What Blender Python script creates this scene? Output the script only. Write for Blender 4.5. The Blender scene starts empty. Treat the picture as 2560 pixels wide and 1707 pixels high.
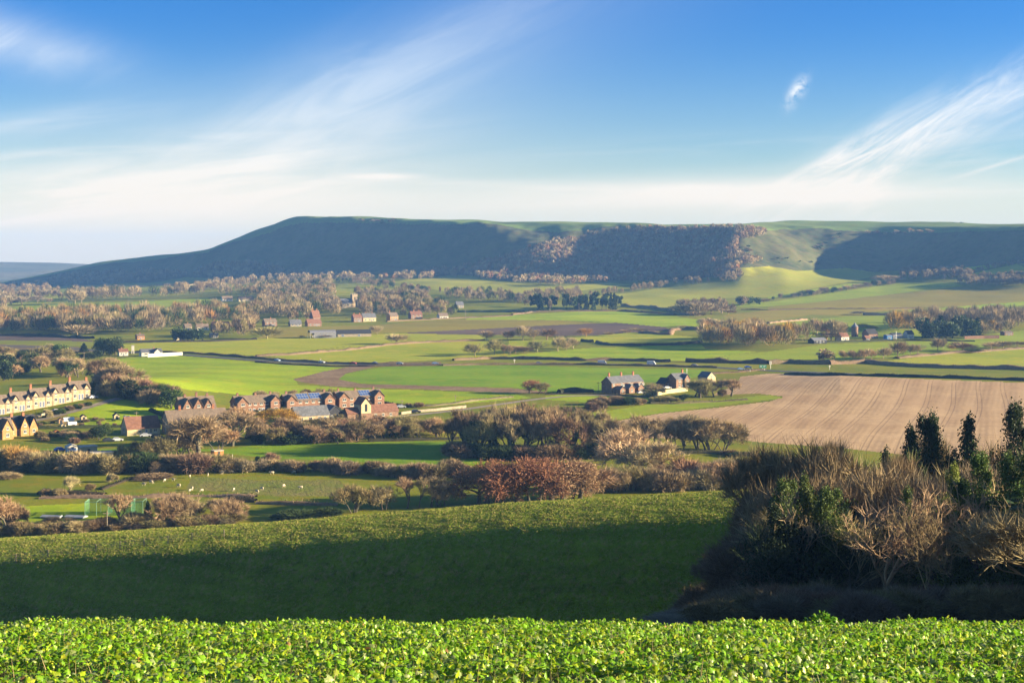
SKY_STR, SUN_STR, EXPO = 0.047, 5.0, 2.2
SKY_LOW = (0.80, 0.86, 0.88); SKY_HI = (0.15, 0.45, 0.92)
CLOUD_LOW = (5.7, 4.75, 3.6); CLOUD_HI = (4.4, 4.7, 4.9)
HAZE = 0.000085; HAZE_COL = (0.18, 0.41, 0.95, 1)
import bpy, math
import numpy as np
from mathutils import Vector, Matrix
R = np.random.RandomState
scene = bpy.context.scene
COL = scene.collection
F = 2560*50/36.0          # focal length in photo pixels (50 mm lens)
YH = 650.0                # eye-level row of the photo
SUN_AZ, SUN_EL = math.radians(90), math.radians(12)   # azimuth clockwise from the view direction
SUN = np.array([math.cos(SUN_EL)*math.sin(SUN_AZ), math.cos(SUN_EL)*math.cos(SUN_AZ), math.sin(SUN_EL)])

# ---------- object bookkeeping ----------
def tag(o, label=None, cat=None, group=None, kind=None):
    if label: o['label'] = label
    if cat: o['category'] = cat
    if group: o['group'] = group
    if kind: o['kind'] = kind
    return o
def link(o, parent=None):
    COL.objects.link(o)
    if parent is not None: o.parent = parent
    return o
def empty(name, loc, rz=0.0, s=1.0):
    o = bpy.data.objects.new(name, None); o.empty_display_size = 0.5
    o.location = loc; o.rotation_euler = (0, 0, rz); o.scale = (s, s, s)
    return link(o)
def mesh_np(name, V, Fs, mats, mi=None, smooth=False, attrs=None):
    """V (n,3); Fs = list of (m,k) index arrays; mi = matching list of material indices"""
    me = bpy.data.meshes.new(name)
    V = np.asarray(V, dtype=np.float32)
    me.vertices.add(len(V)); me.vertices.foreach_set('co', V.ravel())
    Fs = [np.asarray(f, dtype=np.int32) for f in Fs]
    keep = [k for k, f in enumerate(Fs) if len(f)]
    mi = [0]*len(Fs) if mi is None else mi
    Fs2 = [Fs[k] for k in keep]
    nl = sum(f.size for f in Fs2); npoly = sum(len(f) for f in Fs2)
    me.loops.add(nl); me.loops.foreach_set('vertex_index', np.concatenate([f.ravel() for f in Fs2]))
    st, tot, m_, o = [], [], [], 0
    for k, f in zip(keep, Fs2):
        n, c = f.shape
        st.append(o + np.arange(n, dtype=np.int32)*c); tot.append(np.full(n, c, dtype=np.int32)); m_.append(np.full(n, mi[k], dtype=np.int32)); o += n*c
    me.polygons.add(npoly)
    me.polygons.foreach_set('loop_start', np.concatenate(st))
    try: me.polygons.foreach_set('loop_total', np.concatenate(tot))
    except Exception: pass
    me.polygons.foreach_set('material_index', np.concatenate(m_))
    if smooth: me.polygons.foreach_set('use_smooth', np.ones(npoly, dtype=bool))
    for m in (mats if isinstance(mats, (list, tuple)) else [mats]): me.materials.append(m)
    if attrs:
        for k, a in attrs.items():
            at = me.attributes.new(k, 'FLOAT', 'POINT'); at.data.foreach_set('value', np.asarray(a, dtype=np.float32))
    me.update(calc_edges=True)
    return me
def obj(name, me, parent=None, loc=None):
    o = bpy.data.objects.new(name, me)
    if loc is not None: o.location = loc
    return link(o, parent)

# ---------- small mesh builder ----------
class MB:
    def __init__(s): s.V = []; s.F = []; s.M = []
    def add(s, V, Fc, m=0):
        b = len(s.V); s.V += [tuple(v) for v in V]
        for f in Fc: s.F.append(tuple(b+i for i in f)); s.M.append(m)
    def box(s, x0, x1, y0, y1, z0, z1, m=0):
        s.add([(x0,y0,z0),(x1,y0,z0),(x1,y1,z0),(x0,y1,z0),(x0,y0,z1),(x1,y0,z1),(x1,y1,z1),(x0,y1,z1)],
              [(0,3,2,1),(4,5,6,7),(0,1,5,4),(1,2,6,5),(2,3,7,6),(3,0,4,7)], m)
    def prism(s, prof, a, b, axis='x', m=0):
        """extrude closed profile of (p,z) along axis from a to b"""
        n = len(prof)
        if axis == 'x': V = [(a, p, z) for p, z in prof] + [(b, p, z) for p, z in prof]
        else: V = [(p, a, z) for p, z in prof] + [(p, b, z) for p, z in prof]
        s.add(V, [tuple(range(n-1, -1, -1)), tuple(range(n, 2*n))] + [(i, (i+1) % n, n+(i+1) % n, n+i) for i in range(n)], m)
    def cyl(s, x, y, z0, z1, r0, r1=None, n=10, m=0):
        r1 = r0 if r1 is None else r1
        V = [(x+r0*math.cos(2*math.pi*i/n), y+r0*math.sin(2*math.pi*i/n), z0) for i in range(n)] + \
            [(x+r1*math.cos(2*math.pi*i/n), y+r1*math.sin(2*math.pi*i/n), z1) for i in range(n)]
        s.add(V, [tuple(range(n-1, -1, -1)), tuple(range(n, 2*n))] + [(i, (i+1) % n, n+(i+1) % n, n+i) for i in range(n)], m)
    def mesh(s, name, mats, smooth=False):
        me = bpy.data.meshes.new(name); me.from_pydata(s.V, [], s.F)
        for m in (mats if isinstance(mats, (list, tuple)) else [mats]): me.materials.append(m)
        me.polygons.foreach_set('material_index', s.M)
        if smooth: me.polygons.foreach_set('use_smooth', [True]*len(s.F))
        me.update(calc_edges=True); return me
    def obj(s, name, mats, parent=None, smooth=False): return obj(name, s.mesh(name, mats, smooth), parent)

# ---------- node helpers ----------
class N:
    """arithmetic on shader sockets"""
    def __init__(s, nt, sock): s.nt = nt; s.s = sock
    def _m(s, op, *a, clamp=False):
        n = s.nt.nodes.new('ShaderNodeMath'); n.operation = op; n.use_clamp = clamp
        for i, v in enumerate((s,)+a):
            if isinstance(v, N): s.nt.links.new(v.s, n.inputs[i])
            else: n.inputs[i].default_value = v
        return N(s.nt, n.outputs[0])
    def __add__(s, o): return s._m('ADD', o)
    __radd__ = __add__
    def __sub__(s, o): return s._m('SUBTRACT', o)
    def __mul__(s, o): return s._m('MULTIPLY', o)
    __rmul__ = __mul__
    def __truediv__(s, o): return s._m('DIVIDE', o)
    def rsub(s, o): return (s*-1.0)+o
    def pow(s, o): return s._m('POWER', o)
    def exp(s): return s._m('EXPONENT')
    def sin(s): return s._m('SINE')
    def abs(s): return s._m('ABSOLUTE')
    def mx(s, o): return s._m('MAXIMUM', o)
    def mn(s, o): return s._m('MINIMUM', o)
    def clamp(s): return s._m('ADD', 0.0, clamp=True)
    def ramp(s, a, b):   # smooth 0..1 between a and b
        n = s.nt.nodes.new('ShaderNodeMapRange'); n.interpolation_type = 'SMOOTHSTEP'
        s.nt.links.new(s.s, n.inputs[0]); n.inputs[1].default_value = a; n.inputs[2].default_value = b
        n.inputs[3].default_value = 0; n.inputs[4].default_value = 1
        return N(s.nt, n.outputs[0])
def vec(nt, x, y, z=0.0):
    n = nt.nodes.new('ShaderNodeCombineXYZ')
    for i, v in enumerate((x, y, z)):
        if isinstance(v, N): nt.links.new(v.s, n.inputs[i])
        else: n.inputs[i].default_value = v
    return n.outputs[0]
def noise(nt, v, scale, detail=3, rough=0.55, dist=0.0):
    n = nt.nodes.new('ShaderNodeTexNoise'); n.inputs['Scale'].default_value = scale
    n.inputs['Detail'].default_value = detail; n.inputs['Roughness'].default_value = rough; n.inputs['Distortion'].default_value = dist
    if v is not None: nt.links.new(v, n.inputs['Vector'])
    return N(nt, n.outputs[0])
def mixc(nt, f, a, b, mode='MIX'):
    n = nt.nodes.new('ShaderNodeMix'); n.data_type = 'RGBA'; n.blend_type = mode
    for i, v in ((0, f), (6, a), (7, b)):
        if isinstance(v, N): nt.links.new(v.s, n.inputs[i])
        elif hasattr(v, 'is_linked') or isinstance(v, bpy.types.NodeSocket): nt.links.new(v, n.inputs[i])
        elif i == 0: n.inputs[0].default_value = v
        else: n.inputs[i].default_value = (*v, 1)
    return n.outputs[2]
def mat(name, rough=0.9, spec=0.2):
    m = bpy.data.materials.new(name); m.use_nodes = True; nt = m.node_tree
    b = nt.nodes['Principled BSDF']; b.inputs['Roughness'].default_value = rough
    b.inputs['Specular IOR Level'].default_value = spec
    return m, nt, b
def pos(nt):
    g = nt.nodes.new('ShaderNodeNewGeometry'); s = nt.nodes.new('ShaderNodeSeparateXYZ'); nt.links.new(g.outputs['Position'], s.inputs[0])
    return g.outputs['Position'], N(nt, s.outputs[0]), N(nt, s.outputs[1]), N(nt, s.outputs[2])
def ocoord(nt):
    t = nt.nodes.new('ShaderNodeTexCoord'); return t.outputs['Object']
def simple(name, col, rough=0.85, var=0.25, scale=1.5, spec=0.2, metal=0.0, bump=0.0):
    """plain painted / masonry surface with mottled wear"""
    m, nt, b = mat(name, rough, spec)
    c = ocoord(nt); n1 = noise(nt, c, scale, 4, 0.65)
    lo = tuple(max(0, v*(1-var)) for v in col); hi = tuple(min(1, v*(1+var)) for v in col)
    nt.links.new(mixc(nt, n1.ramp(0.3, 0.7), lo, hi), b.inputs['Base Color']); b.inputs['Metallic'].default_value = metal
    return m
# ================= terrain heights =================
# columns are photo columns x (direction u=(x-1280)/F), rows are distances Y ahead of the camera
XS = np.array([-700, 0, 120, 250, 400, 520, 640, 740, 900, 1100, 1250, 1400, 1550, 1700, 1850, 1960, 2050, 2200, 2400, 2560, 2800, 3300], float)
def col(*v): return np.array(v, float)
y18 = col(790,787,786,785,784,783,782,780,778,777,776,776,776,777,778,779,780,780,780,780,780,780)
y21 = col(766,765,762,758,755,752,750,748,745,742,741,741,742,742,741,739,738,737,735,733,728,728)
fy  = col(724,722,718,714,705,700,698,695,692,690,700,702,702,700,690,672,677,684,668,654,640,640)
fY  = col(3200,3060,3040,3010,2950,2880,2810,2750,2660,2560,2410,2395,2425,2310,2140,2230,2340,2400,2260,2150,2020,1960)
sk  = col(730,706,683,654,639,625,573,541,541.5,547,553,554.5,556,559,558,555,554,554,554,557,552,548)
dl  = col(2,2,3,5,5,2,2,3,9,11,7,8,9,9,9,11,14,15,14,9,8,8)
ww  = col(200,200,240,300,220,115,165,190,190,190,260,200,170,235,290,330,230,140,125,140,160,160)
mf  = col(.47,.47,.47,.47,.47,.47,.47,.47,.45,.45,.45,.42,.36,.34,.4,.47,.47,.45,.45,.45,.45,.45)
def brow_y(x): return np.interp(x, [-700, 0, 1930, 2560, 3300], [252, 241, 214, 207, 200])
def keyrows(x):
    """(Y, Z) key profile of the ground ahead for photo column x"""
    g = lambda a: np.interp(x, XS, a)
    yb = np.interp(x, [-700, 0, 700, 1280, 1930, 2560, 3300], [1370, 1345, 1303, 1256, 1221, 1205, 1190])
    Yb = float(brow_y(x)); Zb = (YH-yb)/F*Yb; m0 = (YH-yb)/F
    K = [(-60, 1.5), (-20, -0.9), (0, -2.0), (6, -2.75), (10, -3.38), (20, -5.5), (28, -7.33), (32, -8.5), (40, -11.2), (50, -14.4)]
    r = np.interp(x, [-700, 1200, 1750, 3300], [0, 0, 1, 1])
    # steep bank of the near field, convex towards its brow
    Yf = Yb-26; Zf = Zb - m0*26 - 0.0056*26*26
    zb = lambda Y: Zf - 1.0*(Yf-Y)
    sl_ = 0.262-0.007*r
    e = (sl_*Yf + Zf)/(1.0+sl_); base = Yf-max(e, 1.0)
    for q in (64, 90, 120, 150, 180, 210, 240):
        if q < base-6: K.append((q, -sl_*q))
    K += [(base-3, -sl_*(base-3)-.1), (base, zb(base))]
    for d in (26, 22, 18, 14, 11.5, 9, 7, 5, 3, 1.5, 0): K.append((Yb-d, Zb - m0*d - 0.0056*d*d))
    for d in (3, 8, 16, 30, 50): K.append((Yb+d, Zb + m0*d - 0.0040*d*d - 0.02*d))
    z50 = K[-1][1]
    K += [(318, min(-63.5, z50)), (345, -65.0), (906, -65.0), (1150, -65.0)]
    K += [(1350, (YH-816)/F*1350), (1650, (YH-g(y18))/F*1650), (1900, (YH-g(y21))/F*1900)]
    a, b, w = g(fy), g(fY), g(ww); zf_ = (YH-a)/F*b; yc = b+w; zc = (YH-(g(sk)+g(dl)))/F*yc; yt = yc+190; zt = (YH-g(sk))/F*yt
    K += [(b, zf_), (b+0.5*w, zf_+g(mf)*(zc-zf_)), (yc, zc), (yt, zt), (yt+250, zt-9), (yt+900, zt-60), (6000, -60)]
    K = np.array(K); return K[:, 0], K[:, 1]
GX = np.unique(np.concatenate([np.arange(-700, -40, 20), np.arange(-40, 2600, 2.0), np.arange(2600, 3320, 20)]))
Yn = np.concatenate([np.arange(60, 150, 2.0), np.arange(150, 330, 1.0)])
yy = np.arange(650+65*F/330, 650+65*F/1150, -1.6); Yp = 65*F/(yy-650)
Yq = np.concatenate([np.arange(1152, 1940, 7.0), np.arange(1940, 3360, 5.0), np.arange(3380, 4300, 40.0)])
GY = np.unique(np.concatenate([Yn, Yp, Yq]))
rt = R(3)
def fbm(X, Y, wl, seed, oct=3):
    """cheap smooth noise: sum of rotated sines"""
    r = R(seed); o = np.zeros_like(X); a = 1.0; tot = 0
    for k in range(oct):
        for j in range(4):
            th = r.uniform(0, 2*math.pi); ph = r.uniform(0, 6.28); w = wl*r.uniform(.7, 1.4)
            q = (X*math.cos(th)+Y*math.sin(th))*2*math.pi/w + ph
            o += a*np.sin(q + 0.8*np.sin((X*math.sin(th)-Y*math.cos(th))*2*math.pi/(w*1.7)+ph*2))
        tot += a*2; a *= 0.5; wl *= 0.5
    return o/tot
H = np.zeros((len(GY), len(GX)))
for j, x in enumerate(GX):
    ky, kz = keyrows(x); H[:, j] = np.interp(GY, ky, kz)
XX = (GX[None, :]-1280)/F*GY[:, None]; YY = np.repeat(GY[:, None], len(GX), 1)
# smooth the kinks along Y (far part) and undulate
def blurY(A, rows, win):
    B = A.copy(); idx = np.where(rows)[0]; i0, i1 = idx[0], idx[-1]
    seg = A[i0:i1+1]; k = np.hanning(win+2)[1:-1]; k /= k.sum(); p = win//2
    pad = np.concatenate([np.repeat(seg[:1], p, 0), seg, np.repeat(seg[-1:], p, 0)], 0)
    out = np.zeros_like(seg)
    for q in range(win): out += k[q]*pad[q:q+len(seg)]
    B[i0:i1+1] = out; return B
def blurX(A, win):
    k = np.hanning(win+2)[1:-1]; k /= k.sum(); p = win//2
    pad = np.concatenate([np.repeat(A[:, :1], p, 1), A, np.repeat(A[:, -1:], p, 1)], 1); out = np.zeros_like(A)
    for q in range(win): out += k[q]*pad[:, q:q+A.shape[1]]
    return out
H = blurY(H, (GY > 1200) & (GY < 3340), 15); H = blurX(H, 31)
amp = np.interp(GY, [60, 330, 420, 900, 1400, 2100, 2300, 2600, 3200, 3900], [0, 0, .25, .5, 1.0, 1.6, 2, 3, 2, 0])
H += amp[:, None]*fbm(XX, YY, 330, 11)
# folds running down the scarp
frow = (YY-np.interp(GX, XS, fY)[None, :])/np.interp(GX, XS, ww)[None, :]
fold = np.interp(frow, [-.1, .2, .6, 1, 1.4], [0, .6, 1, .7, 0])*np.interp(XX, [-800, -560, 0, 500], [0, 1, 1, .3])
H += 10.0*fold*np.sin((XX+0.9*(YY-2500))*2*math.pi/260+0.9*np.sin(XX/95.0))
# hump that carries the stubble field's skyline bend
def gauss(x, c, s): return np.exp(-((x-c)/s)**2)
H += 3.8*gauss(YY, 730, 60)*np.interp(GX, [1800, 2100], [0, 1])[None, :]
dYm = YY-640
H += 9.0*gauss(XX, -182, 38)*np.exp(-(dYm/np.where(dYm < 0, 46, 120))**2)
H += 1.6*np.clip(fold, 0, 1)*fbm(XX, YY, 70, 31, 2) + 1.0*np.interp(frow, [-.2, .1, .9, 1.2], [0, 1, 1, 0])*fbm(XX, YY, 55, 33, 2)
def hgt(x, y):
    """ground height at world x, y"""
    px = 1280+F*x/max(y, 1e-3) if y > 1 else 1280
    if y < 62:
        ky, kz = keyrows(min(max(px, -700), 3300)) if y > 3 else keyrows(1280)
        return float(np.interp(y, ky, kz))
    j = min(max(np.searchsorted(GX, px)-1, 0), len(GX)-2); i = min(max(np.searchsorted(GY, y)-1, 0), len(GY)-2)
    a = min(max((px-GX[j])/(GX[j+1]-GX[j]), 0), 1); b = min(max((y-GY[i])/(GY[i+1]-GY[i]), 0), 1)
    return float((H[i,j]*(1-a)+H[i,j+1]*a)*(1-b) + (H[i+1,j]*(1-a)+H[i+1,j+1]*a)*b)
PR = YH - F*H/GY[:, None]      # photo row of every ground vertex
def at(px, py, ymin=300.0):
    """ground point seen at photo pixel (px, py), beyond distance ymin"""
    j = int(np.argmin(np.abs(GX-px))); i0 = np.searchsorted(GY, ymin); c = PR[i0:, j]
    k = np.where(c <= py)[0]
    if len(k) == 0: i = len(GY)-1; Y = GY[i]
    else:
        i = k[0]
        if i == 0: Y = GY[i0]
        else:
            t = (c[i-1]-py)/(c[i-1]-c[i]); Y = GY[i0+i-1]*(1-t)+GY[i0+i]*t
    X = (px-1280)/F*Y
    return np.array([X, Y, hgt(X, Y)])

# ================= fields =================
def Z(tag_, pts):
    """zoom-crop coordinates to photo pixels"""
    if tag_ == 0: return np.array(pts, float)
    if tag_ <= 4: return np.array([((tag_-1)*640+x/3.675, 500+y/3.675) for x, y in pts])
    return np.array([((tag_-5)*640+x/3.409, 880+y/3.409) for x, y in pts])
FIELDS = [  # (material, name, label, polygon)
 ('pale', 'grass_field', 'broad pale green field sloping up under the wooded scarp', (3, [(550,905),(1100,850),(1500,790),(2080,745),(2110,690),(2090,630),(2352,610),(2630,655),(2850,640),(3092,630),(3410,680),(3200,730),(2352,895),(2060,900),(1800,905),(1550,960),(1400,990),(980,960),(930,905)])),
 ('pale', 'grass_field', 'pale field in front of the long wood below the shaded scarp', (3, [(0,762),(380,800),(900,762),(1120,780),(900,800),(500,850),(200,890),(0,905),(-450,870),(-850,800),(-1150,755),(-900,725),(-550,690),(-350,700)])),
 ('lush2', 'grass_field', 'thin bright field lying over the brow of the rise', (4, [(0,890),(1000,725),(1230,680),(2040,600),(2200,590),(1880,660),(1400,660),(1200,700),(950,760),(0,910)])),
 ('lush2', 'grass_field', 'tapering green field below the long diagonal hedge', (4, [(-350,960),(0,940),(1200,765),(1700,762),(1800,795),(1400,830),(1200,860),(600,925),(0,980),(-250,985)])),
 ('olive', 'winter_field', 'large brownish olive field on the right hand rise', (4, [(0,985),(1200,862),(1800,800),(2352,810),(2800,810),(2800,930),(2352,935),(1600,990),(900,1000),(0,1010)])),
 ('olive', 'winter_field', 'olive brown strip field above the farm with the round tower', (4, [(0,1015),(900,1005),(1650,990),(1000,1030),(750,1065),(400,1055),(0,1115),(-300,1150),(-420,1060),(-200,1035)])),
 ('bright', 'grass_field', 'bright green wedge field beside the copse at the right edge', (4, [(1150,1030),(1650,988),(2352,935),(2800,930),(2800,970),(2352,965),(2040,1030),(1600,1030)])),
 ('lush2', 'grass_field', 'green field behind the round tower farm', (4, [(-330,1160),(0,1125),(350,1100),(750,1070),(1400,1060),(1600,1050),(1600,1260),(750,1280),(200,1260),(100,1240),(-330,1240)])),
 ('lush2', 'grass_field', 'green field below the round tower farm', (4, [(-300,1420),(0,1395),(500,1330),(1200,1300),(1500,1300),(2352,1200),(2352,1300),(1700,1400),(900,1460),(470,1470),(0,1475),(-600,1475)])),
 ('pasture2', 'pasture', 'yellow green pasture beside the road at the right edge', (4, [(940,1500),(1700,1405),(2352,1370),(2700,1365),(2700,1600),(2352,1560),(1300,1530)])),
 ('pasture2', 'pasture', 'sloping pasture above the scrub at the right edge', (4, [(1850,680),(2280,590),(2352,620),(2800,620),(2800,720),(2352,710),(1950,730)])),
 ('green2', 'grass_field', 'shaded strip of grass below the tail of the long hill', (1, [(430,800),(900,785),(1350,770),(1700,715),(2200,735),(2200,790),(1600,810),(950,850),(600,860)])),
 ('pasture2', 'pasture', 'straw green pasture left of the village wood', (1, [(60,865),(450,865),(620,875),(620,945),(200,965),(60,960)])),
 ('lush2', 'grass_field', 'green field between the two woods left of the village', (1, [(0,1030),(200,965),(600,950),(1290,935),(1900,900),(2050,960),(1500,980),(1040,1060),(600,1090),(0,1060)])),
 ('plough', 'ploughed_field', 'brown striped plough land under the left wood', (1, [(-400,1235),(560,1240),(870,1300),(700,1310),(0,1290),(-400,1280)])),
 ('green2', 'grass_field', 'narrow green strip under the left plough land', (1, [(-400,1282),(0,1292),(870,1302),(870,1340),(600,1340),(0,1322),(-400,1310)])),
 ('verge', 'verge', 'brown verge along the main road at the left edge', (1, [(-400,1320),(0,1328),(700,1350),(900,1385),(800,1410),(0,1372),(-400,1360)])),
 ('pasture2', 'pasture', 'long yellow green pasture in front of the dutch barn', (2, [(-1250,1330),(-900,1310),(0,1275),(440,1268),(1200,1232),(1400,1228),(2120,1243),(2080,1285),(1240,1322),(900,1342),(0,1435),(-500,1410),(-1200,1385)])),
 ('pasture', 'pasture', 'hillside paddock above the church', (2, [(700,880),(710,830),(755,778),(1050,785),(1440,855),(1690,885),(1690,920),(1340,905),(1100,870)])),
 ('olive', 'winter_field', 'dull olive field between village and barns', (2, [(200,1180),(1100,1150),(1800,1100),(2352,1102),(2760,1108),(3160,1132),(2700,1152),(2352,1172),(1950,1192),(1180,1225),(440,1262),(0,1275)])),
 ('bright', 'grass_field', 'vivid green field in front of the row of dark pines', (3, [(-420,1090),(0,1060),(500,1030),(900,1020),(1500,1068),(1700,1100),(1720,1168),(1400,1170),(960,1130),(400,1106),(0,1102),(-420,1103)])),
 ('plough', 'ploughed_field', 'dark brown ploughed field in the middle of the vale', (3, [(-980,1222),(0,1172),(400,1150),(960,1130),(1400,1170),(1460,1200),(1250,1212),(800,1242),(380,1252),(0,1243),(-950,1230)])),
 ('pasture2', 'pasture', 'yellow pasture between two hedges under the plough land', (3, [(-30,1290),(300,1290),(640,1260),(1100,1216),(1400,1232),(1660,1262),(1640,1295),(1400,1312),(780,1312),(400,1310),(200,1370),(-30,1380)])),
 ('bright', 'grass_field', 'bright strip field with a long tree shadow above the road', (3, [(-50,1430),(300,1400),(700,1362),(1740,1330),(1770,1370),(2250,1395),(1600,1480),(700,1466),(-50,1455)])),
 ('pasture2', 'pasture', 'yellow green field between the long hedge and the road', (2, [(130,1440),(900,1342),(1240,1322),(1940,1302),(2120,1302),(2350,1370),(2300,1430),(1640,1470),(1100,1502),(500,1492)])),
 ('bright', 'grass_field', 'large striped green field above the estate houses', (0, [(200,912),(330,893),(455,890),(640,906),(860,921),(800,932),(735,948),(745,962),(900,973),(1000,974),(1080,978),(1280,984),(1330,995),(1130,1012),(1000,1008),(640,990),(470,975),(330,940)])),
 ('lush', 'grass_field', 'green field held in the bend of the brown stream bank', (6, [(700,232),(760,188),(1100,125),(2182,112),(2700,130),(3822,152),(3800,205),(3500,262),(3000,258),(3000,330),(2510,345),(2182,305),(1300,282),(900,272)])),
 ('rough', 'stream_bank', 'winding band of dead brown grass along the stream', (6, [(305,236),(560,170),(820,122),(1010,128),(760,186),(700,235),(900,274),(1300,284),(2182,312),(2510,345),(2450,352),(2182,352),(1400,318),(900,304),(640,294),(400,262)])),
 ('bright', 'grass_field', 'strip of lawn below the brick terrace on its lane', (7, [(280,380),(420,362),(830,365),(1000,385),(1180,395),(1180,420),(700,430),(280,410)])),
 ('stubble', 'stubble_field', 'wide straw coloured stubble field with curving tractor lines', (0, [(1850,942),(1925,934),(2125,940),(2300,948),(2560,958),(2800,966),(2800,1180),(2560,1170),(2100,1120),(1900,1106),(1800,1096),(1500,1096),(1440,1085),(1500,1060),(1650,1034),(1790,1020),(1925,1004),(1960,992),(1900,985),(1780,988),(1840,962)])),
 ('lush2', 'grass_field', 'green headland strip between stubble and hedge', (0, [(1440,1040),(1640,1008),(1790,1000),(1925,988),(1958,996),(1800,1014),(1640,1034),(1500,1056)])),
 ('lush', 'meadow', 'deep green meadow striped by long tree shadows', (6, [(-1900,830),(-250,830),(0,790),(560,775),(1730,760),(2000,800),(1950,960),(1700,985),(800,935),(0,895),(-400,850)])),
 ('rough2', 'rough_pasture', 'rough brown tinged pasture where the sheep graze', (6, [(-550,1060),(0,1095),(700,1088),(760,1150),(700,1230),(200,1230),(-600,1170)])),
 ('bright', 'sports_ground', 'smooth mown sports ground beside the practice nets', (5, [(100,1320),(700,1290),(1200,1290),(1230,1400),(900,1430),(430,1460),(130,1500)])),
 ('bright', 'village_green', 'mown green between the cottages and the hedges', (5, [(430,560),(680,500),(980,400),(1500,470),(1450,600),(1100,640),(640,640)])),
 ('dirt', 'allotment_ground', 'trampled earth and grass of the allotment gardens', (5, [(260,600),(460,530),(700,560),(720,640),(280,640)])),
]
def inpoly(px, py, poly):
    ins = np.zeros(px.shape, bool); n = len(poly)
    for i in range(n):
        x1, y1 = poly[i]; x2, y2 = poly[(i+1) % n]
        if y1 == y2: continue
        c = ((y1 > py) != (y2 > py)) & (px < (x2-x1)*(py-y1)/(y2-y1)+x1)
        ins ^= c
    return ins
# ---- ground materials ----
def ground_mat(name, c1, c2, c3, patch=60.0, row=None, rowamt=0.3, fine=1.2, bump=0.25, tram=None, speck=0.5, sp=.55):
    m, nt, b = mat(name, 0.95, 0.08)
    P, x, y, z = pos(nt)
    n1 = noise(nt, P, 1/patch, 4, 0.6); n2 = noise(nt, P, 1/(patch*0.12), 3, 0.6); n3 = noise(nt, P, fine, 3, 0.7)
    c = mixc(nt, n1.ramp(0.35, 0.65), c1, c2)
    c = mixc(nt, n2.ramp(0.45, 0.7)*sp, c, c3)
    dark = tuple(v*0.55 for v in c1)
    c = mixc(nt, n3.ramp(0.45, 0.75)*speck, c, dark)
    if row:
        ang, wl = row; q = x*math.cos(ang) + y*math.sin(ang)
        wob = noise(nt, P, 0.01, 2)*6.0
        s = ((q+wob)*(2*math.pi/wl)).sin()
        s2 = ((q+wob)*(2*math.pi/(wl*4.7))).sin()
        br = noise(nt, P, 0.035, 3).ramp(0.35, 0.6)
        pale_row = tuple(min(1, v*1.35) for v in c2); dk = tuple(v*0.6 for v in c1)
        c = mixc(nt, (s*0.5+0.5)*rowamt*br, c, dk)
        c = mixc(nt, (s2*0.5+0.5)*rowamt*0.7, c, pale_row)  # broad paler stripes over the darker rows
    if tram:
        ang, wl, colr = tram; q = x*math.cos(ang) + y*math.sin(ang) + noise(nt, P, 0.006, 1)*7.0
        fr = (q/wl)._m('FRACT')
        l1 = (fr-0.42).abs().ramp(0.035, 0.012); l2 = (fr-0.58).abs().ramp(0.035, 0.012)
        br = noise(nt, P, 0.03, 4, .7).ramp(0.3, 0.5)
        c = mixc(nt, l1.mx(l2)*br*0.5, c, colr)
    nt.links.new(c, b.inputs['Base Color'])
    bp = nt.nodes.new('ShaderNodeBump'); bp.inputs['Strength'].default_value = bump; bp.inputs['Distance'].default_value = 0.6
    nt.links.new((n3+n2).s, bp.inputs['Height']); nt.links.new(bp.outputs[0], b.inputs['Normal'])
    return m
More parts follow.
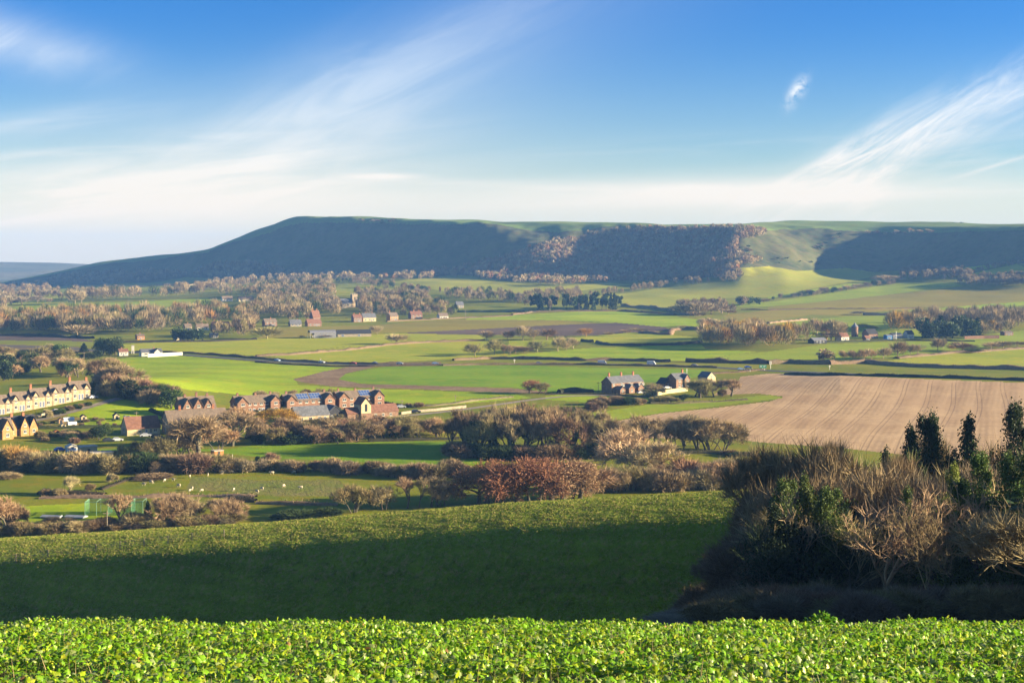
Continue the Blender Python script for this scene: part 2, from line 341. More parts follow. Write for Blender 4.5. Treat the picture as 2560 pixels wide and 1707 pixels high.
GM = {
 'base':    ground_mat('pasture ground', (0.121,0.161,0.008), (0.193,0.200,0.011), (0.258,0.169,0.017), 40),
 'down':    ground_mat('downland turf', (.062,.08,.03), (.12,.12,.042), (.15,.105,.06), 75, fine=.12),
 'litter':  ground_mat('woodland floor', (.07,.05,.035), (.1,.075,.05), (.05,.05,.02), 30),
 'pale':    ground_mat('pale winter crop', (0.241,0.259,0.020), (0.306,0.304,0.025), (0.321,0.259,0.031), 150, row=(0.25, 18), rowamt=.12, fine=.3),
 'lush2':   ground_mat('green winter crop', (0.178,0.246,0.010), (0.241,0.304,0.014), (0.306,0.271,0.020), 90, row=(1.35, 12), rowamt=.15, fine=.4),
 'olive':   ground_mat('olive winter crop', (0.201,0.177,0.022), (0.245,0.207,0.026), (0.245,0.165,0.028), 140, row=(1.4, 16), rowamt=.18, fine=.3),
 'bright':  ground_mat('bright winter crop', (0.184,0.278,0.006), (0.274,0.356,0.008), (0.386,0.336,0.017), 80, row=(1.38, 9), rowamt=.3, fine=.5),
 'lush':    ground_mat('lush grass', (0.113,0.219,0.007), (0.178,0.284,0.008), (0.258,0.259,0.015), 50, row=(1.5, 11), rowamt=.2),
 'green2':  ground_mat('cool green grass', (0.151,0.183,0.017), (0.189,0.220,0.019), (0.246,0.183,0.020), 60),
 'pasture': ground_mat('meadow pasture', (0.182,0.233,0.012), (0.288,0.284,0.017), (0.378,0.259,0.028), 45),
 'pasture2':ground_mat('yellow pasture', (0.234,0.278,0.014), (0.325,0.330,0.020), (0.409,0.323,0.031), 100, row=(1.45, 22), rowamt=.15, fine=.4),
 'plough':  ground_mat('ploughed soil', (.10,.068,.055), (.135,.09,.07), (.09,.09,.05), 70, row=(1.25, 7), rowamt=.25),
 'verge':   ground_mat('dead verge', (.14,.10,.06), (.18,.13,.08), (.1,.12,.04), 14),
 'rough':   ground_mat('dead rough grass', (.19,.125,.07), (.27,.19,.11), (.12,.08,.05), 16, fine=.6, bump=.5),
 'rough2':  ground_mat('rough tussock pasture', (.14,.16,.03), (.19,.165,.05), (.13,.19,.02), 14, bump=.5),
 'crest':   ground_mat('crest grass', (.13,.20,.04), (.17,.22,.05), (.17,.17,.06), 120, fine=.2),  # hilltop grass, its colour also lightened to look sunlit
 'dirt':    ground_mat('garden earth', (0.139,0.146,0.019), (0.248,0.146,0.050), (0.155,0.244,0.019), 6),
 'stubble': ground_mat('straw stubble', (0.374,0.244,0.131), (0.468,0.322,0.176), (0.302,0.192,0.108), 60, row=(-0.33+0.0, 2.4), rowamt=.4, fine=.7, tram=(-0.33, 11.5, (0.156,0.099,0.058))),
}
fid = np.zeros(H.shape, int)
mats_order = ['base', 'down', 'litter']
qx = np.repeat(GX[None, :], len(GY), 0)
far = YY > 318
footY = np.interp(GX, XS, fY)
browY = brow_y(GX)[None, :]+0*YY
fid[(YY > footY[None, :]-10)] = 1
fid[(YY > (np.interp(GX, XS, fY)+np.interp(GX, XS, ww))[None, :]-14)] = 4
names = {0: ('pasture_ground', 'rough green pasture ground of the vale floor'), 1: ('hill', 'long flat topped grass hill closing the view')}
ids = {}
for k, (mt, nm, lb, (tg, pts)) in enumerate(FIELDS):
    poly = Z(tg, pts); ins = inpoly(qx, PR, poly) & far & (YY < 3300)
    fid[ins] = 10+k; ids[10+k] = (mt, nm, lb)
# faces split by field, each field its own sheet of the ground
nr, nc = H.shape
V = np.stack([XX, YY, H], -1).reshape(-1, 3)
ii, jj = np.meshgrid(np.arange(nr-1), np.arange(nc-1), indexing='ij')
a = (ii*nc+jj).ravel(); Q = np.stack([a, a+1, a+nc+1, a+nc], 1); qf = fid[:-1, :-1].ravel()
qyc = YY[:-1, :-1].ravel(); qb = browY[:-1, :-1].ravel()
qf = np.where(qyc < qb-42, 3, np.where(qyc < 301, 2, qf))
ids[0] = ('base', 'pasture_ground', 'green pasture ground of the vale floor between the fields')
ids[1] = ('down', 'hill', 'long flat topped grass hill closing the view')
ids[4] = ('crest', 'crest_grass', 'grass in a lightened sunlit tone along the flat top of the long hill')
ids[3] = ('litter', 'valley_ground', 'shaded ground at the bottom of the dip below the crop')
def sheet(mt, nm, lb, Qs, Vs, smooth=True):
    u, inv = np.unique(Qs, return_inverse=True)
    me = mesh_np(nm, Vs[u], [inv.reshape(Qs.shape)], GM[mt] if isinstance(mt, str) else mt, smooth=smooth)
    o = obj(nm, me); tag(o, lb, nm.replace('_', ' '), kind='structure'); return o
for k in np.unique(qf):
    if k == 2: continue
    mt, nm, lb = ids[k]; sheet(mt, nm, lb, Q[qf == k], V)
# ---- near field bank: finer sheet with tufty relief ----
GM['bank'] = ground_mat('bank grass', (.14,.205,.014), (.2,.27,.02), (.33,.235,.10), 6, row=(1.25, 1.9), rowamt=.35, fine=1.1, bump=1.2, speck=.9, sp=.75)
bx = np.arange(-700, 3300, 7.0); by = np.arange(130, 304, .3)
BX = (bx[None, :]-1280)/F*by[:, None]; BY = np.repeat(by[:, None], len(bx), 1)
BH = np.zeros(BX.shape)
for j, x in enumerate(bx):
    ky, kz = keyrows(x); BH[:, j] = np.interp(by, ky, kz)
BH = blurX(BH, 9)
k5 = np.hanning(13)[1:-1]; k5 /= k5.sum()
for q in range(3):
    pad = np.concatenate([np.repeat(BH[:1], 5, 0), BH, np.repeat(BH[-1:], 5, 0)], 0); BH = sum(k5[t]*pad[t:t+len(by)] for t in range(11))
bankH = BH.copy()
BH = BH + 0.05*fbm(BX, BY, 11, 21, 3) + rt.normal(0, 0.016, BH.shape) + 0.035*fbm(BX, BY*3.5, 2.6, 5, 2)
n2, c2 = BH.shape; ii, jj = np.meshgrid(np.arange(n2-1), np.arange(c2-1), indexing='ij'); a = (ii*c2+jj).ravel()
bq = (BY > brow_y(bx)[None, :]-44)[:-1, :-1].ravel()
sheet('bank', 'grass_bank', 'convex grass field with a shaded face and sunlit brow', np.stack([a, a+1, a+c2+1, a+c2], 1)[bq], np.stack([BX, BY, BH], -1).reshape(-1, 3))
def bank_h(X, Y):
    px = 1280+F*X/Y; fj = np.clip((px-bx[0])/7.0, 0, len(bx)-1.001); j = fj.astype(int); a = fj-j
    i = np.clip(np.searchsorted(by, Y)-1, 0, len(by)-2); b = (Y-by[i])/(by[i+1]-by[i])
    return (BH[i,j]*(1-a)+BH[i,j+1]*a)*(1-b)+(BH[i+1,j]*(1-a)+BH[i+1,j+1]*a)*b
# ---- crop field ground near the camera ----
cx = np.linspace(-60, 60, 121); cy = np.concatenate([np.arange(-60, 4, 4), np.arange(4, 60.1, .8)])
CH = np.interp(cy, *keyrows(1280))[:, None]+0*cx[None, :]
kk = np.hanning(7)[1:-1]; kk /= kk.sum(); pad = np.concatenate([CH[:2], CH, CH[-2:]], 0); CH = sum(kk[t]*pad[t:t+len(cy)] for t in range(5))
cropH = CH[:, 0].copy()
CX, CY = np.meshgrid(cx, cy)
GM['soil'] = ground_mat('crop soil', (.05,.06,.02), (.08,.08,.03), (.1,.12,.02), 1.5, fine=9)
n2, c2 = CX.shape; ii, jj = np.meshgrid(np.arange(n2-1), np.arange(c2-1), indexing='ij'); a = (ii*c2+jj).ravel()
sheet('soil', 'crop_field', 'field of leafy green crop falling away from the viewer', np.stack([a, a+1, a+c2+1, a+c2], 1), np.stack([CX, CY, CH], -1).reshape(-1, 3))
# ---- one huge base sheet under it all, and the distant ridge at the left ----
far_q = []
gx = np.linspace(-4800, 4800, 57); gy = np.linspace(-400, 6900, 45); X_, Y_ = np.meshgrid(gx, gy)
Zg = np.full(X_.shape, -80.0); 
n2, c2 = X_.shape; ii, jj = np.meshgrid(np.arange(n2-1), np.arange(c2-1), indexing='ij'); a = (ii*c2+jj).ravel()
sheet('base', 'ground', 'low green ground reaching the horizon', np.stack([a, a+1, a+c2+1, a+c2], 1), np.stack([X_, Y_, Zg], -1).reshape(-1, 3))
rx = np.linspace(-3600, -600, 90); ry = np.linspace(4300, 6200, 40); X_, Y_ = np.meshgrid(rx, ry)
prx = 1280+F*X_/5600
top = np.interp(prx, [-900, 0, 60, 130, 200, 300, 500, 900], [650, 655, 656, 657, 660, 668, 690, 720])
Zr = -80+((YH-top)/F*5700+80)*np.clip((Y_-4300)/1350, 0, 1)**0.8 - np.clip((Y_-5700)/500, 0, 1)*40 + 5*fbm(X_, Y_, 700, 8)*np.clip((5600-Y_)/400, 0, 1)
n2, c2 = X_.shape; ii, jj = np.meshgrid(np.arange(n2-1), np.arange(c2-1), indexing='ij'); a = (ii*c2+jj).ravel()
GM['ridge'] = ground_mat('distant ridge', (.10,.11,.05), (.17,.15,.08), (.07,.06,.04), 400, fine=.02)
sheet('ridge', 'distant_hills', 'faint hazy ridge beyond the tail of the long hill', np.stack([a, a+1, a+c2+1, a+c2], 1), np.stack([X_, Y_, Zr], -1).reshape(-1, 3))
# ================= vegetation =================
def oc_mat(name, var=0.35, rough=0.85, hs=0.9, trans=0.0):
    """plant colour = the object's own colour, mottled"""
    m, nt, b = mat(name, rough, 0.15)
    oi = nt.nodes.new('ShaderNodeObjectInfo'); P, x, y, z = pos(nt)
    n1 = noise(nt, P, hs, 3, .6).ramp(.3, .7); at_ = nt.nodes.new('ShaderNodeAttribute'); at_.attribute_name = 'tint'
    k = (N(nt, at_.outputs['Fac'])*var*2 + (1-var))*(n1*0.35+0.82)*(N(nt, oi.outputs['Random'])*0.3+0.85)
    h = nt.nodes.new('ShaderNodeHueSaturation'); nt.links.new(oi.outputs['Color'], h.inputs['Color']); nt.links.new(k.s, h.inputs['Value'])
    nt.links.new((N(nt, oi.outputs['Random'])*0.03+0.485).s, h.inputs['Hue'])
    nt.links.new(h.outputs[0], b.inputs['Base Color'])
    if trans:
        t = nt.nodes.new('ShaderNodeBsdfTranslucent'); nt.links.new(h.outputs[0], t.inputs[0]); mx = nt.nodes.new('ShaderNodeMixShader'); mx.inputs[0].default_value = trans
        nt.links.new(b.outputs[0], mx.inputs[1]); nt.links.new(t.outputs[0], mx.inputs[2])
        nt.links.new(mx.outputs[0], [n for n in nt.nodes if n.type == 'OUTPUT_MATERIAL'][0].inputs['Surface'])
    return m
MT_TWIG = oc_mat('twig bark'); MT_LEAF = oc_mat('leaf', .45, .6, 1.2, .25); MT_TRUNK = oc_mat('trunk bark', .25, .95, 3.0)
def nrm(v): return v/(np.linalg.norm(v, axis=-1, keepdims=True)+1e-9)
def tubes(S, n):
    """S rows: p0 p1 r0 r1 -> V, quads"""
    if len(S) == 0: return np.zeros((0, 3)), np.zeros((0, 4), int)
    S = np.array(S, float); p0, p1, r0, r1 = S[:, :3], S[:, 3:6], S[:, 6], S[:, 7]
    d = nrm(p1-p0); h = np.where(np.abs(d[:, 2:3]) < .9, np.array([[0, 0, 1.]]), np.array([[1., 0, 0]])); a = nrm(np.cross(d, h)); b = np.cross(d, a)
    t = np.arange(n)*2*math.pi/n; ca, sa = np.cos(t), np.sin(t)
    ring = a[:, None]*ca[None, :, None]+b[:, None]*sa[None, :, None]
    V = np.concatenate([p0[:, None]+ring*r0[:, None, None], p1[:, None]+ring*r1[:, None, None]], 1).reshape(-1, 3)
    base = (np.arange(len(S))*2*n)[:, None]; i = np.arange(n); j = (i+1) % n
    Q_ = np.stack([base+i, base+j, base+n+j, base+n+i], -1).reshape(-1, 4)
    return V, Q_
def blades(P0, P1, w, rng):
    """thin triangles from P0 (wide) to the tip P1"""
    d = nrm(P1-P0); s = nrm(np.cross(d, rng.normal(size=d.shape)))*np.reshape(w, (-1, 1))*.5
    V = np.stack([P0-s, P0+s, P1], 1).reshape(-1, 3); T = np.arange(len(V)).reshape(-1, 3); return V, T
def leaves(C, size, rng, up=0.0):
    """small kite leaves at C"""
    n = len(C); a = nrm(rng.normal(size=(n, 3))+np.array([0, 0, up])); b = nrm(np.cross(a, rng.normal(size=(n, 3)))); size = np.broadcast_to(size, (n,))[:, None]
    V = np.stack([C, C+a*size*.5+b*size*.38, C+a*size, C+a*size*.5-b*size*.38], 1).reshape(-1, 3)
    return V, np.arange(4*n).reshape(-1, 4)
class Grow:
    def __init__(s, seed): s.r = R(seed); s.big = []; s.mid = []; s.ends = []
    def go(s, p, d, L, r, lev, maxlev, spread, up, ratio, kids):
        rr = s.r; n = 2 if lev < 2 else 1; q = p
        for k in range(n):      # slightly crooked
            d2 = nrm(d + rr.normal(size=3)*.13); e = q + d2*L/n; ra = r*(1-.3*(k/n)); rb = r*(1-.3*((k+1)/n))
            (s.big if lev < 2 else s.mid).append([*q, *e, ra, rb]); q = e; d = d2
            if lev >= 1 and lev < maxlev and k == 0 and n == 2 and rr.rand() < .6: s.kid(q, d, L, r*.6, lev+1, maxlev, spread*1.2, up, ratio, kids)
        if lev >= maxlev: s.ends.append((q, d, L)); return
        m = kids if lev > 0 else kids+1
        for k in range(m): s.kid(q, d, L, r*.68, lev+1, maxlev, spread, up, ratio, kids, k, m)
    def kid(s, q, d, L, r, lev, maxlev, spread, up, ratio, kids, k=0, m=1):
        rr = s.r; a = rr.uniform(0, 2*math.pi)+k*2*math.pi/m; h = np.array([0, 0, 1.]) if abs(d[2]) < .9 else np.array([1., 0, 0])
        x = nrm(np.cross(d, h)); y = np.cross(d, x); side = x*math.cos(a)+y*math.sin(a)
        nd = nrm(d*(1-spread*.45) + side*spread*rr.uniform(.7, 1.25) + np.array([0, 0, up]))
        s.go(q, nd, L*ratio*rr.uniform(.8, 1.15), r, lev, maxlev, spread, up, ratio, kids)
def bare_tree(seed, H_=10.0, trunk=.18, lev=5, spread=.62, up=.12, ratio=.74, kids=3, ntw=7, tl=.11, tw=.006, ivy=0, leafn=0, stems=1, leafsz=.02, r0=.024):
    """bare winter tree scaled to height 1: returns (trunk mesh data, crown mesh data)"""
    g = Grow(seed); rr = g.r
    for k in range(stems):
        a = rr.uniform(0, 6.28); o = np.array([math.cos(a), math.sin(a), 0])*(.05 if stems > 1 else 0); d = nrm(np.array([0, 0, 1.])+o*rr.uniform(2, 7)*(stems > 1)*1.4)
        g.go(o, d, trunk*rr.uniform(.8, 1.2), r0/stems**.35, 0, lev, spread, up, ratio, kids)
    E = np.array([np.concatenate([q, d, [L]]) for q, d, L in g.ends]); zmax = E[:, 2].max()+tl
    rep = np.repeat(E, ntw, 0); q, d, L = rep[:, :3], rep[:, 3:6], rep[:, 6]
    dd = nrm(d + rr.normal(size=d.shape)*.55 + np.array([0, 0, .25])); st = q - d*(rr.rand(len(q), 1)*L[:, None])
    V1, T1 = blades(st, st+dd*tl*rr.uniform(.5, 1.2, (len(q), 1)), tw*rr.uniform(.6, 1.2, len(q)), rr)
    k = 1.0/zmax
    Vb, Qb = tubes(g.big, 6); Vm, Qm = tubes(g.mid, 3)
    trunkd = (Vb*k, [Qb])
    Vc = [Vm, V1]; Fc = [Qm, T1+len(Vm)]; tint = [np.full(len(Vm), .35), np.repeat(rr.rand(len(T1)), 3)]
    crown = dict(V=np.concatenate(Vc)*k, F=Fc, t=np.concatenate(tint))
    leaf = None
    if leafn:
        i = rr.randint(0, len(st), leafn); C = (st[i]+dd[i]*tl*rr.rand(leafn, 1))*k; Vl, Ql = leaves(C, leafsz*rr.uniform(.6, 1.3, leafn), rr); leaf = (Vl, [Ql], np.repeat(rr.rand(leafn), 4))
    if ivy:
        pts = np.array([s_[:6] for s_ in g.big]+[s_[:6] for s_ in g.mid[:60]])*k; i = rr.randint(0, len(pts), ivy); t = rr.rand(ivy, 1)
        C = pts[i, :3]*(1-t)+pts[i, 3:]*t; rad = .055*np.clip(1.25-C[:, 2:3], .2, 1); C = C+nrm(rr.normal(size=C.shape))*rad*rr.rand(ivy, 1)**.5; C[:, 2] = np.clip(C[:, 2]-.03*rr.rand(ivy), 0.0, .92)
        Vl, Ql = leaves(C, leafsz*rr.uniform(.6, 1.4, ivy), rr); leaf = (Vl, [Ql], np.repeat(rr.rand(ivy), 4))
    return trunkd, crown, leaf
PROTO = {}
def proto(key, **kw):
    t, c, l = bare_tree(**kw)
    PROTO[key] = dict(trunk=mesh_np('trunk', t[0], t[1], MT_TRUNK, smooth=True), crown=mesh_np('crown', c['V'], c['F'], MT_TWIG, attrs={'tint': c['t']}),
                      leaf=mesh_np('foliage', l[0], l[1], MT_LEAF, attrs={'tint': l[2]}) if l else None)
# mid-distance bare trees
proto('round1', seed=1, trunk=.17, lev=5, spread=.68, up=.10, ntw=7, tw=.0055)
proto('round2', seed=2, trunk=.2, lev=5, spread=.6, up=.16, ntw=7, tw=.0055)
proto('round3', seed=7, trunk=.14, lev=5, spread=.8, up=.06, ntw=7, tw=.0055)
proto('tall1', seed=3, trunk=.24, lev=5, spread=.42, up=.3, ratio=.72, ntw=7, tw=.006)
proto('tall2', seed=4, trunk=.2, lev=5, spread=.48, up=.26, ratio=.74, ntw=7, tw=.006)
proto('multi1', seed=5, trunk=.22, lev=4, spread=.55, up=.2, stems=5, kids=3, ntw=7, tw=.008, tl=.14)
proto('multi2', seed=6, trunk=.2, lev=4, spread=.65, up=.12, stems=6, kids=3, ntw=7, tw=.008, tl=.14)
proto('shrub1', seed=8, trunk=.16, lev=3, spread=.7, up=.1, stems=9, kids=3, ntw=16, tw=.02, tl=.2)
proto('shrub2', seed=9, trunk=.14, lev=3, spread=.75, up=.05, stems=10, kids=3, ntw=16, tw=.02, tl=.2)
proto('leafy1', seed=12, trunk=.16, lev=5, spread=.7, up=.08, ntw=6, leafn=5500, leafsz=.022)
proto('leafy2', seed=13, trunk=.2, lev=5, spread=.6, up=.12, ntw=6, leafn=5500, leafsz=.022)
proto('ivied1', seed=14, trunk=.24, lev=5, spread=.5, up=.2, ntw=6, ivy=5000, leafsz=.03)
proto('ivied2', seed=15, trunk=.2, lev=5, spread=.55, up=.2, ntw=6, ivy=6000, leafsz=.03)
def cloud(seed, kind='round', n=2600, sz=.06):
    """evergreen: trunk plus leaf sprays on the skin of lumps"""
    rr = R(seed)
    if kind == 'cone': z = rr.rand(n)**1.2; rad = (1-z)**.8*.27*(1+.25*np.sin(z*38))*np.sqrt(rr.uniform(.3, 1, n)); zz = .1+z*.9
    elif kind == 'pine':
        cs = np.array([[rr.uniform(-.16, .16), rr.uniform(-.16, .16), rr.uniform(.5, .92)] for _ in range(9)]); i = rr.randint(0, 9, n); d = nrm(rr.normal(size=(n, 3)))*np.array([.15, .15, .075]); C = cs[i]+d*rr.uniform(.4, 1, (n, 1)); rad = None
    else:
        cs = [[0, 0, .5, .3]]+[[rr.uniform(-.26, .26), rr.uniform(-.26, .26), rr.uniform(.2, .82), rr.uniform(.14, .24)] for _ in range(14)]; cs = np.array(cs); i = rr.randint(0, len(cs), n)
        d = nrm(rr.normal(size=(n, 3))); C = cs[i, :3]+d*cs[i, 3:4]*rr.uniform(.7, 1.05, (n, 1)); C[:, 2] = np.clip(C[:, 2], .02, 1); rad = None
    if rad is not None:
        a = rr.uniform(0, 6.28, n); C = np.stack([rad*np.cos(a), rad*np.sin(a), zz], 1)
    Vl, Ql = leaves(C, sz*rr.uniform(.6, 1.4, n), rr, .3); Vt, Qt = tubes([[0,0,0, .01,.01,.85, .03,.01]], 6)
    return dict(trunk=mesh_np('trunk', Vt, [Qt], MT_TRUNK), crown=mesh_np('crown', Vl, [Ql], MT_LEAF, attrs={'tint': np.repeat(rr.rand(n), 4)}), leaf=None)
PROTO['ever1'] = cloud(21); PROTO['ever2'] = cloud(22); PROTO['cone'] = cloud(23, 'cone'); PROTO['pine1'] = cloud(24, 'pine', 900, .07); PROTO['pine2'] = cloud(25, 'pine', 900, .07)
def puff(seed, n=1000, wide=.42, low=.12, w=.016):
    """distant bare crown: a dome filled with upward twig sprays"""
    rr = R(seed); lumps = np.array([[rr.uniform(-.22, .22)*wide/.42, rr.uniform(-.22, .22)*wide/.42, rr.uniform(.45, .72), rr.uniform(.2, .3)] for _ in range(8)])
    i = rr.randint(0, 8, n); d = nrm(rr.normal(size=(n, 3))+np.array([0, 0, .45])); tip = lumps[i, :3]+d*lumps[i, 3:4]*np.array([wide/.36, wide/.36, 1]); tip[:, 2] = np.clip(tip[:, 2], low, 1.0)
    root = np.array([0, 0, .18]); p0 = tip+(root-tip)*rr.uniform(.25, .5, (n, 1)); V1, T1 = blades(p0, tip, w*rr.uniform(.6, 1.3, n), rr)
    V2, Q2 = tubes([[0,0,0, 0,0,.4, .022,.014]]+[[0,0,.25, *(lumps[k, :3]*.95), .012, .004] for k in range(8)], 4)
    return mesh_np('tree', np.concatenate([V1, V2]), [T1, Q2+len(V1)], [MT_TWIG], attrs={'tint': np.concatenate([np.repeat(rr.rand(n), 3), np.full(len(V2), .3)])})
PUFF = {'puff1': puff(31), 'puff2': puff(32, wide=.36), 'puff3': puff(33, wide=.5, low=.05), 'puffbush': puff(34, wide=.6, low=.02), 'pufftall': puff(35, wide=.26)}
def puffever(seed, kind):
    d = cloud(seed, kind, 420, .12); return d['crown']
PUFF['pever1'] = puffever(41, 'round'); PUFF['pcone'] = puffever(42, 'cone'); PUFF['ppine'] = puffever(43, 'pine'); PUFF['pever2'] = puffever(44, 'round')
CO = {'tan': (.32,.245,.135), 'pale': (.43,.335,.19), 'grey': (.24,.195,.13), 'brown': (.22,.155,.09), 'rust': (.29,.15,.075), 'orange': (.36,.2,.07), 'pink': (.34,.22,.13), 'olive': (.235,.2,.085),
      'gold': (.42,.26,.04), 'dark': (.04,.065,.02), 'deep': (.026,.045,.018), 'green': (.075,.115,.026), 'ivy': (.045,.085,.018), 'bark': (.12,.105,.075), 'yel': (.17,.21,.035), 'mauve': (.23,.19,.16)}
CW = {'tan': 'tan', 'pale': 'pale buff', 'grey': 'grey brown', 'brown': 'dark brown', 'rust': 'rust red', 'orange': 'orange', 'pink': 'pinkish brown', 'olive': 'olive brown', 'gold': 'golden yellow',
      'dark': 'dark green', 'deep': 'blackish green', 'green': 'mid green', 'ivy': 'ivy green', 'yel': 'yellow green', 'mauve': 'mauve brown'}
KW = {'round': 'bare rounded tree', 'tall': 'bare upright tree', 'multi': 'bare bushy tree', 'shrub': 'twiggy shrub', 'leafy': 'leafy autumn tree', 'ivied': 'ivy clad bare tree', 'ever': 'dense evergreen tree', 'cone': 'conical evergreen',
      'pine': 'flat topped pine', 'puff': 'bare rounded tree', 'puffbush': 'bush', 'pufftall': 'slim bare tree', 'pever': 'evergreen tree', 'pcone': 'conical evergreen', 'ppine': 'dark pine'}
CATN = {'shrub': ('shrub', 'shrub'), 'puffbush': ('bush', 'bush'), 'pine': ('pine_tree', 'pine tree'), 'ppine': ('pine_tree', 'pine tree'), 'ever': ('evergreen_tree', 'evergreen tree'), 'cone': ('evergreen_tree', 'evergreen tree'), 'pever': ('evergreen_tree', 'evergreen tree'), 'pcone': ('evergreen_tree', 'evergreen tree')}
def base_kind(k): return k if k in KW else k.rstrip('0123456789')
trr = R(77)
def tree(kind, c, P, h, wide=1.0, rz=None, bark='bark', leafc=None):
    bk = base_kind(kind); nm, cat = CATN.get(bk, ('bare_tree', 'tree'))
    if bk == 'leafy': nm = 'autumn_tree'
    if bk == 'ivied': nm = 'ivy_clad_tree'
    rz = trr.uniform(0, 6.28) if rz is None else rz
    j = 1+trr.uniform(-.12, .12, 3); cc = (CO[c] if isinstance(c, str) else c); cc = (*[cc[i]*j[0]*(1+(j[i]-1)*.35) for i in range(3)], 1)
    if kind in PUFF:
        o = obj(nm, PUFF[kind]); o.location = P; o.location[2] -= .02*h; o.rotation_euler = (0, 0, rz); o.scale = (h*wide, h*wide, h); o.color = cc
        o['category'] = cat; return o
    o = empty(nm, (P[0], P[1], P[2]-.015*h), rz); o.scale = (h*wide, h*wide, h); o['category'] = cat; pr = PROTO[kind]
    t = obj('trunk', pr['trunk'], o); t.color = (*CO[bark], 1)
    k = obj('crown', pr['crown'], o); k.color = cc
    if pr['leaf'] is not None:
        l = obj('ivy' if bk == 'ivied' else 'foliage', pr['leaf'], o); l.color = (*CO[leafc or ('ivy' if bk == 'ivied' else c)], 1)
    return o
def ordw(n): return f"{n}{'th' if 10 <= n % 100 <= 20 else {1: 'st', 2: 'nd', 3: 'rd'}.get(n % 10, 'th')}"
ROWS = []
def rowlabel(items, where, group): ROWS.append((items, where, group))
def dorow(items, where, group):
    """items: (px, object, kind words)"""
    items = sorted(items, key=lambda t: t[0]); n = len(items)
    for i, (px, o, kw) in enumerate(items):
        if n == 1: o['label'] = f'{kw} {where}'; continue
        if i == 0: w_ = 'leftmost'
        elif i == n-1: w_ = 'rightmost'
        elif i < (n+1)//2: w_ = ordw(i+1)+' from left'
        else: w_ = ordw(n-i)+' from right'
        lb = f'{kw}, {w_} {where}'
        if len(lb.split()) > 16: lb = lb.replace('bare rounded', 'bare').replace('bare bushy', 'bare').replace('bare upright', 'bare')
        if len(lb.split()) > 16: lb = lb.replace('from left', 'along').replace(' brown', '')
        if len(lb.split()) > 16: lb = ' '.join(lb.split()[1:])
        o['label'] = lb; o['group'] = group
EX = [(848, 902, 757, 800), (555, 650, 750, 775), (650, 1130, 804, 818), (455, 580, 818, 838), (340, 362, 842, 856), (770, 935, 838, 860)]
def excl(x, y): return any(a <= x <= b and c <= y <= d for a, b, c, d in EX)
def scatter(tg, poly, n, h0, h1, kinds, cols, where, group, seed, wide=(.9, 1.3), sep=.55, ymin=300):
    P = Z(tg, poly); rr = R(seed); x0, y0 = P.min(0); x1, y1 = P.max(0); pts = []; tries = 0
    while len(pts) < n and tries < n*60:
        tries += 1; x, y = rr.uniform(x0, x1), rr.uniform(y0, y1)
        if not inpoly(np.array([x]), np.array([y]), P)[0]: continue
        if excl(x, y): continue
        g = at(x, y, ymin); h = rr.uniform(h0, h1)
        if any((g[0]-q[0])**2+((g[1]-q[1])*.5)**2 < (sep*h*.6)**2 for q in pts): continue
        pts.append((g[0], g[1], g[2], h, x))
    items = []
    for gx_, gy_, gz_, h, x in pts:
        k = kinds[rr.randint(len(kinds))]; c = cols[rr.randint(len(cols))]
        if k.startswith(('pever', 'ppine', 'pcone', 'ever', 'cone', 'pine')) and c not in ('dark', 'deep', 'green', 'ivy'): c = ('dark', 'deep', 'green')[rr.randint(3)]
        o = tree(k, c, (gx_, gy_, gz_), h, rr.uniform(*wide)); items.append((x, o, f'{CW[c]} {KW[base_kind(k)]}'))
    rowlabel(items, where, group)
def place(tg, lst, where, group):
    items = []
    for kind, c, x, yb, ht, wd in lst:      # ht = crop height, wd = crop width; both in crop pixels
        (px, py), = Z(tg, [(x, yb)]); s = 1 if tg == 0 else (3.675 if tg <= 4 else 3.409)
        g = at(px, py); m = g[1]/F/s; h = ht*m
        o = tree(kind, c, g, h, (wd*m)/(h*(.62 if kind in PUFF or kind[:4] in ('ever', 'cone') else WID.get(kind, .9)))); items.append((px, o, f'{CW[c]} {KW[base_kind(kind)]}'))
    rowlabel(items, where, group)
WID = {}
for k_, p_ in PROTO.items():
    co_ = np.empty(len(p_['crown'].vertices)*3, dtype=np.float32); p_['crown'].vertices.foreach_get('co', co_); co_ = co_.reshape(-1, 3); WID[k_] = float(np.percentile(co_[:, 0], 98)-np.percentile(co_[:, 0], 2))
print('WID', {k: round(v, 2) for k, v in WID.items()})
HD = .62
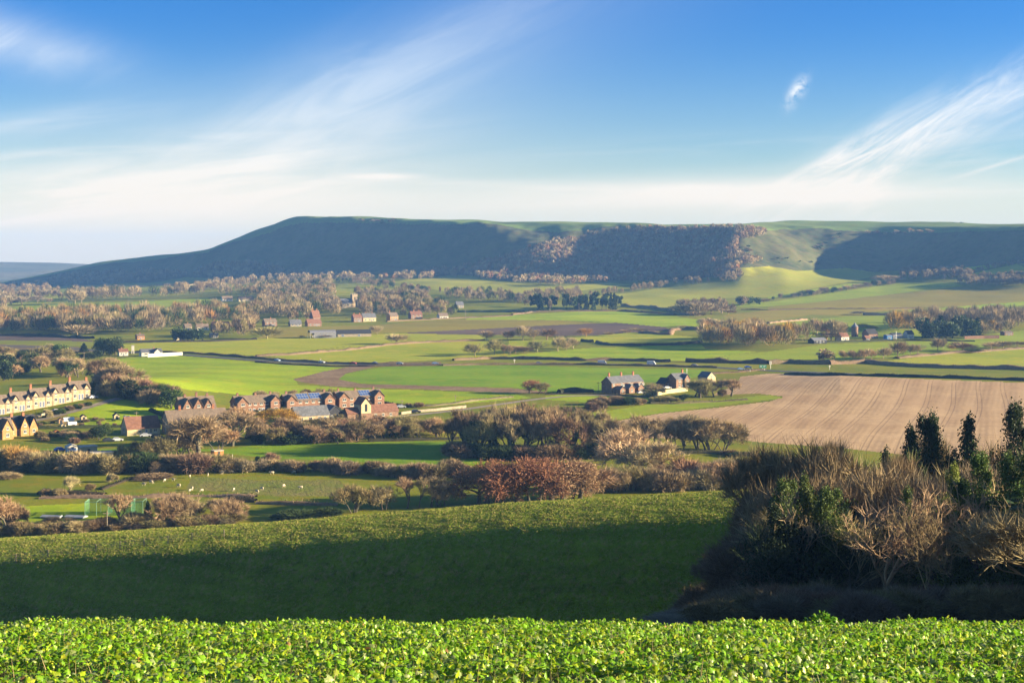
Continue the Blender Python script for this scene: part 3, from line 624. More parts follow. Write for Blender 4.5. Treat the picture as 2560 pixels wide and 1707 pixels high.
def hedge(name, tg, pts, h, w, c, label, cat='hedge', dens=1.0, rag=.5, c2=None, sz=.5, parent=None, ymin=300):
    """hedge or bank of scrub following the ground along a photo line"""
    P = Z(tg, pts); G = []
    for (x0, y0), (x1, y1) in zip(P[:-1], P[1:]):
        a, b = at(x0, y0, ymin), at(x1, y1, ymin); L = np.hypot(*(b-a)[:2]); m = max(2, int(L/3))
        for k in range(m): q = a+(b-a)*k/m; G.append((q[0], q[1], hgt(q[0], q[1])))
    G.append((b[0], b[1], hgt(b[0], b[1]))); G = np.array(G); rr = R(int(abs(G[0, 0])*7+len(G)) % 99991)
    T = nrm(np.gradient(G, axis=0)*np.array([1, 1, 0])); S = np.stack([-T[:, 1], T[:, 0], 0*T[:, 0]], 1)
    top = h*(.75+rag*(fbm(G[:, 0], G[:, 1], 22, 3)*.5+rr.normal(0, .12, len(G)))); top = np.clip(top, .35*h, None)
    prof = [(-.5, 0), (-.42, .55), (-.15, .8), (.15, .8), (.42, .55), (.5, 0)]
    V = np.stack([G+S*w*a+np.array([0, 0, 1.])*top[:, None]*b - np.array([0, 0, .2]) for a, b in prof], 1); n, m = V.shape[:2]; V = V.reshape(-1, 3)
    i, j = np.meshgrid(np.arange(n-1), np.arange(m-1), indexing='ij'); a = (i*m+j).ravel(); Qh = np.stack([a, a+1, a+m+1, a+m], 1)
    nb = int(len(G)*3*(h+w)*2.2*dens/ sz**.5); i = rr.randint(0, len(G)-1, nb); t = rr.rand(nb, 1); C = G[i]*(1-t)+G[i+1]*t; ang = rr.uniform(0, math.pi, nb)
    r0 = rr.uniform(.55, 1, nb); off = S[i]*(np.cos(ang)*w*.5*r0)[:, None]; zz = np.sin(ang)*top[i]*r0
    P0 = C+off+np.stack([0*zz, 0*zz, zz*.85], 1); P1 = P0+nrm(off/w+np.array([0, 0, .6])+rr.normal(size=(nb, 3))*.5)*sz*rr.uniform(.5, 1.6, (nb, 1)); Vb, Tb = blades(P0, P1, sz*.33*rr.uniform(.6, 1.3, nb), rr)
    me = mesh_np(name, np.concatenate([V, Vb]), [Qh, Tb+len(V)], [MT_TWIG], attrs={'tint': np.concatenate([np.full(len(V), .45), np.repeat(rr.rand(nb), 3)])})
    o = obj(name, me, parent); o.color = (*[v*HD for v in (CO[c] if isinstance(c, str) else c)], 1); tag(o, label, cat); return o
BR = ['puff1', 'puff2', 'puff3']; MD = ['round1', 'round2', 'round3', 'tall2', 'multi1']
# ---- woodland on the scarp: one uncountable mass ----
def woodmass(name, label, polys, spacing, h0, h1, cols, seed, nb=80, bw=.75, dim=1.0):
    rr = R(seed); pts = []
    for tg, pl in polys:
        P = Z(tg, pl); x0, y0 = P.min(0); x1, y1 = P.max(0); n = int((x1-x0)*(y1-y0)/(spacing**2)*1.6)
        xs, ys = rr.uniform(x0, x1, n), rr.uniform(y0, y1, n); k = inpoly(xs, ys, P) & ~np.array([excl(x, y) for x, y in zip(xs, ys)], bool); pts += [at(x, y, 800) for x, y in zip(xs[k], ys[k])]
    if not pts: return
    C = np.array(pts); n = len(C); h = rr.uniform(h0, h1, n); rad = h*rr.uniform(.28, .42, n)
    i = np.repeat(np.arange(n), nb); d = nrm(rr.normal(size=(n*nb, 3))+np.array([0, 0, .5])); rad_ = rad[i][:, None]
    cen = C[i]+np.stack([0*i, 0*i, h[i]*.6], 1); tip = cen+d*np.concatenate([rad_, rad_, h[i][:, None]*.4], 1); rootp = C[i]+np.stack([0*i, 0*i, h[i]*.1], 1)
    p0 = tip+(rootp-tip)*rr.uniform(.2, .42, (n*nb, 1)); V1, T1 = blades(p0, tip, bw*rr.uniform(.7, 1.4, n*nb), rr)
    cc = np.array([CO[c] for c in cols])[rr.randint(len(cols), size=n)]*rr.uniform(.8, 1.2, (n, 1))*dim; cc = cc[i]*rr.uniform(.75, 1.2, (n*nb, 1))
    m = bpy.data.materials.get('wood mass')
    if not m:
        m, nt, b = mat('wood mass', .95, .1); a = nt.nodes.new('ShaderNodeAttribute'); a.attribute_name = 'leafcol'; nt.links.new(a.outputs['Color'], b.inputs['Base Color'])
    me = mesh_np(name, V1, [T1], m); ca = me.attributes.new('leafcol', 'FLOAT_COLOR', 'POINT'); ca.data.foreach_set('color', np.concatenate([np.repeat(cc, 3, 0), np.ones((len(V1), 1))], 1).astype(np.float32).ravel())
    o = obj(name, me); tag(o, label, 'woodland', kind='stuff'); print(name, n); return o
woodmass('woodland', 'long bare wood climbing the shaded scarp to its crest', [
  (2, [(1080,755),(1280,725),(1500,690),(1620,672),(1850,660),(2000,615),(2352,545),(2352,755),(2150,745),(1850,698),(1500,735),(1250,750)]),
  (3, [(0,520),(130,490),(400,405),(640,385),(690,350),(1080,292),(1400,292),(1660,295),(2080,282),(2330,300),(2330,345),(2130,370),(2090,385),(2065,500),(2150,560),(2320,590),(2130,612),(2060,612),(2105,720),(2075,742),(1800,735),(1500,760),(1130,772),(900,762),(400,797),(0,768)])],
  5.6, 11, 16, ['grey', 'tan', 'tan', 'olive', 'brown', 'pale', 'pink', 'rust'], 5)
woodmass('woodland', 'bare wood rounding the low rise at the left foot of the hill', [
  (1, [(1750,690),(1850,640),(2000,600),(2200,600),(2352,615),(2352,770),(2150,735),(1900,725)]),
  (2, [(0,615),(180,640),(330,690),(470,700),(900,715),(1080,745),(760,752),(640,770),(300,760),(0,770)])],
  6.5, 10, 16, ['tan', 'grey', 'brown', 'tan', 'pale', 'tan'], 6)
woodmass('woodland', 'straight strip of bare wood under the tail of the hill', [
  (1, [(430,770),(600,715),(900,690),(1180,680),(1400,680),(1700,690),(1720,715),(1350,762),(900,785),(440,795)])],
  6.0, 12, 17, ['tan', 'brown', 'grey', 'tan'], 7)
SPC = {106: 7, 107: 7, 108: 7, 110: 8, 111: 9, 113: 8, 114: 8, 115: 10, 116: 9, 117: 9, 118: 9.5, 119: 10, 120: 9.5, 121: 8, 122: 11.5, 128: 9, 124: 11, 125: 10, 126: 9, 129: 9}
def mass(tg, poly, n, h0, h1, kinds, cols, where, group, seed, wide=None, sep=None):
    far = [c for c in cols]
    if any(k.startswith('pever') for k in kinds): far += ['dark']
    woodmass('woodland', f'mass of bare trees {where}', [(tg, poly)], SPC[seed], h0*1.1, h1*1.15, far, seed, nb=270, bw=.3, dim=.84)
# ---- woods and trees of the vale, far to near ----
scatter(4, [(890,300),(1490,285),(1500,320),(900,330)], 16, 6, 9, ['puffbush'], ['grey','pale','tan'], 'on the shaded scarp under the ridge', 'bushes under the ridge', 101, sep=.3)
scatter(2, [(900,185),(1340,190),(1350,225),(930,220)], 14, 4, 8, ['puffbush'], ['grey','dark','brown'], 'on the crest of the long hill', 'bushes on the hill crest', 102, sep=.3)
scatter(4, [(420,440),(640,330),(700,300),(650,380),(480,480)], 12, 4, 7, ['puffbush'], ['dark','brown','grey'], 'along the shadow edge of the scarp', 'bushes on the shadow edge', 103, sep=.3)
scatter(4, [(0,540),(200,530),(600,560),(560,600),(100,590)], 8, 3, 5, ['puffbush'], ['dark','green'], 'low on the sunlit spur', 'bushes on the sunlit spur', 104, sep=.3)
scatter(3, [(2150,440),(2200,440),(2220,520),(2160,500)], 5, 5, 8, ['puffbush'], ['grey','dark'], 'beside the wooded gully', 'bushes beside the gully', 105, sep=.3)
mass(4, [(1240,660),(1400,650),(1860,680),(1860,735),(1560,750),(1200,745)], 34, 9, 14, BR, ['tan','grey','brown','tan'], 'in the dark copse on the right rise', 'copse on the right rise', 106)
mass(4, [(1850,665),(2200,585),(2352,570),(2352,590),(2150,625),(1900,675)], 16, 4, 8, ['puffbush'], ['tan','grey','tan'], 'in the scrub line at the right edge', 'scrub line at the right edge', 107, sep=.4)
mass(4, [(1740,770),(1950,725),(2500,720),(2500,800),(1900,802)], 34, 8, 13, BR, ['tan','grey','tan','tan'], 'in the copse at the right edge', 'copse at the right edge', 108)
scatter(4, [(-20,935),(250,890),(500,855),(900,800),(1150,765),(1180,778),(900,815),(500,872),(250,905),(-20,945)], 44, 6, 10, ['puff3','puffbush'], ['tan','brown','grey','dark'], 'in the diagonal hedge line', 'long diagonal hedge line', 109, sep=.5)
place(4, [('puff3','tan',1090,765,88,190), ('puff1','tan',1320,655,30,120)], 'above the long diagonal hedge', 'trees above the diagonal hedge')
mass(3, [(560,915),(1100,840),(1500,785),(2070,735),(2080,748),(1500,800),(1100,855),(560,930)], 62, 8, 12, BR, ['tan','grey','tan','tan'], 'in the thick hedgerow across the pale fields', 'thick hedgerow across the pale fields', 110, sep=.5)
mass(3, [(120,930),(300,890),(600,880),(600,940),(150,950)], 18, 10, 15, BR, ['tan','grey','tan'], 'behind the dark pine row', 'trees behind the pine row', 111)
scatter(3, [(180,1005),(1000,990),(1010,1012),(180,1026)], 42, 15, 20, ['ppine','ppine','pufftall','pcone'], ['grey','dark','deep'], 'in the dark row behind the vivid field', 'dark row of pines', 112, (.6, .8), .3)
place(3, [('ppine','deep',640,990,95,55), ('ppine','deep',760,990,92,70), ('ppine','deep',915,1000,100,55)], 'rising above the dark pine row', 'pines above the row')
mass(2, [(340,700),(1000,742),(1300,745),(1850,695),(1850,715),(1300,752),(1000,755),(350,740)], 48, 8, 13, BR, ['tan','pale','grey'], 'in the belt above the church paddock', 'belt above the church paddock', 113, sep=.5)
mass(2, [(740,760),(900,755),(1500,835),(1690,868),(1680,885),(1480,862),(900,785),(740,780)], 34, 8, 12, BR+['pever1'], ['brown','tan','dark','brown'], 'in the dark hedge beyond the church paddock', 'dark hedge beyond the paddock', 114, sep=.45)
place(2, [('puff1','grey',1510,890,95,110), ('pufftall','brown',1690,865,85,30), ('puff2','grey',1760,880,50,40), ('puff2','grey',1850,880,60,50)], 'on the pale field right of the paddock', 'trees right of the paddock')
mass(2, [(1700,880),(1900,870),(2352,900),(2352,965),(2100,965),(1750,930)], 26, 10, 15, BR+['pever1','pever2'], ['grey','dark','tan','tan'], 'in the grove right of the village', 'grove right of the village', 115)
mass(3, [(-20,920),(70,920),(180,960),(180,1000),(-20,960)], 6, 9, 13, BR, ['brown','grey'], 'beside the left end of the pine row', 'trees at the pine row end', 116)
mass(2, [(0,790),(650,770),(720,850),(690,960),(300,960),(0,930)], 60, 13, 18, BR+['pever1'], ['tan','grey','tan','brown','tan','dark'], 'in the wood behind the church', 'wood behind the church', 117)
mass(2, [(920,880),(1450,900),(1750,1010),(1700,1050),(1100,1050),(930,1000)], 50, 11, 16, BR+['pever2'], ['tan','grey','olive','brown','tan'], 'among the village trees right of the church', 'village trees right of the church', 118)
mass(2, [(0,1000),(600,960),(760,1010),(880,1060),(860,1110),(650,1060),(480,1100),(200,1100),(0,1085)], 50, 12, 17, BR+['pever1'], ['tan','pale','olive','tan','dark','grey'], 'among the village trees left of the church', 'village trees left of the church', 119)
mass(1, [(610,900),(1000,890),(1400,900),(1700,880),(2352,870),(2352,915),(1900,890),(1400,915),(620,950)], 62, 14, 20, BR+['pever2'], ['tan','grey','tan','brown','tan'], 'in the upper wood left of the village', 'upper wood left of the village', 120, sep=.45)
mass(1, [(-30,800),(430,820),(560,860),(300,870),(-30,860)], 20, 10, 16, BR, ['grey','tan','brown'], 'at the foot of the hill tail', 'trees at the foot of the hill tail', 121)
place(1, [('puff3','grey',270,815,70,100), ('puff1','tan',370,820,100,90), ('puff3','grey',345,945,80,120), ('puff3','brown',460,945,50,50), ('puff1','grey',200,960,95,140), ('puff2','grey',60,970,110,150), ('pever1','dark',130,960,80,70), ('puff1','tan',690,955,150,140), ('puff2','tan',750,950,140,100)], 'on the straw green pasture at the left', 'trees on the left pasture')
mass(1, [(-30,1130),(400,1130),(900,1090),(1500,1080),(2352,1060),(2352,1130),(2200,1190),(1700,1200),(1200,1240),(-30,1235)], 104, 13, 19, BR+['puff1','pever1','pever2'], ['tan','pale','olive','tan','brown','orange','dark','grey'], 'in the broad lower wood left of the village', 'broad lower wood left of the village', 122, sep=.5)
for tg_, pl_, sd_, h_, cl_, wh_ in [(1, [(-30,870),(420,870),(560,900),(560,930),(200,940),(-30,1010)], 150, 13, ['grey','tan','brown'], 'at the far left beside the pastures'),
    (2, [(0,960),(480,930),(700,960),(900,1000),(1080,1060),(860,1075),(620,1040),(300,1060),(0,1060)], 151, 14, ['tan','grey','olive','brown'], 'just below the church'),
    (2, [(150,1110),(480,1110),(640,1125),(900,1105),(900,1120),(480,1150),(150,1140)], 152, 9, ['brown','dark','tan'], 'in the gardens of the village street'),
    (2, [(1000,1050),(1700,1040),(1900,1050),(1900,1075),(1200,1085),(1000,1095)], 153, 10, ['brown','tan','dark','grey'], 'behind the right half of the village street'),
    (1, [(2250,1150),(2352,1140),(2352,1265),(2250,1270),(2100,1262),(1960,1275),(1960,1240)], 154, 11, ['tan','olive','brown'], 'at the right end of the lower wood'),
    (1, [(-30,1190),(1500,1190),(1500,1238),(-30,1238)], 155, 14, ['tan','brown','dark','grey','olive'], 'along the front of the lower wood'),
    (3, [(1500,1010),(2000,1000),(2050,1060),(1600,1068)], 156, 13, ['tan','grey','brown'], 'in the rounded copse by the vivid field'),
    (1, [(2200,760),(2352,740),(2352,800),(1900,850),(1500,850)], 157, 14, ['tan','tan','brown'], 'linking hill and village on the left')]:
    SPC[sd_] = 9.0; mass(tg_, pl_, 0, h_*.9, h_*1.15, BR, cl_, wh_, '', sd_)
scatter(1, [(1540,1295),(1950,1290),(1950,1300),(1540,1305)], 12, 9, 12, ['pever1','pever2'], ['deep','dark'], 'in the clipped evergreen belt', 'clipped evergreen belt', 123, (.8, 1.0), .3)
place(1, [('puff3','tan',710,1250,120,220)], 'spreading alone before the lower wood', 'lone spreading tree')
place(3, [('puff3','olive',1600,1060,120,200), ('puff1','tan',1720,1065,145,200), ('puff2','tan',1830,1050,125,180), ('puff3','tan',1930,1040,100,150), ('puffbush','brown',1690,1080,70,90), ('puffbush','tan',1990,1050,60,90), ('pever1','deep',1465,1015,38,60)], 'in the rounded copse', 'rounded copse before the pale fields')
place(3, [('pever2','dark',2090,970,90,60), ('pever1','grey',2130,970,95,80), ('pever2','dark',2190,965,80,70), ('pever1','dark',2255,960,70,60), ('puffbush','brown',2310,945,50,70)], 'at the near end of the diagonal hedge', 'trees at the hedge end')
# middle of the vale
place(3, [('puff2','tan',1800,1190,130,130), ('puff1','tan',1880,1190,120,150), ('puff1','tan',1960,1190,110,140), ('puff2','pale',1740,1160,90,80)], 'rising behind the golden copse', 'trees behind the golden copse')
mass(3, [(1735,1280),(2352,1265),(2352,1380),(1900,1375),(1750,1360)], 26, 13, 17, BR, ['tan','pale','gold','gold','olive','orange','tan'], 'in the golden copse above the road', 'golden copse above the road', 124, (1., 1.3), .45)
mass(4, [(-30,1330),(380,1290),(400,1320),(100,1375),(-30,1385)], 16, 12, 17, BR, ['tan','brown','olive','gold'], 'in the copse left of the round tower farm', 'copse left of the farm', 125, (1, 1.3), .45)
place(4, [('puff2','tan',450,1250,200,150), ('puff1','pink',540,1280,220,170), ('puff2','tan',620,1290,235,180), ('puff1','tan',690,1230,140,110), ('puff1','gold',870,1190,70,120), ('puff2','olive',960,1200,65,120), ('puffbush','brown',580,1290,100,160)], 'by the round tower farm', 'tall trees by the farm')
mass(4, [(1100,1190),(1400,1160),(1500,1180),(1400,1240),(1150,1230)], 14, 14, 19, BR, ['olive','tan','gold','tan'], 'behind the white farmhouse', 'trees behind the white farmhouse', 126, sep=.4)
scatter(4, [(1350,1255),(1700,1255),(1920,1240),(1930,1275),(1500,1278)], 15, 13, 19, ['pever1','pever2','pcone'], ['deep','dark'], 'in the dark grove right of the farm', 'dark grove right of the farm', 127, (.8, 1.1), .35)
mass(4, [(1450,1130),(2050,1100),(2500,1110),(2500,1170),(2000,1190),(1500,1170)], 34, 12, 17, BR, ['tan','grey','tan','tan'], 'in the mauve wood behind the farm grove', 'mauve wood behind the farm grove', 128, sep=.5)
mass(4, [(1950,1225),(2230,1210),(2230,1250),(1960,1265)], 12, 9, 13, BR, ['tan','olive','gold','grey'], 'at the right end of the farm grove', 'trees ending the farm grove', 129, sep=.4)
place(4, [('pever1','brown',545,1475,110,150), ('puff2','tan',700,1470,110,90), ('puff2','tan',790,1480,125,110), ('puff1','tan',880,1480,135,90), ('puff1','pale',950,1465,120,110), ('puff1','pale',1060,1460,130,130), ('puff1','tan',1190,1450,190,150), ('puff2','tan',1310,1420,110,90), ('puff1','tan',1375,1415,110,110), ('puff1','tan',1560,1390,150,110), ('puff2','tan',1610,1370,120,70), ('puffbush','orange',1690,1380,60,80), ('puffbush','brown',1790,1390,105,170), ('puffbush','tan',2050,1370,80,120), ('puff3','tan',2160,1360,75,120), ('puffbush','brown',2290,1345,60,120), ('puffbush','dark',1880,1400,35,130)], 'in the open row below the farm', 'open row below the farm')
place(3, [('puff1','tan',100,1290,170,130), ('puff2','tan',200,1290,120,90), ('puff1','brown',320,1285,130,150), ('puff1','tan',420,1390,165,130), ('puff2','tan',560,1365,125,150), ('puff1','olive',230,1395,125,150), ('puffbush','brown',110,1405,80,100), ('puffbush','brown',30,1410,90,110), ('puff3','orange',680,1255,90,130), ('puffbush','brown',890,1248,45,70), ('puffbush','tan',1160,1215,50,90), ('puffbush','tan',1050,1225,45,60), ('puffbush','tan',1580,1180,35,70), ('puff1','tan',500,1385,100,90)], 'around the middle fields', 'trees around the middle fields')
place(2, [('puff1','tan',1110,1238,100,105), ('puff3','tan',1290,1325,110,170), ('puff1','olive',2010,1435,140,160), ('puff1','olive',2190,1420,170,150), ('puff2','brown',2280,1415,110,70), ('puff1','brown',2335,1420,110,70), ('puff1','tan',2120,1290,110,110), ('puff1','tan',2310,1290,110,110), ('puff3','olive',100,1275,130,200), ('puffbush','brown',420,1262,20,40), ('puffbush','brown',640,1268,38,60)], 'standing in the fields by the barns', 'field trees by the barns')
place(1, [('ever1','green',950,1420,170,150), ('ever2','dark',1060,1425,175,150), ('ever1','deep',895,1450,80,80), ('cone','deep',770,1400,85,100), ('round2','tan',510,1440,150,110), ('shrub1','dark',800,1460,80,120)], 'left of the white bungalow', 'trees left of the bungalow')
scatter(5, [(-80,80),(300,60),(700,90),(950,170),(1000,290),(820,320),(760,240),(400,200),(-80,260)], 46, 8, 13, ['round1','round2','round3','tall2','ever1','shrub1'], ['olive','tan','brown','olive','dark','pink'], 'on the bank behind the terrace', 'wooded bank behind the terrace', 130, sep=.5)
scatter(5, [(790,390),(980,260),(1130,330),(1300,380),(1560,430),(1500,480),(1250,450),(960,370)], 26, 6, 11, ['round3','shrub1','shrub2','ever1','round2'], ['tan','brown','olive','dark','pink'], 'in shrubbery right of the terrace', 'shrubbery right of the terrace', 131, sep=.45)
place(5, [('round1','tan',1040,320,240,230), ('cone','dark',1045,370,130,100), ('ever1','green',1460,480,180,150), ('shrub2','orange',1590,440,70,110), ('round3','tan',380,560,90,90), ('ever1','dark',840,750,130,120), ('ever2','green',900,720,110,110)], 'around the village green', 'trees around the village green')
place(5, [('round1','pink',1690,880,390,360), ('round2','pink',1620,870,300,260), ('tall1','tan',1980,800,330,200), ('multi1','pink',1850,850,260,240), ('multi1','pink',2080,740,250,240), ('tall1','pink',2030,700,260,160), ('multi2','olive',1420,900,230,230), ('multi1','olive',1330,910,190,180), ('multi2','tan',1530,880,200,200), ('tall2','tan',1900,800,180,130), ('round2','olive',1220,900,170,150), ('round3','olive',1040,900,140,130)], 'in the tall group before the estate', 'tall group before the estate')
scatter(5, [(-80,960),(380,1000),(700,1000),(1150,1000),(1980,1000),(1980,1025),(1150,1035),(600,1030),(-80,1010)], 42, 4, 7.5, ['shrub1','shrub2','round3','shrub1'], ['brown','tan','olive','brown','dark'], 'in the hedge above the sheep', 'thick hedge above the sheep pasture', 132, (1.0, 1.4), .5)
place(5, [('round3','orange',60,1000,250,330), ('round3','tan',240,1005,210,230), ('round1','tan',320,1015,190,160), ('round1','olive',520,1000,140,150), ('ever1','deep',100,985,100,110), ('shrub2','tan',480,1000,110,130), ('round3','brown',880,1010,110,180)], 'near the flat roofed yard', 'trees near the yard')
place(5, [('round1','pale',600,1205,170,110), ('shrub1','tan',965,1105,90,80), ('shrub1','brown',780,1180,80,80), ('shrub1','tan',400,1220,75,100), ('shrub2','tan',500,1220,70,100), ('shrub2','brown',1310,1075,45,250), ('shrub2','tan',60,1075,60,180)], 'dotted on the grazing pasture', 'bushes on the grazing pasture')
place(5, [('round2','pink',60,1520,340,260), ('round1','pink',20,1500,260,200), ('tall2','pink',1020,1500,330,250), ('cone','ivy',1260,1480,210,110), ('multi2','tan',1380,1470,310,220), ('multi1','tan',1480,1460,300,240), ('multi2','tan',1600,1450,260,200), ('multi1','tan',1850,1440,220,220), ('multi2','tan',1950,1430,210,190), ('multi1','brown',490,1490,110,200), ('shrub1','brown',760,1500,90,140), ('shrub2','brown',900,1495,110,160), ('shrub1','dark',560,1530,90,100), ('shrub2','brown',240,1520,80,200), ('shrub1','brown',150,1480,250,160), ('shrub2','tan',1150,1490,150,200)], 'in the row before the sports ground', 'row before the sports ground')
scatter(5, [(0,1540),(1200,1490),(2182,1440),(2182,1455),(1200,1510),(0,1560)], 34, 1.8, 3.2, ['shrub1','shrub2'], ['tan','brown','grey','olive'], 'in low scrub beyond the brow', 'low scrub beyond the brow', 133, (1.3, 2.2), .5)
scatter(6, [(0,800),(350,790),(960,770),(1600,740),(1700,735),(1700,700),(1200,680),(600,700),(0,740)], 46, 6, 9.5, ['round1','round2','round3','ivied1','multi1','round3'], ['tan','olive','brown','tan','pink'], 'in the row along the meadow', 'tree row along the lush meadow', 134, sep=.5)
place(6, [('ivied1','brown',450,780,110,90), ('ivied2','brown',700,780,110,110), ('ever1','dark',300,785,90,170), ('ever2','dark',20,780,90,110), ('leafy1','gold',180,620,155,190), ('round1','olive',860,760,200,180), ('round3','olive',1140,720,150,160), ('round3','olive',1290,700,150,170), ('shrub1','brown',1300,470,45,60), ('shrub1','brown',1395,470,55,90)], 'standing out along the barn hedge', 'trees along the barn hedge')
place(6, [('leafy1','rust',1900,1290,330,260), ('leafy2','rust',2050,1280,400,330), ('leafy1','rust',2230,1290,440,360), ('leafy2','rust',2420,1280,420,300), ('leafy1','pink',2620,1260,380,330), ('round1','pink',2760,1250,370,330), ('round2','tan',2100,1290,330,260), ('leafy2','rust',2860,1240,200,130), ('leafy1','rust',1970,1285,360,330), ('leafy2','rust',2330,1280,400,340), ('leafy1','rust',2520,1265,390,330), ('leafy2','pink',2700,1250,350,300)], 'in the copper clump', 'copper coloured clump')
place(6, [('multi1','olive',830,1370,280,220), ('round1','olive',850,1360,250,200), ('multi2','tan',1090,1345,260,200), ('tall1','tan',1290,1330,300,130), ('tall2','tan',1390,1325,300,130), ('tall1','tan',1500,1320,290,130), ('tall2','tan',1610,1310,270,140), ('multi1','tan',1550,1310,210,220), ('shrub1','dark',1000,1300,110,80), ('shrub2','dark',330,1420,90,260), ('shrub1','dark',560,1400,90,260), ('shrub2','dark',220,1420,50,160)], 'left of the copper clump', 'trees left of the copper clump')
scatter(6, [(-300,1000),(0,1000),(900,1010),(1850,1050),(1850,1075),(1200,1075),(500,1020),(-300,1025)], 38, 3, 5.2, ['shrub1','shrub2','round3'], ['tan','brown','olive','grey'], 'in the hedge below the meadow', 'straggling hedge below the meadow', 135, (1, 1.5), .5)
place(6, [('shrub2','brown',1670,1040,150,190), ('round1','pink',130,975,140,100), ('ever1','deep',10,930,50,40), ('ever2','deep',65,930,45,45)], 'on the edge of the lush meadow', 'trees edging the lush meadow')
scatter(7, [(-520,870),(-300,780),(0,800),(600,830),(860,850),(860,880),(300,890),(-200,890)], 34, 14, 19, ['tall1','tall2','round2','ivied1','ivied2','multi1'], ['tan','olive','tan','brown'], 'in the dense middle wood', 'dense wood left of the pale tree', 136, (.8, 1.05), .42)
scatter(7, [(-500,880),(-200,895),(300,905),(860,890),(860,905),(300,915),(-500,905)], 26, 4, 6, ['shrub1','shrub2','ever1'], ['dark','brown','deep','brown'], 'under the dense middle wood', 'undergrowth of the dense wood', 137, (1.1, 1.6), .4)
scatter(7, [(900,800),(1300,790),(1900,800),(1900,840),(1300,840),(900,860)], 17, 9, 13, ['tall1','tall2','multi1','round2'], ['tan','olive','tan'], 'in the row before the stubble', 'open row before the stubble', 138, (.8, 1.1), .4)
place(7, [('ever1','deep',740,880,290,110), ('ivied2','tan',860,880,370,150), ('ivied1','tan',520,880,380,170), ('tall1','tan',1470,800,310,190), ('tall2','tan',1590,820,330,210), ('multi1','tan',1700,830,330,260), ('multi1','tan',1800,840,220,200)], 'standing clear of the stubble edge wood', 'trees at the stubble edge')
place(7, [('round2','pale',1130,1090,490,560), ('tall2','pale',1250,1085,400,380), ('round2','pale',1010,1080,380,380)], 'in the big pale clump', 'big pale clump')
place(7, [('shrub1','brown',1850,880,60,130), ('shrub2','dark',1900,890,45,120)], 'at the green corner below the stubble', 'bushes at the green corner')
scatter(7, [(750,1215),(1300,1190),(1800,1165),(2182,1140),(2500,1120),(2500,1060),(1900,1080),(1300,1120),(800,1150)], 44, 6, 9, ['multi1','multi2','shrub1','round2','shrub2'], ['tan','olive','brown','pink','tan','grey'], 'in scrub behind the sunlit brow', 'scrub belt behind the brow', 139, (.9, 1.3), .5)
place(7, [('leafy1','rust',150,350,130,110), ('leafy2','olive',230,355,110,140), ('round3','tan',1190,370,125,180), ('round2','tan',1320,290,80,110), ('round1','olive',1600,390,180,200), ('round2','tan',1720,385,180,190), ('round1','tan',1870,375,170,150), ('round3','tan',1560,380,160,150), ('ever1','dark',1465,415,65,80), ('shrub1','olive',1340,430,70,160), ('shrub2','olive',1240,430,60,120), ('shrub1','brown',1790,380,80,80), ('round2','tan',1650,270,60,90), ('ever1','deep',945,355,25,60)], 'around the brick houses by the lane', 'trees around the brick houses')
scatter(7, [(630,500),(760,440),(1130,430),(1130,450),(800,470),(660,515)], 12, 3, 5, ['shrub1','shrub2'], ['brown','tan','dark'], 'in the hedge below the brick houses', 'broken hedge below the brick houses', 140, sep=.4)
# ---- hedges ----
hedge('hedge', 3, [(-540,1475),(-200,1460),(150,1462),(480,1468),(650,1478),(900,1475),(1280,1484),(1450,1490)], 3.2, 3, 'brown', 'dark trimmed hedge on the far side of the main road behind the vans')
hedge('hedge', 3, [(1600,1488),(1800,1495),(2100,1500),(2352,1505)], 4.2, 3.5, 'brown', 'tall dark hedge behind the green road sign')
hedge('hedge', 4, [(0,1508),(200,1500),(420,1510),(560,1512)], 4.5, 3.5, 'brown', 'tall dark hedge behind the white road sign')
hedge('hedge', 3, [(-640,1522),(-300,1515),(200,1512),(600,1512),(1000,1520),(1400,1530),(1880,1542)], 2.2, 3, 'brown', 'long low hedge on the near side of the road in front of the vans')
hedge('hedge', 2, [(0,1455),(250,1475),(700,1500),(1100,1510),(1700,1503)], 2.2, 2.5, 'brown', 'dark roadside hedge behind the string of cars')
hedge('hedge', 2, [(0,1490),(300,1512),(700,1528),(1050,1530),(1700,1520)], 1.6, 2.5, (.2,.14,.09), 'reddish brown roadside bank in front of the string of cars')
hedge('hedge', 1, [(1250,1395),(1700,1405),(2000,1425),(2352,1455)], 2.4, 3, 'brown', 'dark roadside hedge running right from the bungalow')
hedge('hedge', 4, [(560,1510),(900,1500),(1300,1530),(1700,1545),(2352,1560),(2700,1575)], 4.0, 5, (.3,.19,.12), 'broad reddish hedge between pasture and stubble at the right', c2='brown')
hedge('hedge', 8, [(150,190),(600,200),(1200,215),(1700,228),(2182,245),(2500,255)], 2.6, 3, (.04,.045,.03), 'dark clipped hedge along the top of the stubble')
hedge('hedge', 4, [(1180,1455),(1450,1430),(1700,1405),(1900,1400),(2352,1365),(2700,1362)], 2.5, 5, 'brown', 'scrubby brown hedge slanting above the right pasture')
hedge('hedge', 2, [(0,1437),(300,1425),(600,1400),(900,1375),(1200,1335),(1600,1308),(1950,1295),(2100,1292)], 2.6, 4, 'brown', 'long curving brown hedge between the two pale pastures')
hedge('hedge', 3, [(780,1310),(900,1335),(1100,1338),(1500,1335),(1740,1310)], 3.2, 3, (.06,.06,.035), 'dark hedge left of the golden copse')
hedge('hedge', 3, [(640,1300),(740,1308)], 3.0, 3, (.06,.06,.035), 'short dark hedge piece between the middle fields')
hedge('hedge', 3, [(1180,1222),(1450,1238),(1470,1200),(1700,1185)], 4, 6, (.3,.19,.12), 'russet scrub at the end of the ploughed field')
hedge('hedge', 3, [(1010,978),(1250,992),(1400,1010),(1650,1065)], 5, 6, 'tan', 'thin hedge curving to the copse before the pale fields')
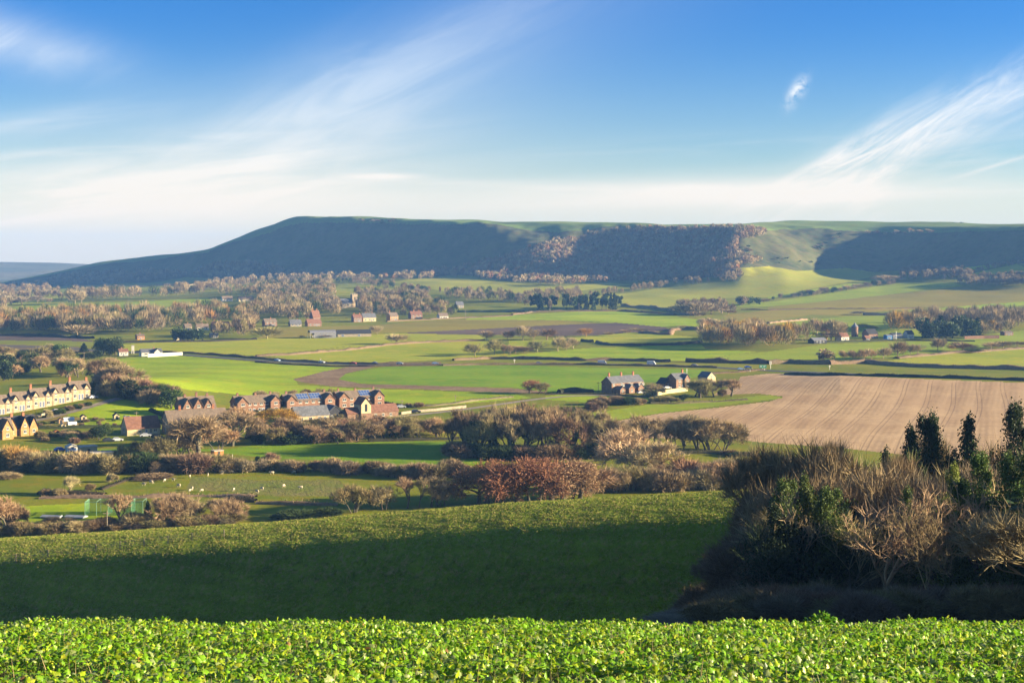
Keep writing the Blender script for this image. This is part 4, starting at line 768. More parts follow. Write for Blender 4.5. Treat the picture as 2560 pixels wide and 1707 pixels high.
hedge('hedge', 2, [(1200,1120),(1900,1085),(2352,1065)], 2.5, 3, 'brown', 'thin hedge under the village street houses')
hedge('hedge', 3, [(0,1058),(180,1030),(1000,1018),(1500,1055)], 2.5, 3, 'brown', 'thin hedge under the dark pine row')
hedge('hedge', 2, [(1850,1032),(2352,1035)], 4, 5, 'dark', 'dark garden hedge right of the village')
hedge('hedge', 3, [(0,1028),(110,1032)], 4, 5, 'dark', 'short dark hedge left of the pine row')
hedge('hedge', 4, [(880,1058),(1400,1055),(1620,1050)], 5, 8, (.05,.055,.04), 'dark hedge with a long shadow below the olive fields')
place(4, [('puff3','grey',840,1055,42,110), ('puff3','grey',1790,1110,110,250), ('puff3','tan',1900,1100,110,230), ('puff2','tan',2180,1120,130,230), ('puff3','tan',2300,1150,170,230)], 'beyond the dark hedge with a long shadow', 'trees beyond the dark hedge')
hedge('hedge', 4, [(-250,1008),(0,1012),(440,1000),(900,1000),(1400,990)], 2, 3, 'brown', 'faint hedge line between the two olive fields')
hedge('hedge', 4, [(0,1135),(350,1103)], 3, 4, (.3,.2,.13), 'short pale hedge above the farm fields at the left')
hedge('hedge', 4, [(400,1310),(1100,1292),(1500,1295),(1900,1300)], 2.0, 3, (.06,.07,.03), 'low hedge below the round tower farm')
hedge('hedge', 1, [(1120,1310),(1500,1305),(1950,1300),(2352,1280)], 2.2, 4, (.06,.05,.035), 'dark hedge at the foot of the lower wood')
hedge('hedge', 1, [(-200,1245),(300,1248),(600,1262),(850,1275)], 3.5, 5, (.05,.05,.03), 'dark foot hedge of the lower wood at the left edge')
hedge('hedge', 1, [(0,1395),(300,1400),(700,1412)], 3, 4, 'deep', 'dark hedge below the main road at the left edge')
hedge('hedge', 1, [(2230,745),(2000,760),(1700,790),(1200,800)], 3.5, 6, 'tan', 'thin hedge above the upper wood')
hedge('hedge', 5, [(260,655),(600,650),(800,645),(1080,640)], 2.2, 2.5, (.07,.09,.03), 'green clipped hedge below the allotments')
hedge('hedge', 5, [(1290,500),(1400,545),(1480,590)], 2.6, 3, (.035,.06,.02), 'dark curving hedge beside the hall garden')
hedge('hedge', 5, [(1345,600),(1480,620)], 2.4, 3, (.05,.06,.03), 'short dark hedge right of the red roofed hall')
hedge('hedge', 5, [(330,720),(500,715),(620,705)], 2, 3, 'brown', 'brown garden hedge right of the gabled cottages')
hedge('hedge', 5, [(860,1175),(1000,1120),(1150,1070)], 1.2, 1.5, (.06,.05,.03), 'thin ditch hedge climbing the sheep pasture')
hedge('hedge', 5, [(330,1205),(640,1210),(900,1212)], 1.6, 3, (.06,.05,.03), 'dark ditch bank above the sports ground')
hedge('hedge', 5, [(340,1245),(700,1240),(1200,1240),(1700,1225),(2182,1240)], 1.4, 3, (.4,.28,.17), 'pale dead grass bank above the practice nets')
hedge('hedge', 5, [(1920,1268),(2182,1275)], 2.3, 3, (.07,.06,.03), 'dark hedge below the grazing sheep')
hedge('hedge', 6, [(0,1290),(300,1300),(700,1305)], 1.6, 2, (.3,.2,.12), 'reedy brown ditch line left of the olive trees')
hedge('hedge', 6, [(960,762),(1250,755),(1500,748),(1730,742)], 1.9, 2.2, (.06,.055,.03), 'neat dark hedge along the top of the lush meadow')
hedge('hedge', 6, [(1100,462),(1500,460),(1690,440),(1900,410),(2182,385)], 1.5, 3, (.2,.17,.09), 'thin hedge along the lane to the brick houses')
hedge('hedge', 6, [(1090,440),(1280,462)], 1.8, 2.5, (.04,.05,.03), 'dark hedge beside the rightmost estate house')
hedge('hedge', 6, [(200,600),(900,600),(1300,640),(1700,680)], 3.0, 5, (.13,.11,.05), 'scrub hedge in front of the slate barn')
hedge('hedge', 7, [(400,355),(550,345),(690,340)], 3.6, 4, (.04,.045,.025), 'dark rounded hedge left of the brick terrace')
hedge('hedge', 7, [(280,362),(700,360),(850,365),(1180,385)], 1.2, 2, (.12,.1,.05), 'low hedge in front of the brick terrace')
hedge('hedge', 7, [(1640,190),(1900,175),(2050,160),(2150,152)], 1.6, 3, (.16,.1,.06), 'brown hedge along the junction slip road')
hedge('hedge', 7, [(1180,440),(1400,440),(1700,425),(2000,408)], 1.5, 3, (.2,.18,.08), 'scrubby field edge below the house garden')
hedge('hedge', 7, [(700,900),(1400,860),(1700,860),(2050,880)], 1.8, 5, (.09,.08,.035), 'dark scrub below the stubble edge wood')

scatter(6, [(0,525),(250,500),(640,505),(840,495),(840,515),(600,525),(250,530),(0,545)], 22, 1.6, 3.2, ['shrub1','shrub2','ever1'], ['dark','olive','tan','green'], 'in the estate front gardens', 'estate garden shrubs', 160, (1., 1.5), .5)
scatter(6, [(0,385),(200,385),(560,370),(1000,350),(1090,430),(1080,455),(1000,380),(600,392),(0,405)], 20, 2, 4.5, ['shrub1','shrub2','round3'], ['olive','tan','brown'], 'behind the estate houses', 'shrubs behind the estate', 161, (1., 1.4), .5)
scatter(5, [(0,590),(130,575),(480,520),(760,435),(790,450),(500,540),(250,590),(0,610)], 22, 1.0, 2.4, ['shrub1','shrub2','ever1'], ['dark','olive','brown','green'], 'in the terrace front gardens', 'terrace garden shrubs', 162, (1., 1.6), .5)
scatter(5, [(270,610),(700,570),(1100,590),(1060,640),(600,640),(280,650)], 20, .8, 1.8, ['shrub1','shrub2'], ['olive','brown','green'], 'on the allotments', 'allotment bushes', 163, (1., 1.6), .5)
scatter(5, [(280,700),(760,690),(800,760),(500,790),(280,760)], 16, 1.5, 3.6, ['shrub1','shrub2','round3'], ['olive','brown','dark','tan'], 'in the gardens below the allotments', 'garden bushes below the allotments', 164, (1., 1.4), .5)
# ================= foreground wood on the right =================
proto('fash1', r0=.015, seed=51, trunk=.2, lev=6, spread=.5, up=.2, ratio=.74, ntw=4, tl=.08, tw=.0036)
proto('fash2', r0=.015, seed=52, trunk=.16, lev=6, spread=.55, up=.22, ratio=.76, ntw=4, tl=.08, tw=.0036)
proto('fash3', r0=.015, seed=53, trunk=.26, lev=6, spread=.42, up=.28, ratio=.72, ntw=4, tl=.08, tw=.0036)
proto('fivy1', r0=.015, seed=54, trunk=.22, lev=5, spread=.5, up=.25, ntw=7, tl=.1, tw=.003, ivy=15000, leafsz=.017)
proto('fivy2', r0=.015, seed=55, trunk=.2, lev=5, spread=.6, up=.2, ntw=7, tl=.1, tw=.003, ivy=15000, leafsz=.017)
proto('fscrub1', seed=56, trunk=.14, lev=4, spread=.7, up=.12, stems=10, kids=3, ntw=8, tw=.007, tl=.14)
proto('fscrub2', seed=57, trunk=.14, lev=4, spread=.7, up=.05, stems=10, kids=3, ntw=8, tw=.007, tl=.14)
proto('fash4', seed=58, r0=.0095, trunk=.2, lev=5, spread=.55, up=.2, ratio=.76, ntw=4, tl=.07, tw=.003)
proto('fash5', seed=59, r0=.009, trunk=.26, lev=5, spread=.5, up=.22, ratio=.76, ntw=4, tl=.07, tw=.003)
def ivycol(seed, n=17000, sz=.011):
    """tree buried in ivy: ragged leaning masses of leaf on several stems"""
    rr = R(seed); K = 34; tops = [(0, 0, .97), (.1, .03, .86), (-.12, .05, .8), (.05, -.1, .72)]
    L = []
    for k in range(K):
        tx, ty, tz = tops[rr.choice(4, p=[.4, .25, .2, .15])]; z = rr.uniform(.05, 1)**.8; r_ = (.03+.085*(1-z)**.5)*rr.uniform(.7, 1.35)
        L.append((tx*z*rr.uniform(.5, 1.2)+rr.normal(0, .022+.06*(1-z)), ty*z+rr.normal(0, .03+.05*(1-z)), z*tz, r_))
    L.append((0, 0, .93, .035)); L = np.array(L); i = rr.randint(0, len(L), n); d = nrm(rr.normal(size=(n, 3)))
    C = L[i, :3]+d*L[i, 3:4]*np.array([1, 1, 1.5])*rr.uniform(.35, 1.1, (n, 1)); C[:, 2] = np.clip(C[:, 2]-.05*rr.rand(n)**3, .0, 1.02)
    Vl, Ql = leaves(C, sz*rr.uniform(.6, 1.6, n), rr, -.4)
    g = Grow(seed); g.go(np.zeros(3), np.array([0, 0, 1.]), .3, .014, 0, 5, .6, .3, .7, 3); V1, Q1 = tubes([s_ for s_ in g.mid], 3); k_ = .95/max(1, V1[:, 2].max()); Vt, Qt = tubes(g.big, 6)
    return dict(trunk=mesh_np('trunk', Vt*k_, [Qt], MT_TRUNK), crown=mesh_np('crown', V1*k_, [Q1], MT_TWIG, attrs={'tint': np.full(len(V1), .6)}), leaf=mesh_np('ivy', Vl, [Ql], MT_LEAF, attrs={'tint': np.repeat(rr.rand(n), 4)}))
PROTO['ivied_col1'] = ivycol(61); PROTO['ivied_col2'] = ivycol(62)
for k_ in ('fash4','fash5','fash1','fash2','fash3','fivy1','fivy2','fscrub1','fscrub2'):
    p_ = PROTO[k_]; co_ = np.empty(len(p_['crown'].vertices)*3, dtype=np.float32); p_['crown'].vertices.foreach_get('co', co_); co_ = co_.reshape(-1, 3); WID[k_] = float(np.percentile(co_[:, 0], 97)-np.percentile(co_[:, 0], 3))
WID['ever1'] = WID['ever2'] = .62; WID['ivied_col1'] = WID['ivied_col2'] = .33
KW.update({'fash': 'bare tree', 'fivy': 'ivy clad tree', 'fscrub': 'bare scrub bush', 'ivied_col': 'ivy smothered tree'})
CATN.update({'fivy': ('ivy_clad_tree', 'tree'), 'ivied_col': ('ivy_clad_tree', 'tree'), 'fscrub': ('shrub', 'shrub')})
def fplace(lst, where, group, leafc='ivy'):
    items = []
    for kind, c, x, Y, ytop, wpx in lst:
        X = (x-1280)/F*Y; z0 = hgt(X, Y); h = (YH-ytop)/F*Y - z0
        if kind[:4] == 'fash': bark = 'pale' if c == 'pale' else 'bark'
        else: bark = 'bark'
        o = tree(kind, c, (X, Y, z0), h, (wpx*Y/F)/(h*WID[kind]), bark=bark, leafc=leafc if kind[:4] in ('fivy',) or 'col' in kind else None)
        for ch in o.children:
            if ch.name.startswith('crown') and kind[0] == 'f': ch.color = tuple(v*.72 for v in ch.color[:3])+(1,)
        items.append((x, o, f'{CW[c]} {KW[base_kind(kind)]}'))
    rowlabel(items, where, group)
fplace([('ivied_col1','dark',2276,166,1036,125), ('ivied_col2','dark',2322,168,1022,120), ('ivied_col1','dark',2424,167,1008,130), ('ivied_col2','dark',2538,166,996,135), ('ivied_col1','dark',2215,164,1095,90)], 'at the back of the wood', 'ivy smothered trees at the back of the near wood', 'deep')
fplace([('fash3','tan',2372,169,1045,130), ('fash1','tan',2480,170,1060,140), ('fash2','tan',2130,162,1070,220), ('fash1','tan',2030,165,1055,240), ('fash3','tan',1975,166,1080,180), ('fash2','brown',1965,168,1095,150), ('fash3','tan',2085,163,1070,170)], 'behind the near wood', 'bare trees rising behind the near wood')
fplace([('fash1','pale',2190,140,1125,230), ('fash2','grey',2290,142,1125,220), ('fash3','pale',2380,141,1130,190), ('fash1','grey',2470,140,1120,230), ('fash2','tan',2560,141,1128,220), ('fash3','pale',2650,142,1120,220), ('fash2','tan',2110,143,1150,200), ('fash3','tan',2240,146,1110,160), ('fash2','tan',2430,147,1112,200)], 'in the near wood with pale twigs', 'pale topped trees of the near wood')
fplace([('fivy1','tan',2010,146,1130,220), ('fivy2','tan',1975,148,1150,200), ('fivy1','brown',2090,140,1160,190), ('fivy2','tan',2480,135,1160,230), ('fivy1','tan',2560,134,1150,230), ('fivy2','tan',2330,136,1150,190), ('fivy1','tan',2250,138,1180,190), ('fivy2','brown',1950,158,1200,150)], 'inside the near wood', 'ivy clad trees of the near wood')
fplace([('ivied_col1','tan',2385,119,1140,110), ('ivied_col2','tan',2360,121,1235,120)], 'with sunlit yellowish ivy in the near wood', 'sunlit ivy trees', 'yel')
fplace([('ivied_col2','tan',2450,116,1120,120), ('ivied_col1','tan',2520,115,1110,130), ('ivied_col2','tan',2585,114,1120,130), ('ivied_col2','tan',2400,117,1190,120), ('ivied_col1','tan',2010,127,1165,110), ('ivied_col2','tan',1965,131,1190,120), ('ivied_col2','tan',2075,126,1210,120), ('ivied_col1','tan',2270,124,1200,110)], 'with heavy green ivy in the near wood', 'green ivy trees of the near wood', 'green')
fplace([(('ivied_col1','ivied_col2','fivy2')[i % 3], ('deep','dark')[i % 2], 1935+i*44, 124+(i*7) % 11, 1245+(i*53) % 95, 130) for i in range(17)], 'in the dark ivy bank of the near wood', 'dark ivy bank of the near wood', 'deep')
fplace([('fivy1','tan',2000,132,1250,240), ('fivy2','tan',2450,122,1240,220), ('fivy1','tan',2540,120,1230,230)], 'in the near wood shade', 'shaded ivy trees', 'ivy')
fplace([('fash4','pale',2205,111,1185,215), ('fash5','pale',2322,110,1220,150), ('fash5','tan',2120,114,1250,170)], 'in front of the near wood', 'bare pale trees in front of the near wood')
fplace([('fash2','brown',1925,142,1260,190), ('fash1','brown',1880,150,1310,160), ('fash3','tan',1850,152,1370,120)], 'leaning from the wood edge', 'trees leaning from the wood edge')
fplace([(('fash1','ever1','ever2','ivied_col1')[i % 4], ('tan','deep')[i % 4 > 0], 2680+i*58, 94+(i*17) % 30, 1190+(i*37) % 60, 330) for i in range(11)], 'unseen beyond the right edge', 'unseen near wood trees added to shade its front')  # unseen trees of the wood, added dense to shade its front
rr_ = R(88); lst = []
for i in range(26): lst.append((('fscrub1', 'fscrub2')[i % 2], ('grey', 'brown', 'olive')[i % 3], 1720+i*37+rr_.uniform(-12, 12), rr_.uniform(100, 118), rr_.uniform(1440, 1485) if i > 3 else 1545-i*26, rr_.uniform(120, 190)))
fplace(lst, 'along the front of the near wood', 'brambles along the near wood')
lst = []
for i in range(30): lst.append((('fscrub1', 'fscrub2', 'ever1', 'fscrub1')[i % 4], ('brown', 'dark', 'deep', 'grey', 'olive')[i % 5], 1830+i*28+rr_.uniform(-12, 12), rr_.uniform(124, 150), rr_.uniform(1280, 1400) if i > 3 else 1480-i*25, rr_.uniform(120, 190)))
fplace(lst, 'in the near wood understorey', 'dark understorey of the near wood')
fplace([('fscrub1','grey',1745,158,1480,130), ('fscrub2','brown',1795,156,1430,140), ('fscrub1','brown',1840,150,1390,150)], 'spreading up the shaded grass bank', 'scrub on the shaded bank')
# crop =================
def crop():
    rr = R(5); ang = np.array([0, 20, 42, 62, 85, 110, 140, 165, 180])/180*math.pi
    rad = np.array([1.0, .72, .95, .66, .86, .62, .7, .4, .22])
    pts = [(0, 0)]; prof = [(r*math.cos(a)*.62+.28, r*math.sin(a)*.5) for a, r in zip(ang, rad)]
    out_ = prof+[(x, -y) for x, y in prof[-2:0:-1]]
    T = np.array([(0.3, 0, .06)]+[(x, y, -.25*abs(y)-.22*(x-.2)**2+.05*math.sin(9*x+6*y)) for x, y in out_]); T = np.array([T[0]]+list(T[1:])); nv = len(T); no = nv-1
    Ft = np.array([(0, 1+i, 1+(i+1) % no) for i in range(no)])
    P = []
    for _ in range(1):
        n = 19000; Y = np.sqrt(rr.uniform(5.5**2, 37**2, n)); X = rr.uniform(-1, 1, n)*(.375*Y+1.6); P = np.stack([X, Y], 1)
    G = np.interp(P[:, 1], cy, cropH)
    hh = .22+.08*fbm(P[:, 0], P[:, 1], 3.0, 4, 2); bare = fbm(P[:, 0], P[:, 1], 4.5, 44, 2) > .62
    hh = np.where(bare, hh*.5, hh)
    nl = 9; i = np.repeat(np.arange(len(P)), nl); m = len(i); a = rr.uniform(0, 6.28, m); tl_ = rr.uniform(.1, .95, m); out_r = rr.uniform(.02, .15, m)
    size = rr.uniform(.042, .098, m)*np.where(bare[i], .7, 1); top = hh[i]*(1-.5*(out_r/.17)**2)*rr.uniform(.55, 1.1, m)
    C = np.stack([P[i, 0]+np.cos(a)*out_r, P[i, 1]+np.sin(a)*out_r, G[i]+top], 1)
    pitch = rr.normal(.15, .55, m); roll = rr.normal(0, .5, m)
    ca, sa, cp, sp_, cr, sr = np.cos(a), np.sin(a), np.cos(pitch), np.sin(pitch), np.cos(roll), np.sin(roll)
    ex = np.stack([ca*cp, sa*cp, sp_], 1); ey = np.stack([-sa*cr+ca*sp_*sr, ca*cr+sa*sp_*sr, -cp*sr*1.0], 1); ey = nrm(ey - ex*np.sum(ex*ey, 1, keepdims=True)); ez = np.cross(ex, ey)
    Vv_ = C[:, None]+size[:, None, None]*(T[None, :, 0:1]*ex[:, None]+T[None, :, 1:2]*ey[:, None]+T[None, :, 2:3]*ez[:, None]); V_ = Vv_.reshape(-1, 3)
    Fv = (np.arange(m)[:, None, None]*nv+Ft[None]).reshape(-1, 3)
    u_ = rr.rand(m); cols_ = np.where((u_ < .55)[:, None], (.15, .33, .008), np.where((u_ < .78)[:, None], (.28, .39, .012), np.where((u_ < .9)[:, None], (.26, .33, .12), np.where((u_ < .955)[:, None], (.36, .4, .03), np.where((u_ < .958)[:, None], (.34, .18, .07), (.05, .13, .03))))))
    cols_ = cols_*rr.uniform(.65, 1.35, (m, 1))
    # petioles and dead stalks
    pp0 = np.stack([P[i, 0], P[i, 1], G[i]], 1)[::2]; pp1 = C[::2]; Vs, Ts = blades(pp1+(pp0-pp1)*1.0, pp1, np.full(len(pp0), .012), rr)
    ns = 1500; Ys = np.sqrt(rr.uniform(5.5**2, 22**2, ns)); Ys = np.where(rr.rand(ns) < .6, rr.uniform(6, 12, ns), Ys); Xs = rr.uniform(-1, 1, ns)*(.375*Ys+1); gs = np.interp(Ys, cy, cropH); b0 = np.stack([Xs, Ys, gs], 1); b1 = b0+np.stack([rr.normal(0, .06, ns), rr.normal(0, .06, ns), rr.uniform(.22, .42, ns)], 1); Vq, Tq = blades(b0, b1, np.full(ns, .009), rr)
    V_all = np.concatenate([V_, Vs, Vq]); F_all = [Fv, Ts+len(V_), Tq+len(V_)+len(Vs)]
    C_all = np.concatenate([np.repeat(cols_, nv, 0), np.tile((.22, .28, .07), (len(Vs), 1)), np.tile((.5, .38, .18), (len(Vq), 1))])
    m_ = bpy.data.materials.new('crop leaf'); m_.use_nodes = True; nt = m_.node_tree; b = nt.nodes['Principled BSDF']; b.inputs['Roughness'].default_value = .42; b.inputs['Specular IOR Level'].default_value = .35
    at2 = nt.nodes.new('ShaderNodeAttribute'); at2.attribute_name = 'leafcol'; P_, x_, y_, z_ = pos(nt); nz = noise(nt, P_, 30, 3, .6)
    c_ = mixc(nt, nz.ramp(.45, .8)*.45, at2.outputs['Color'], (.3, .34, .05)); nt.links.new(c_, b.inputs['Base Color'])
    t = nt.nodes.new('ShaderNodeBsdfTranslucent'); nt.links.new(c_, t.inputs[0]); mx = nt.nodes.new('ShaderNodeMixShader'); mx.inputs[0].default_value = .4; nt.links.new(b.outputs[0], mx.inputs[1]); nt.links.new(t.outputs[0], mx.inputs[2]); nt.links.new(mx.outputs[0], [n_ for n_ in nt.nodes if n_.type == 'OUTPUT_MATERIAL'][0].inputs['Surface'])
    me = mesh_np('crop_leaves', V_all, F_all, m_); ca_ = me.attributes.new('leafcol', 'FLOAT_COLOR', 'POINT'); ca_.data.foreach_set('color', np.concatenate([C_all, np.ones((len(V_all), 1))], 1).astype(np.float32).ravel())
    tag(obj('crop_leaves', me), 'dense bright green leafy crop covering the nearest field', 'crop', kind='stuff')
    # one taller self sown plant standing above the brow
    cen = np.array([(2058-1280)/F*29.0, 29.0]); gz_ = float(np.interp(29.0, cy, cropH)); k = 260; aa = rr.uniform(0, 6.28, k); ro = rr.uniform(0, .36, k)**.8
    sel = rr.randint(0, m, k); Vp = (Vv_[sel]-C[sel][:, None])*1.15 + np.stack([cen[0]+np.cos(aa)*ro, cen[1]+np.sin(aa)*ro*.7, gz_+.12+(.36-ro*.5)*rr.uniform(.3, 1, k)], 1)[:, None]
    me2 = mesh_np('leafy_plant', Vp.reshape(-1, 3), [(np.arange(k)[:, None, None]*nv+Ft[None]).reshape(-1, 3)], m_); c2_ = me2.attributes.new('leafcol', 'FLOAT_COLOR', 'POINT'); c2_.data.foreach_set('color', np.concatenate([np.repeat(np.where(rr.rand(k, 1) < .5, (.07, .22, .01), (.16, .32, .012)), nv, 0), np.ones((k*nv, 1))], 1).astype(np.float32).ravel())
    tag(obj('leafy_plant', me2), 'taller clump of green leaves standing above the crop edge in front of the wood', 'plant')
crop()
# ================= tussocks on the grass bank =================
def bank_grass():
    rr = R(9); n = 100000; px_ = rr.uniform(-150, 2150, n); yb_ = brow_y(px_); Y = yb_-rr.uniform(-2, 37, n); X = (px_-1280)/F*Y
    z = bank_h(X, Y); base = np.stack([X, Y, z-.03], 1); h_ = rr.uniform(.06, .24, n)*(1+.5*fbm(X, Y, 6, 3, 2)); i = np.repeat(np.arange(n), 3); d = nrm(rr.normal(size=(3*n, 3))*np.array([.6, .6, .2])+np.array([-.35, 0, .8]))
    P0 = base[i]+np.concatenate([rr.normal(0, .08, (3*n, 2)), np.zeros((3*n, 1))], 1); V1, T1 = blades(P0, P0+d*h_[i][:, None], np.full(3*n, .09), rr)
    m_, nt, b = mat('grass blade', .8, .15); a_ = nt.nodes.new('ShaderNodeAttribute'); a_.attribute_name = 'leafcol'; nt.links.new(a_.outputs['Color'], b.inputs['Base Color'])
    cc = np.where(rr.rand(3*n, 1) < .6, (.13, .195, .014), (.32, .27, .09))*rr.uniform(.6, 1.3, (3*n, 1))
    me = mesh_np('grass', V1, [T1], m_); ca_ = me.attributes.new('leafcol', 'FLOAT_COLOR', 'POINT'); ca_.data.foreach_set('color', np.concatenate([np.repeat(cc, 3, 0), np.ones((len(V1), 1))], 1).astype(np.float32).ravel())
    tag(obj('grass', me), 'tufts of grass roughening the shaded bank and its sunlit brow', 'grass', kind='stuff')
bank_grass()
# ================= buildings =================
M_ = {'stone': simple('cream stone', (.34,.26,.165), scale=.9), 'gold': simple('golden stone', (.33,.19,.08), scale=.9), 'brick': simple('red brick', (.19,.115,.08), scale=1.2), 'dbrick': simple('brown brick', (.19,.105,.07), scale=1.2),
 'tile': simple('brown roof tile', (.15,.115,.088), scale=1.1), 'redtile': simple('red roof tile', (.17,.085,.06), scale=1.0), 'slate': simple('grey slate', (.11,.115,.13), scale=1.0, rough=.6), 'dark': simple('tarred board', (.03,.032,.04)), 'white': simple('white render', (.52,.49,.42), scale=.5, var=.1),
 'cream': simple('cream render', (.42,.35,.21), scale=.5, var=.12), 'frame': simple('white paint', (.55,.54,.5), var=.05), 'glass': simple('window glass', (.03,.035,.045), rough=.12, var=.2, spec=.6), 'door': simple('door paint', (.12,.14,.2), var=.1),
 'pot': simple('clay pot', (.26,.11,.06)), 'solar': simple('solar cell', (.05,.09,.22), rough=.15, spec=.7, var=.15, scale=4), 'alu': simple('aluminium', (.6,.6,.6), rough=.4, metal=.6, var=.05), 'wood': simple('weathered wood', (.30,.2,.12), scale=3), 'postwood': simple('post wood', (.23,.19,.14), scale=4),
 'conc': simple('concrete', (.42,.38,.32), scale=.6), 'felt': simple('roof felt', (.13,.13,.14)), 'corr': simple('corrugated iron', (.22,.22,.24), rough=.5, metal=.3), 'blue': simple('blue sheeting', (.04,.2,.5), var=.1), 'net': simple('green netting', (.07,.22,.13)), 'steel': simple('pale green steel', (.16,.28,.2), var=.05),
 'asph': simple('asphalt', (.075,.075,.08), scale=.3), 'kerb': simple('gravel lane', (.24,.2,.15), scale=.5), 'tyre': simple('tyre rubber', (.02,.02,.02)), 'sheep': simple('fleece', (.42,.36,.26), scale=6), 'orange': simple('orange board', (.36,.15,.05)), 'lead': simple('lead roof', (.25,.27,.3)), 'green': simple('green sign', (.01,.16,.09), var=.05), 'flint': simple('flint wall', (.26,.22,.16), scale=1.3),
 'plast': simple('polythene', (.6,.64,.62), rough=.3, var=.1)}
_wc = {}
def winmesh(w, h, kind):
    k = (round(w, 1), round(h, 1), kind)
    if k not in _wc:
        f = MB(); t = .09
        if kind == 'door': f.box(-w/2, w/2, -.07, .1, 0, h); p = MB(); p.box(-w/2+.12, w/2-.12, -.10, -.071, .1, h-.12); _wc[k] = (f.mesh('door', M_['frame']), p.mesh('panel', M_['door']))
        else:
            for x0, x1, z0, z1 in ((-w/2, w/2, 0, t), (-w/2, w/2, h-t, h), (-w/2, -w/2+t, t, h-t), (w/2-t, w/2, t, h-t), (-t/2, t/2, t, h-t)): f.box(x0, x1, -.07, .1, z0, z1)
            f.box(-w/2-.1, w/2+.1, -.13, .1, -.12, -.003)
            p = MB(); p.box(-w/2+t, -t/2, -.03, .08, t, h-t); p.box(t/2, w/2-t, -.03, .08, t, h-t); _wc[k] = (f.mesh('window', M_['frame']), p.mesh('pane', M_['glass']))
    return _wc[k]
def opening(root, face, u, z, w, h, L, W, kind='window', yoff=0.0):
    a, b = winmesh(w, h, kind); o = obj(kind, a, root); q = obj('panel' if kind == 'door' else 'pane', b, o)
    if face == 'f': o.location = (u, -W/2-yoff, z)
    elif face == 'b': o.location = (u, W/2+yoff, z); o.rotation_euler = (0, 0, math.pi)
    elif face == 'l': o.location = (-L/2-yoff, u, z); o.rotation_euler = (0, 0, -math.pi/2)
    elif face == 'r': o.location = (L/2+yoff, u, z); o.rotation_euler = (0, 0, math.pi/2)
    return o
def gable(mb, L, W, e, r, x0=0, y0=0, axis='x', low=-1.5):
    pr = [(-W/2, low), (W/2, low), (W/2, e), (0, r), (-W/2, e)]
    if axis == 'x': mb.prism([(y0+p, z) for p, z in pr], x0-L/2, x0+L/2, 'x')
    else: mb.prism([(x0+p, z) for p, z in pr], y0, y0+L, 'y')
def roofp(mb, L, W, e, r, x0=0, y0=0, axis='x', oh=.35, th=.16):
    s = (r-e)/(W/2); dz = oh*s; pr = [(-W/2-oh, e-dz+.02), (0, r+.02), (W/2+oh, e-dz+.02), (W/2+oh, e-dz+th+.02), (0, r+th+.02), (-W/2-oh, e-dz+th+.02)]
    if axis == 'x': mb.prism([(y0+p, z) for p, z in pr], x0-L/2-.25, x0+L/2+.25, 'x')
    else: mb.prism([(x0+p, z) for p, z in pr], y0-.3, y0+L, 'y')
def house(nm, label, cat, P, rot, L, W, e, r, wall='brick', roof='tile', chims=(), wins=(), doors=(), wings=(), solar=(), group=None, axis=None, wingwall=None):
    root = empty(nm, (P[0], P[1], P[2]), math.radians(rot)); tag(root, label, cat, group)
    mb = MB(); gable(mb, L, W, e, r-.02); mb.obj('wall', M_[wall], root)
    mb = MB(); roofp(mb, L, W, e, r); ro = mb.obj('roof', M_[roof], root)
    for x, y, h in chims:
        c = MB(); c.box(x-.45, x+.45, y-.3, y+.3, r-1.2, r+h); c.box(x-.52, x+.52, y-.37, y+.37, r+h, r+h+.15)
        for q in (-.22, .22): c.cyl(x+q, y, r+h+.15, r+h+.55, .13, .1, 8)
        c.obj('chimney', M_['pot' if wall in ('brick', 'stone', 'gold') else 'dbrick'], ro)
    for x, w, pj, ez, rz_ in wings:     # cross gables on the front: centre, width, projection, eave, ridge
        g = MB(); gable(g, W/2+pj, w, ez, rz_-.02, x, -W/2-pj, 'y'); g.obj('gable_wall', M_[wingwall or wall], root)
        g = MB(); roofp(g, W/2+pj+.2, w, ez, rz_, x, -W/2-pj, 'y', oh=.28); g.obj('gable_roof', M_[roof], root)
    for fc, u, z, w, h in wins:
        pj = 0.0
        if fc == 'f':
            for x, w2, p2, ez, rz_ in wings:
                if abs(u-x) < w2/2: pj = p2
        opening(root, fc, u, z, w, h, L, W, 'window', pj)
    for fc, u, w, h in doors:
        pj = 0.0
        if fc == 'f':
            for x, w2, p2, ez, rz_ in wings:
                if abs(u-x) < w2/2: pj = p2
        opening(root, fc, u, 0, w, h, L, W, 'door', pj)
    for x0, x1 in solar:
        s = (r-e)/(W/2); n = math.hypot(1, s); sb = MB(); k0, k1 = .12, .88
        def pt(x, k, d): y = -W/2*(1-k); z = e+(r-e)*k+.2; return (x, y-s/n*d, z+1/n*d)
        sb.add([pt(x0,k0,.02), pt(x1,k0,.02), pt(x1,k1,.02), pt(x0,k1,.02), pt(x0,k0,.1), pt(x1,k0,.1), pt(x1,k1,.1), pt(x0,k1,.1)], [(0,3,2,1), (4,5,6,7), (0,1,5,4), (1,2,6,5), (2,3,7,6), (3,0,4,7)], 0)
        m = max(2, int((x1-x0)/1.1))
        for q in range(m+1):
            xx = x0+(x1-x0)*q/m; sb.add([pt(xx-.04,k0,.12), pt(xx+.04,k0,.12), pt(xx+.04,k1,.12), pt(xx-.04,k1,.12)], [(0,1,2,3)], 1)
        for k in (k0, .5, k1): sb.add([pt(x0,k-.012,.125), pt(x1,k-.012,.125), pt(x1,k+.012,.125), pt(x0,k+.012,.125)], [(0,1,2,3)], 1)
        sb.obj('solar_panel', [M_['solar'], M_['alu']], root)
    return root
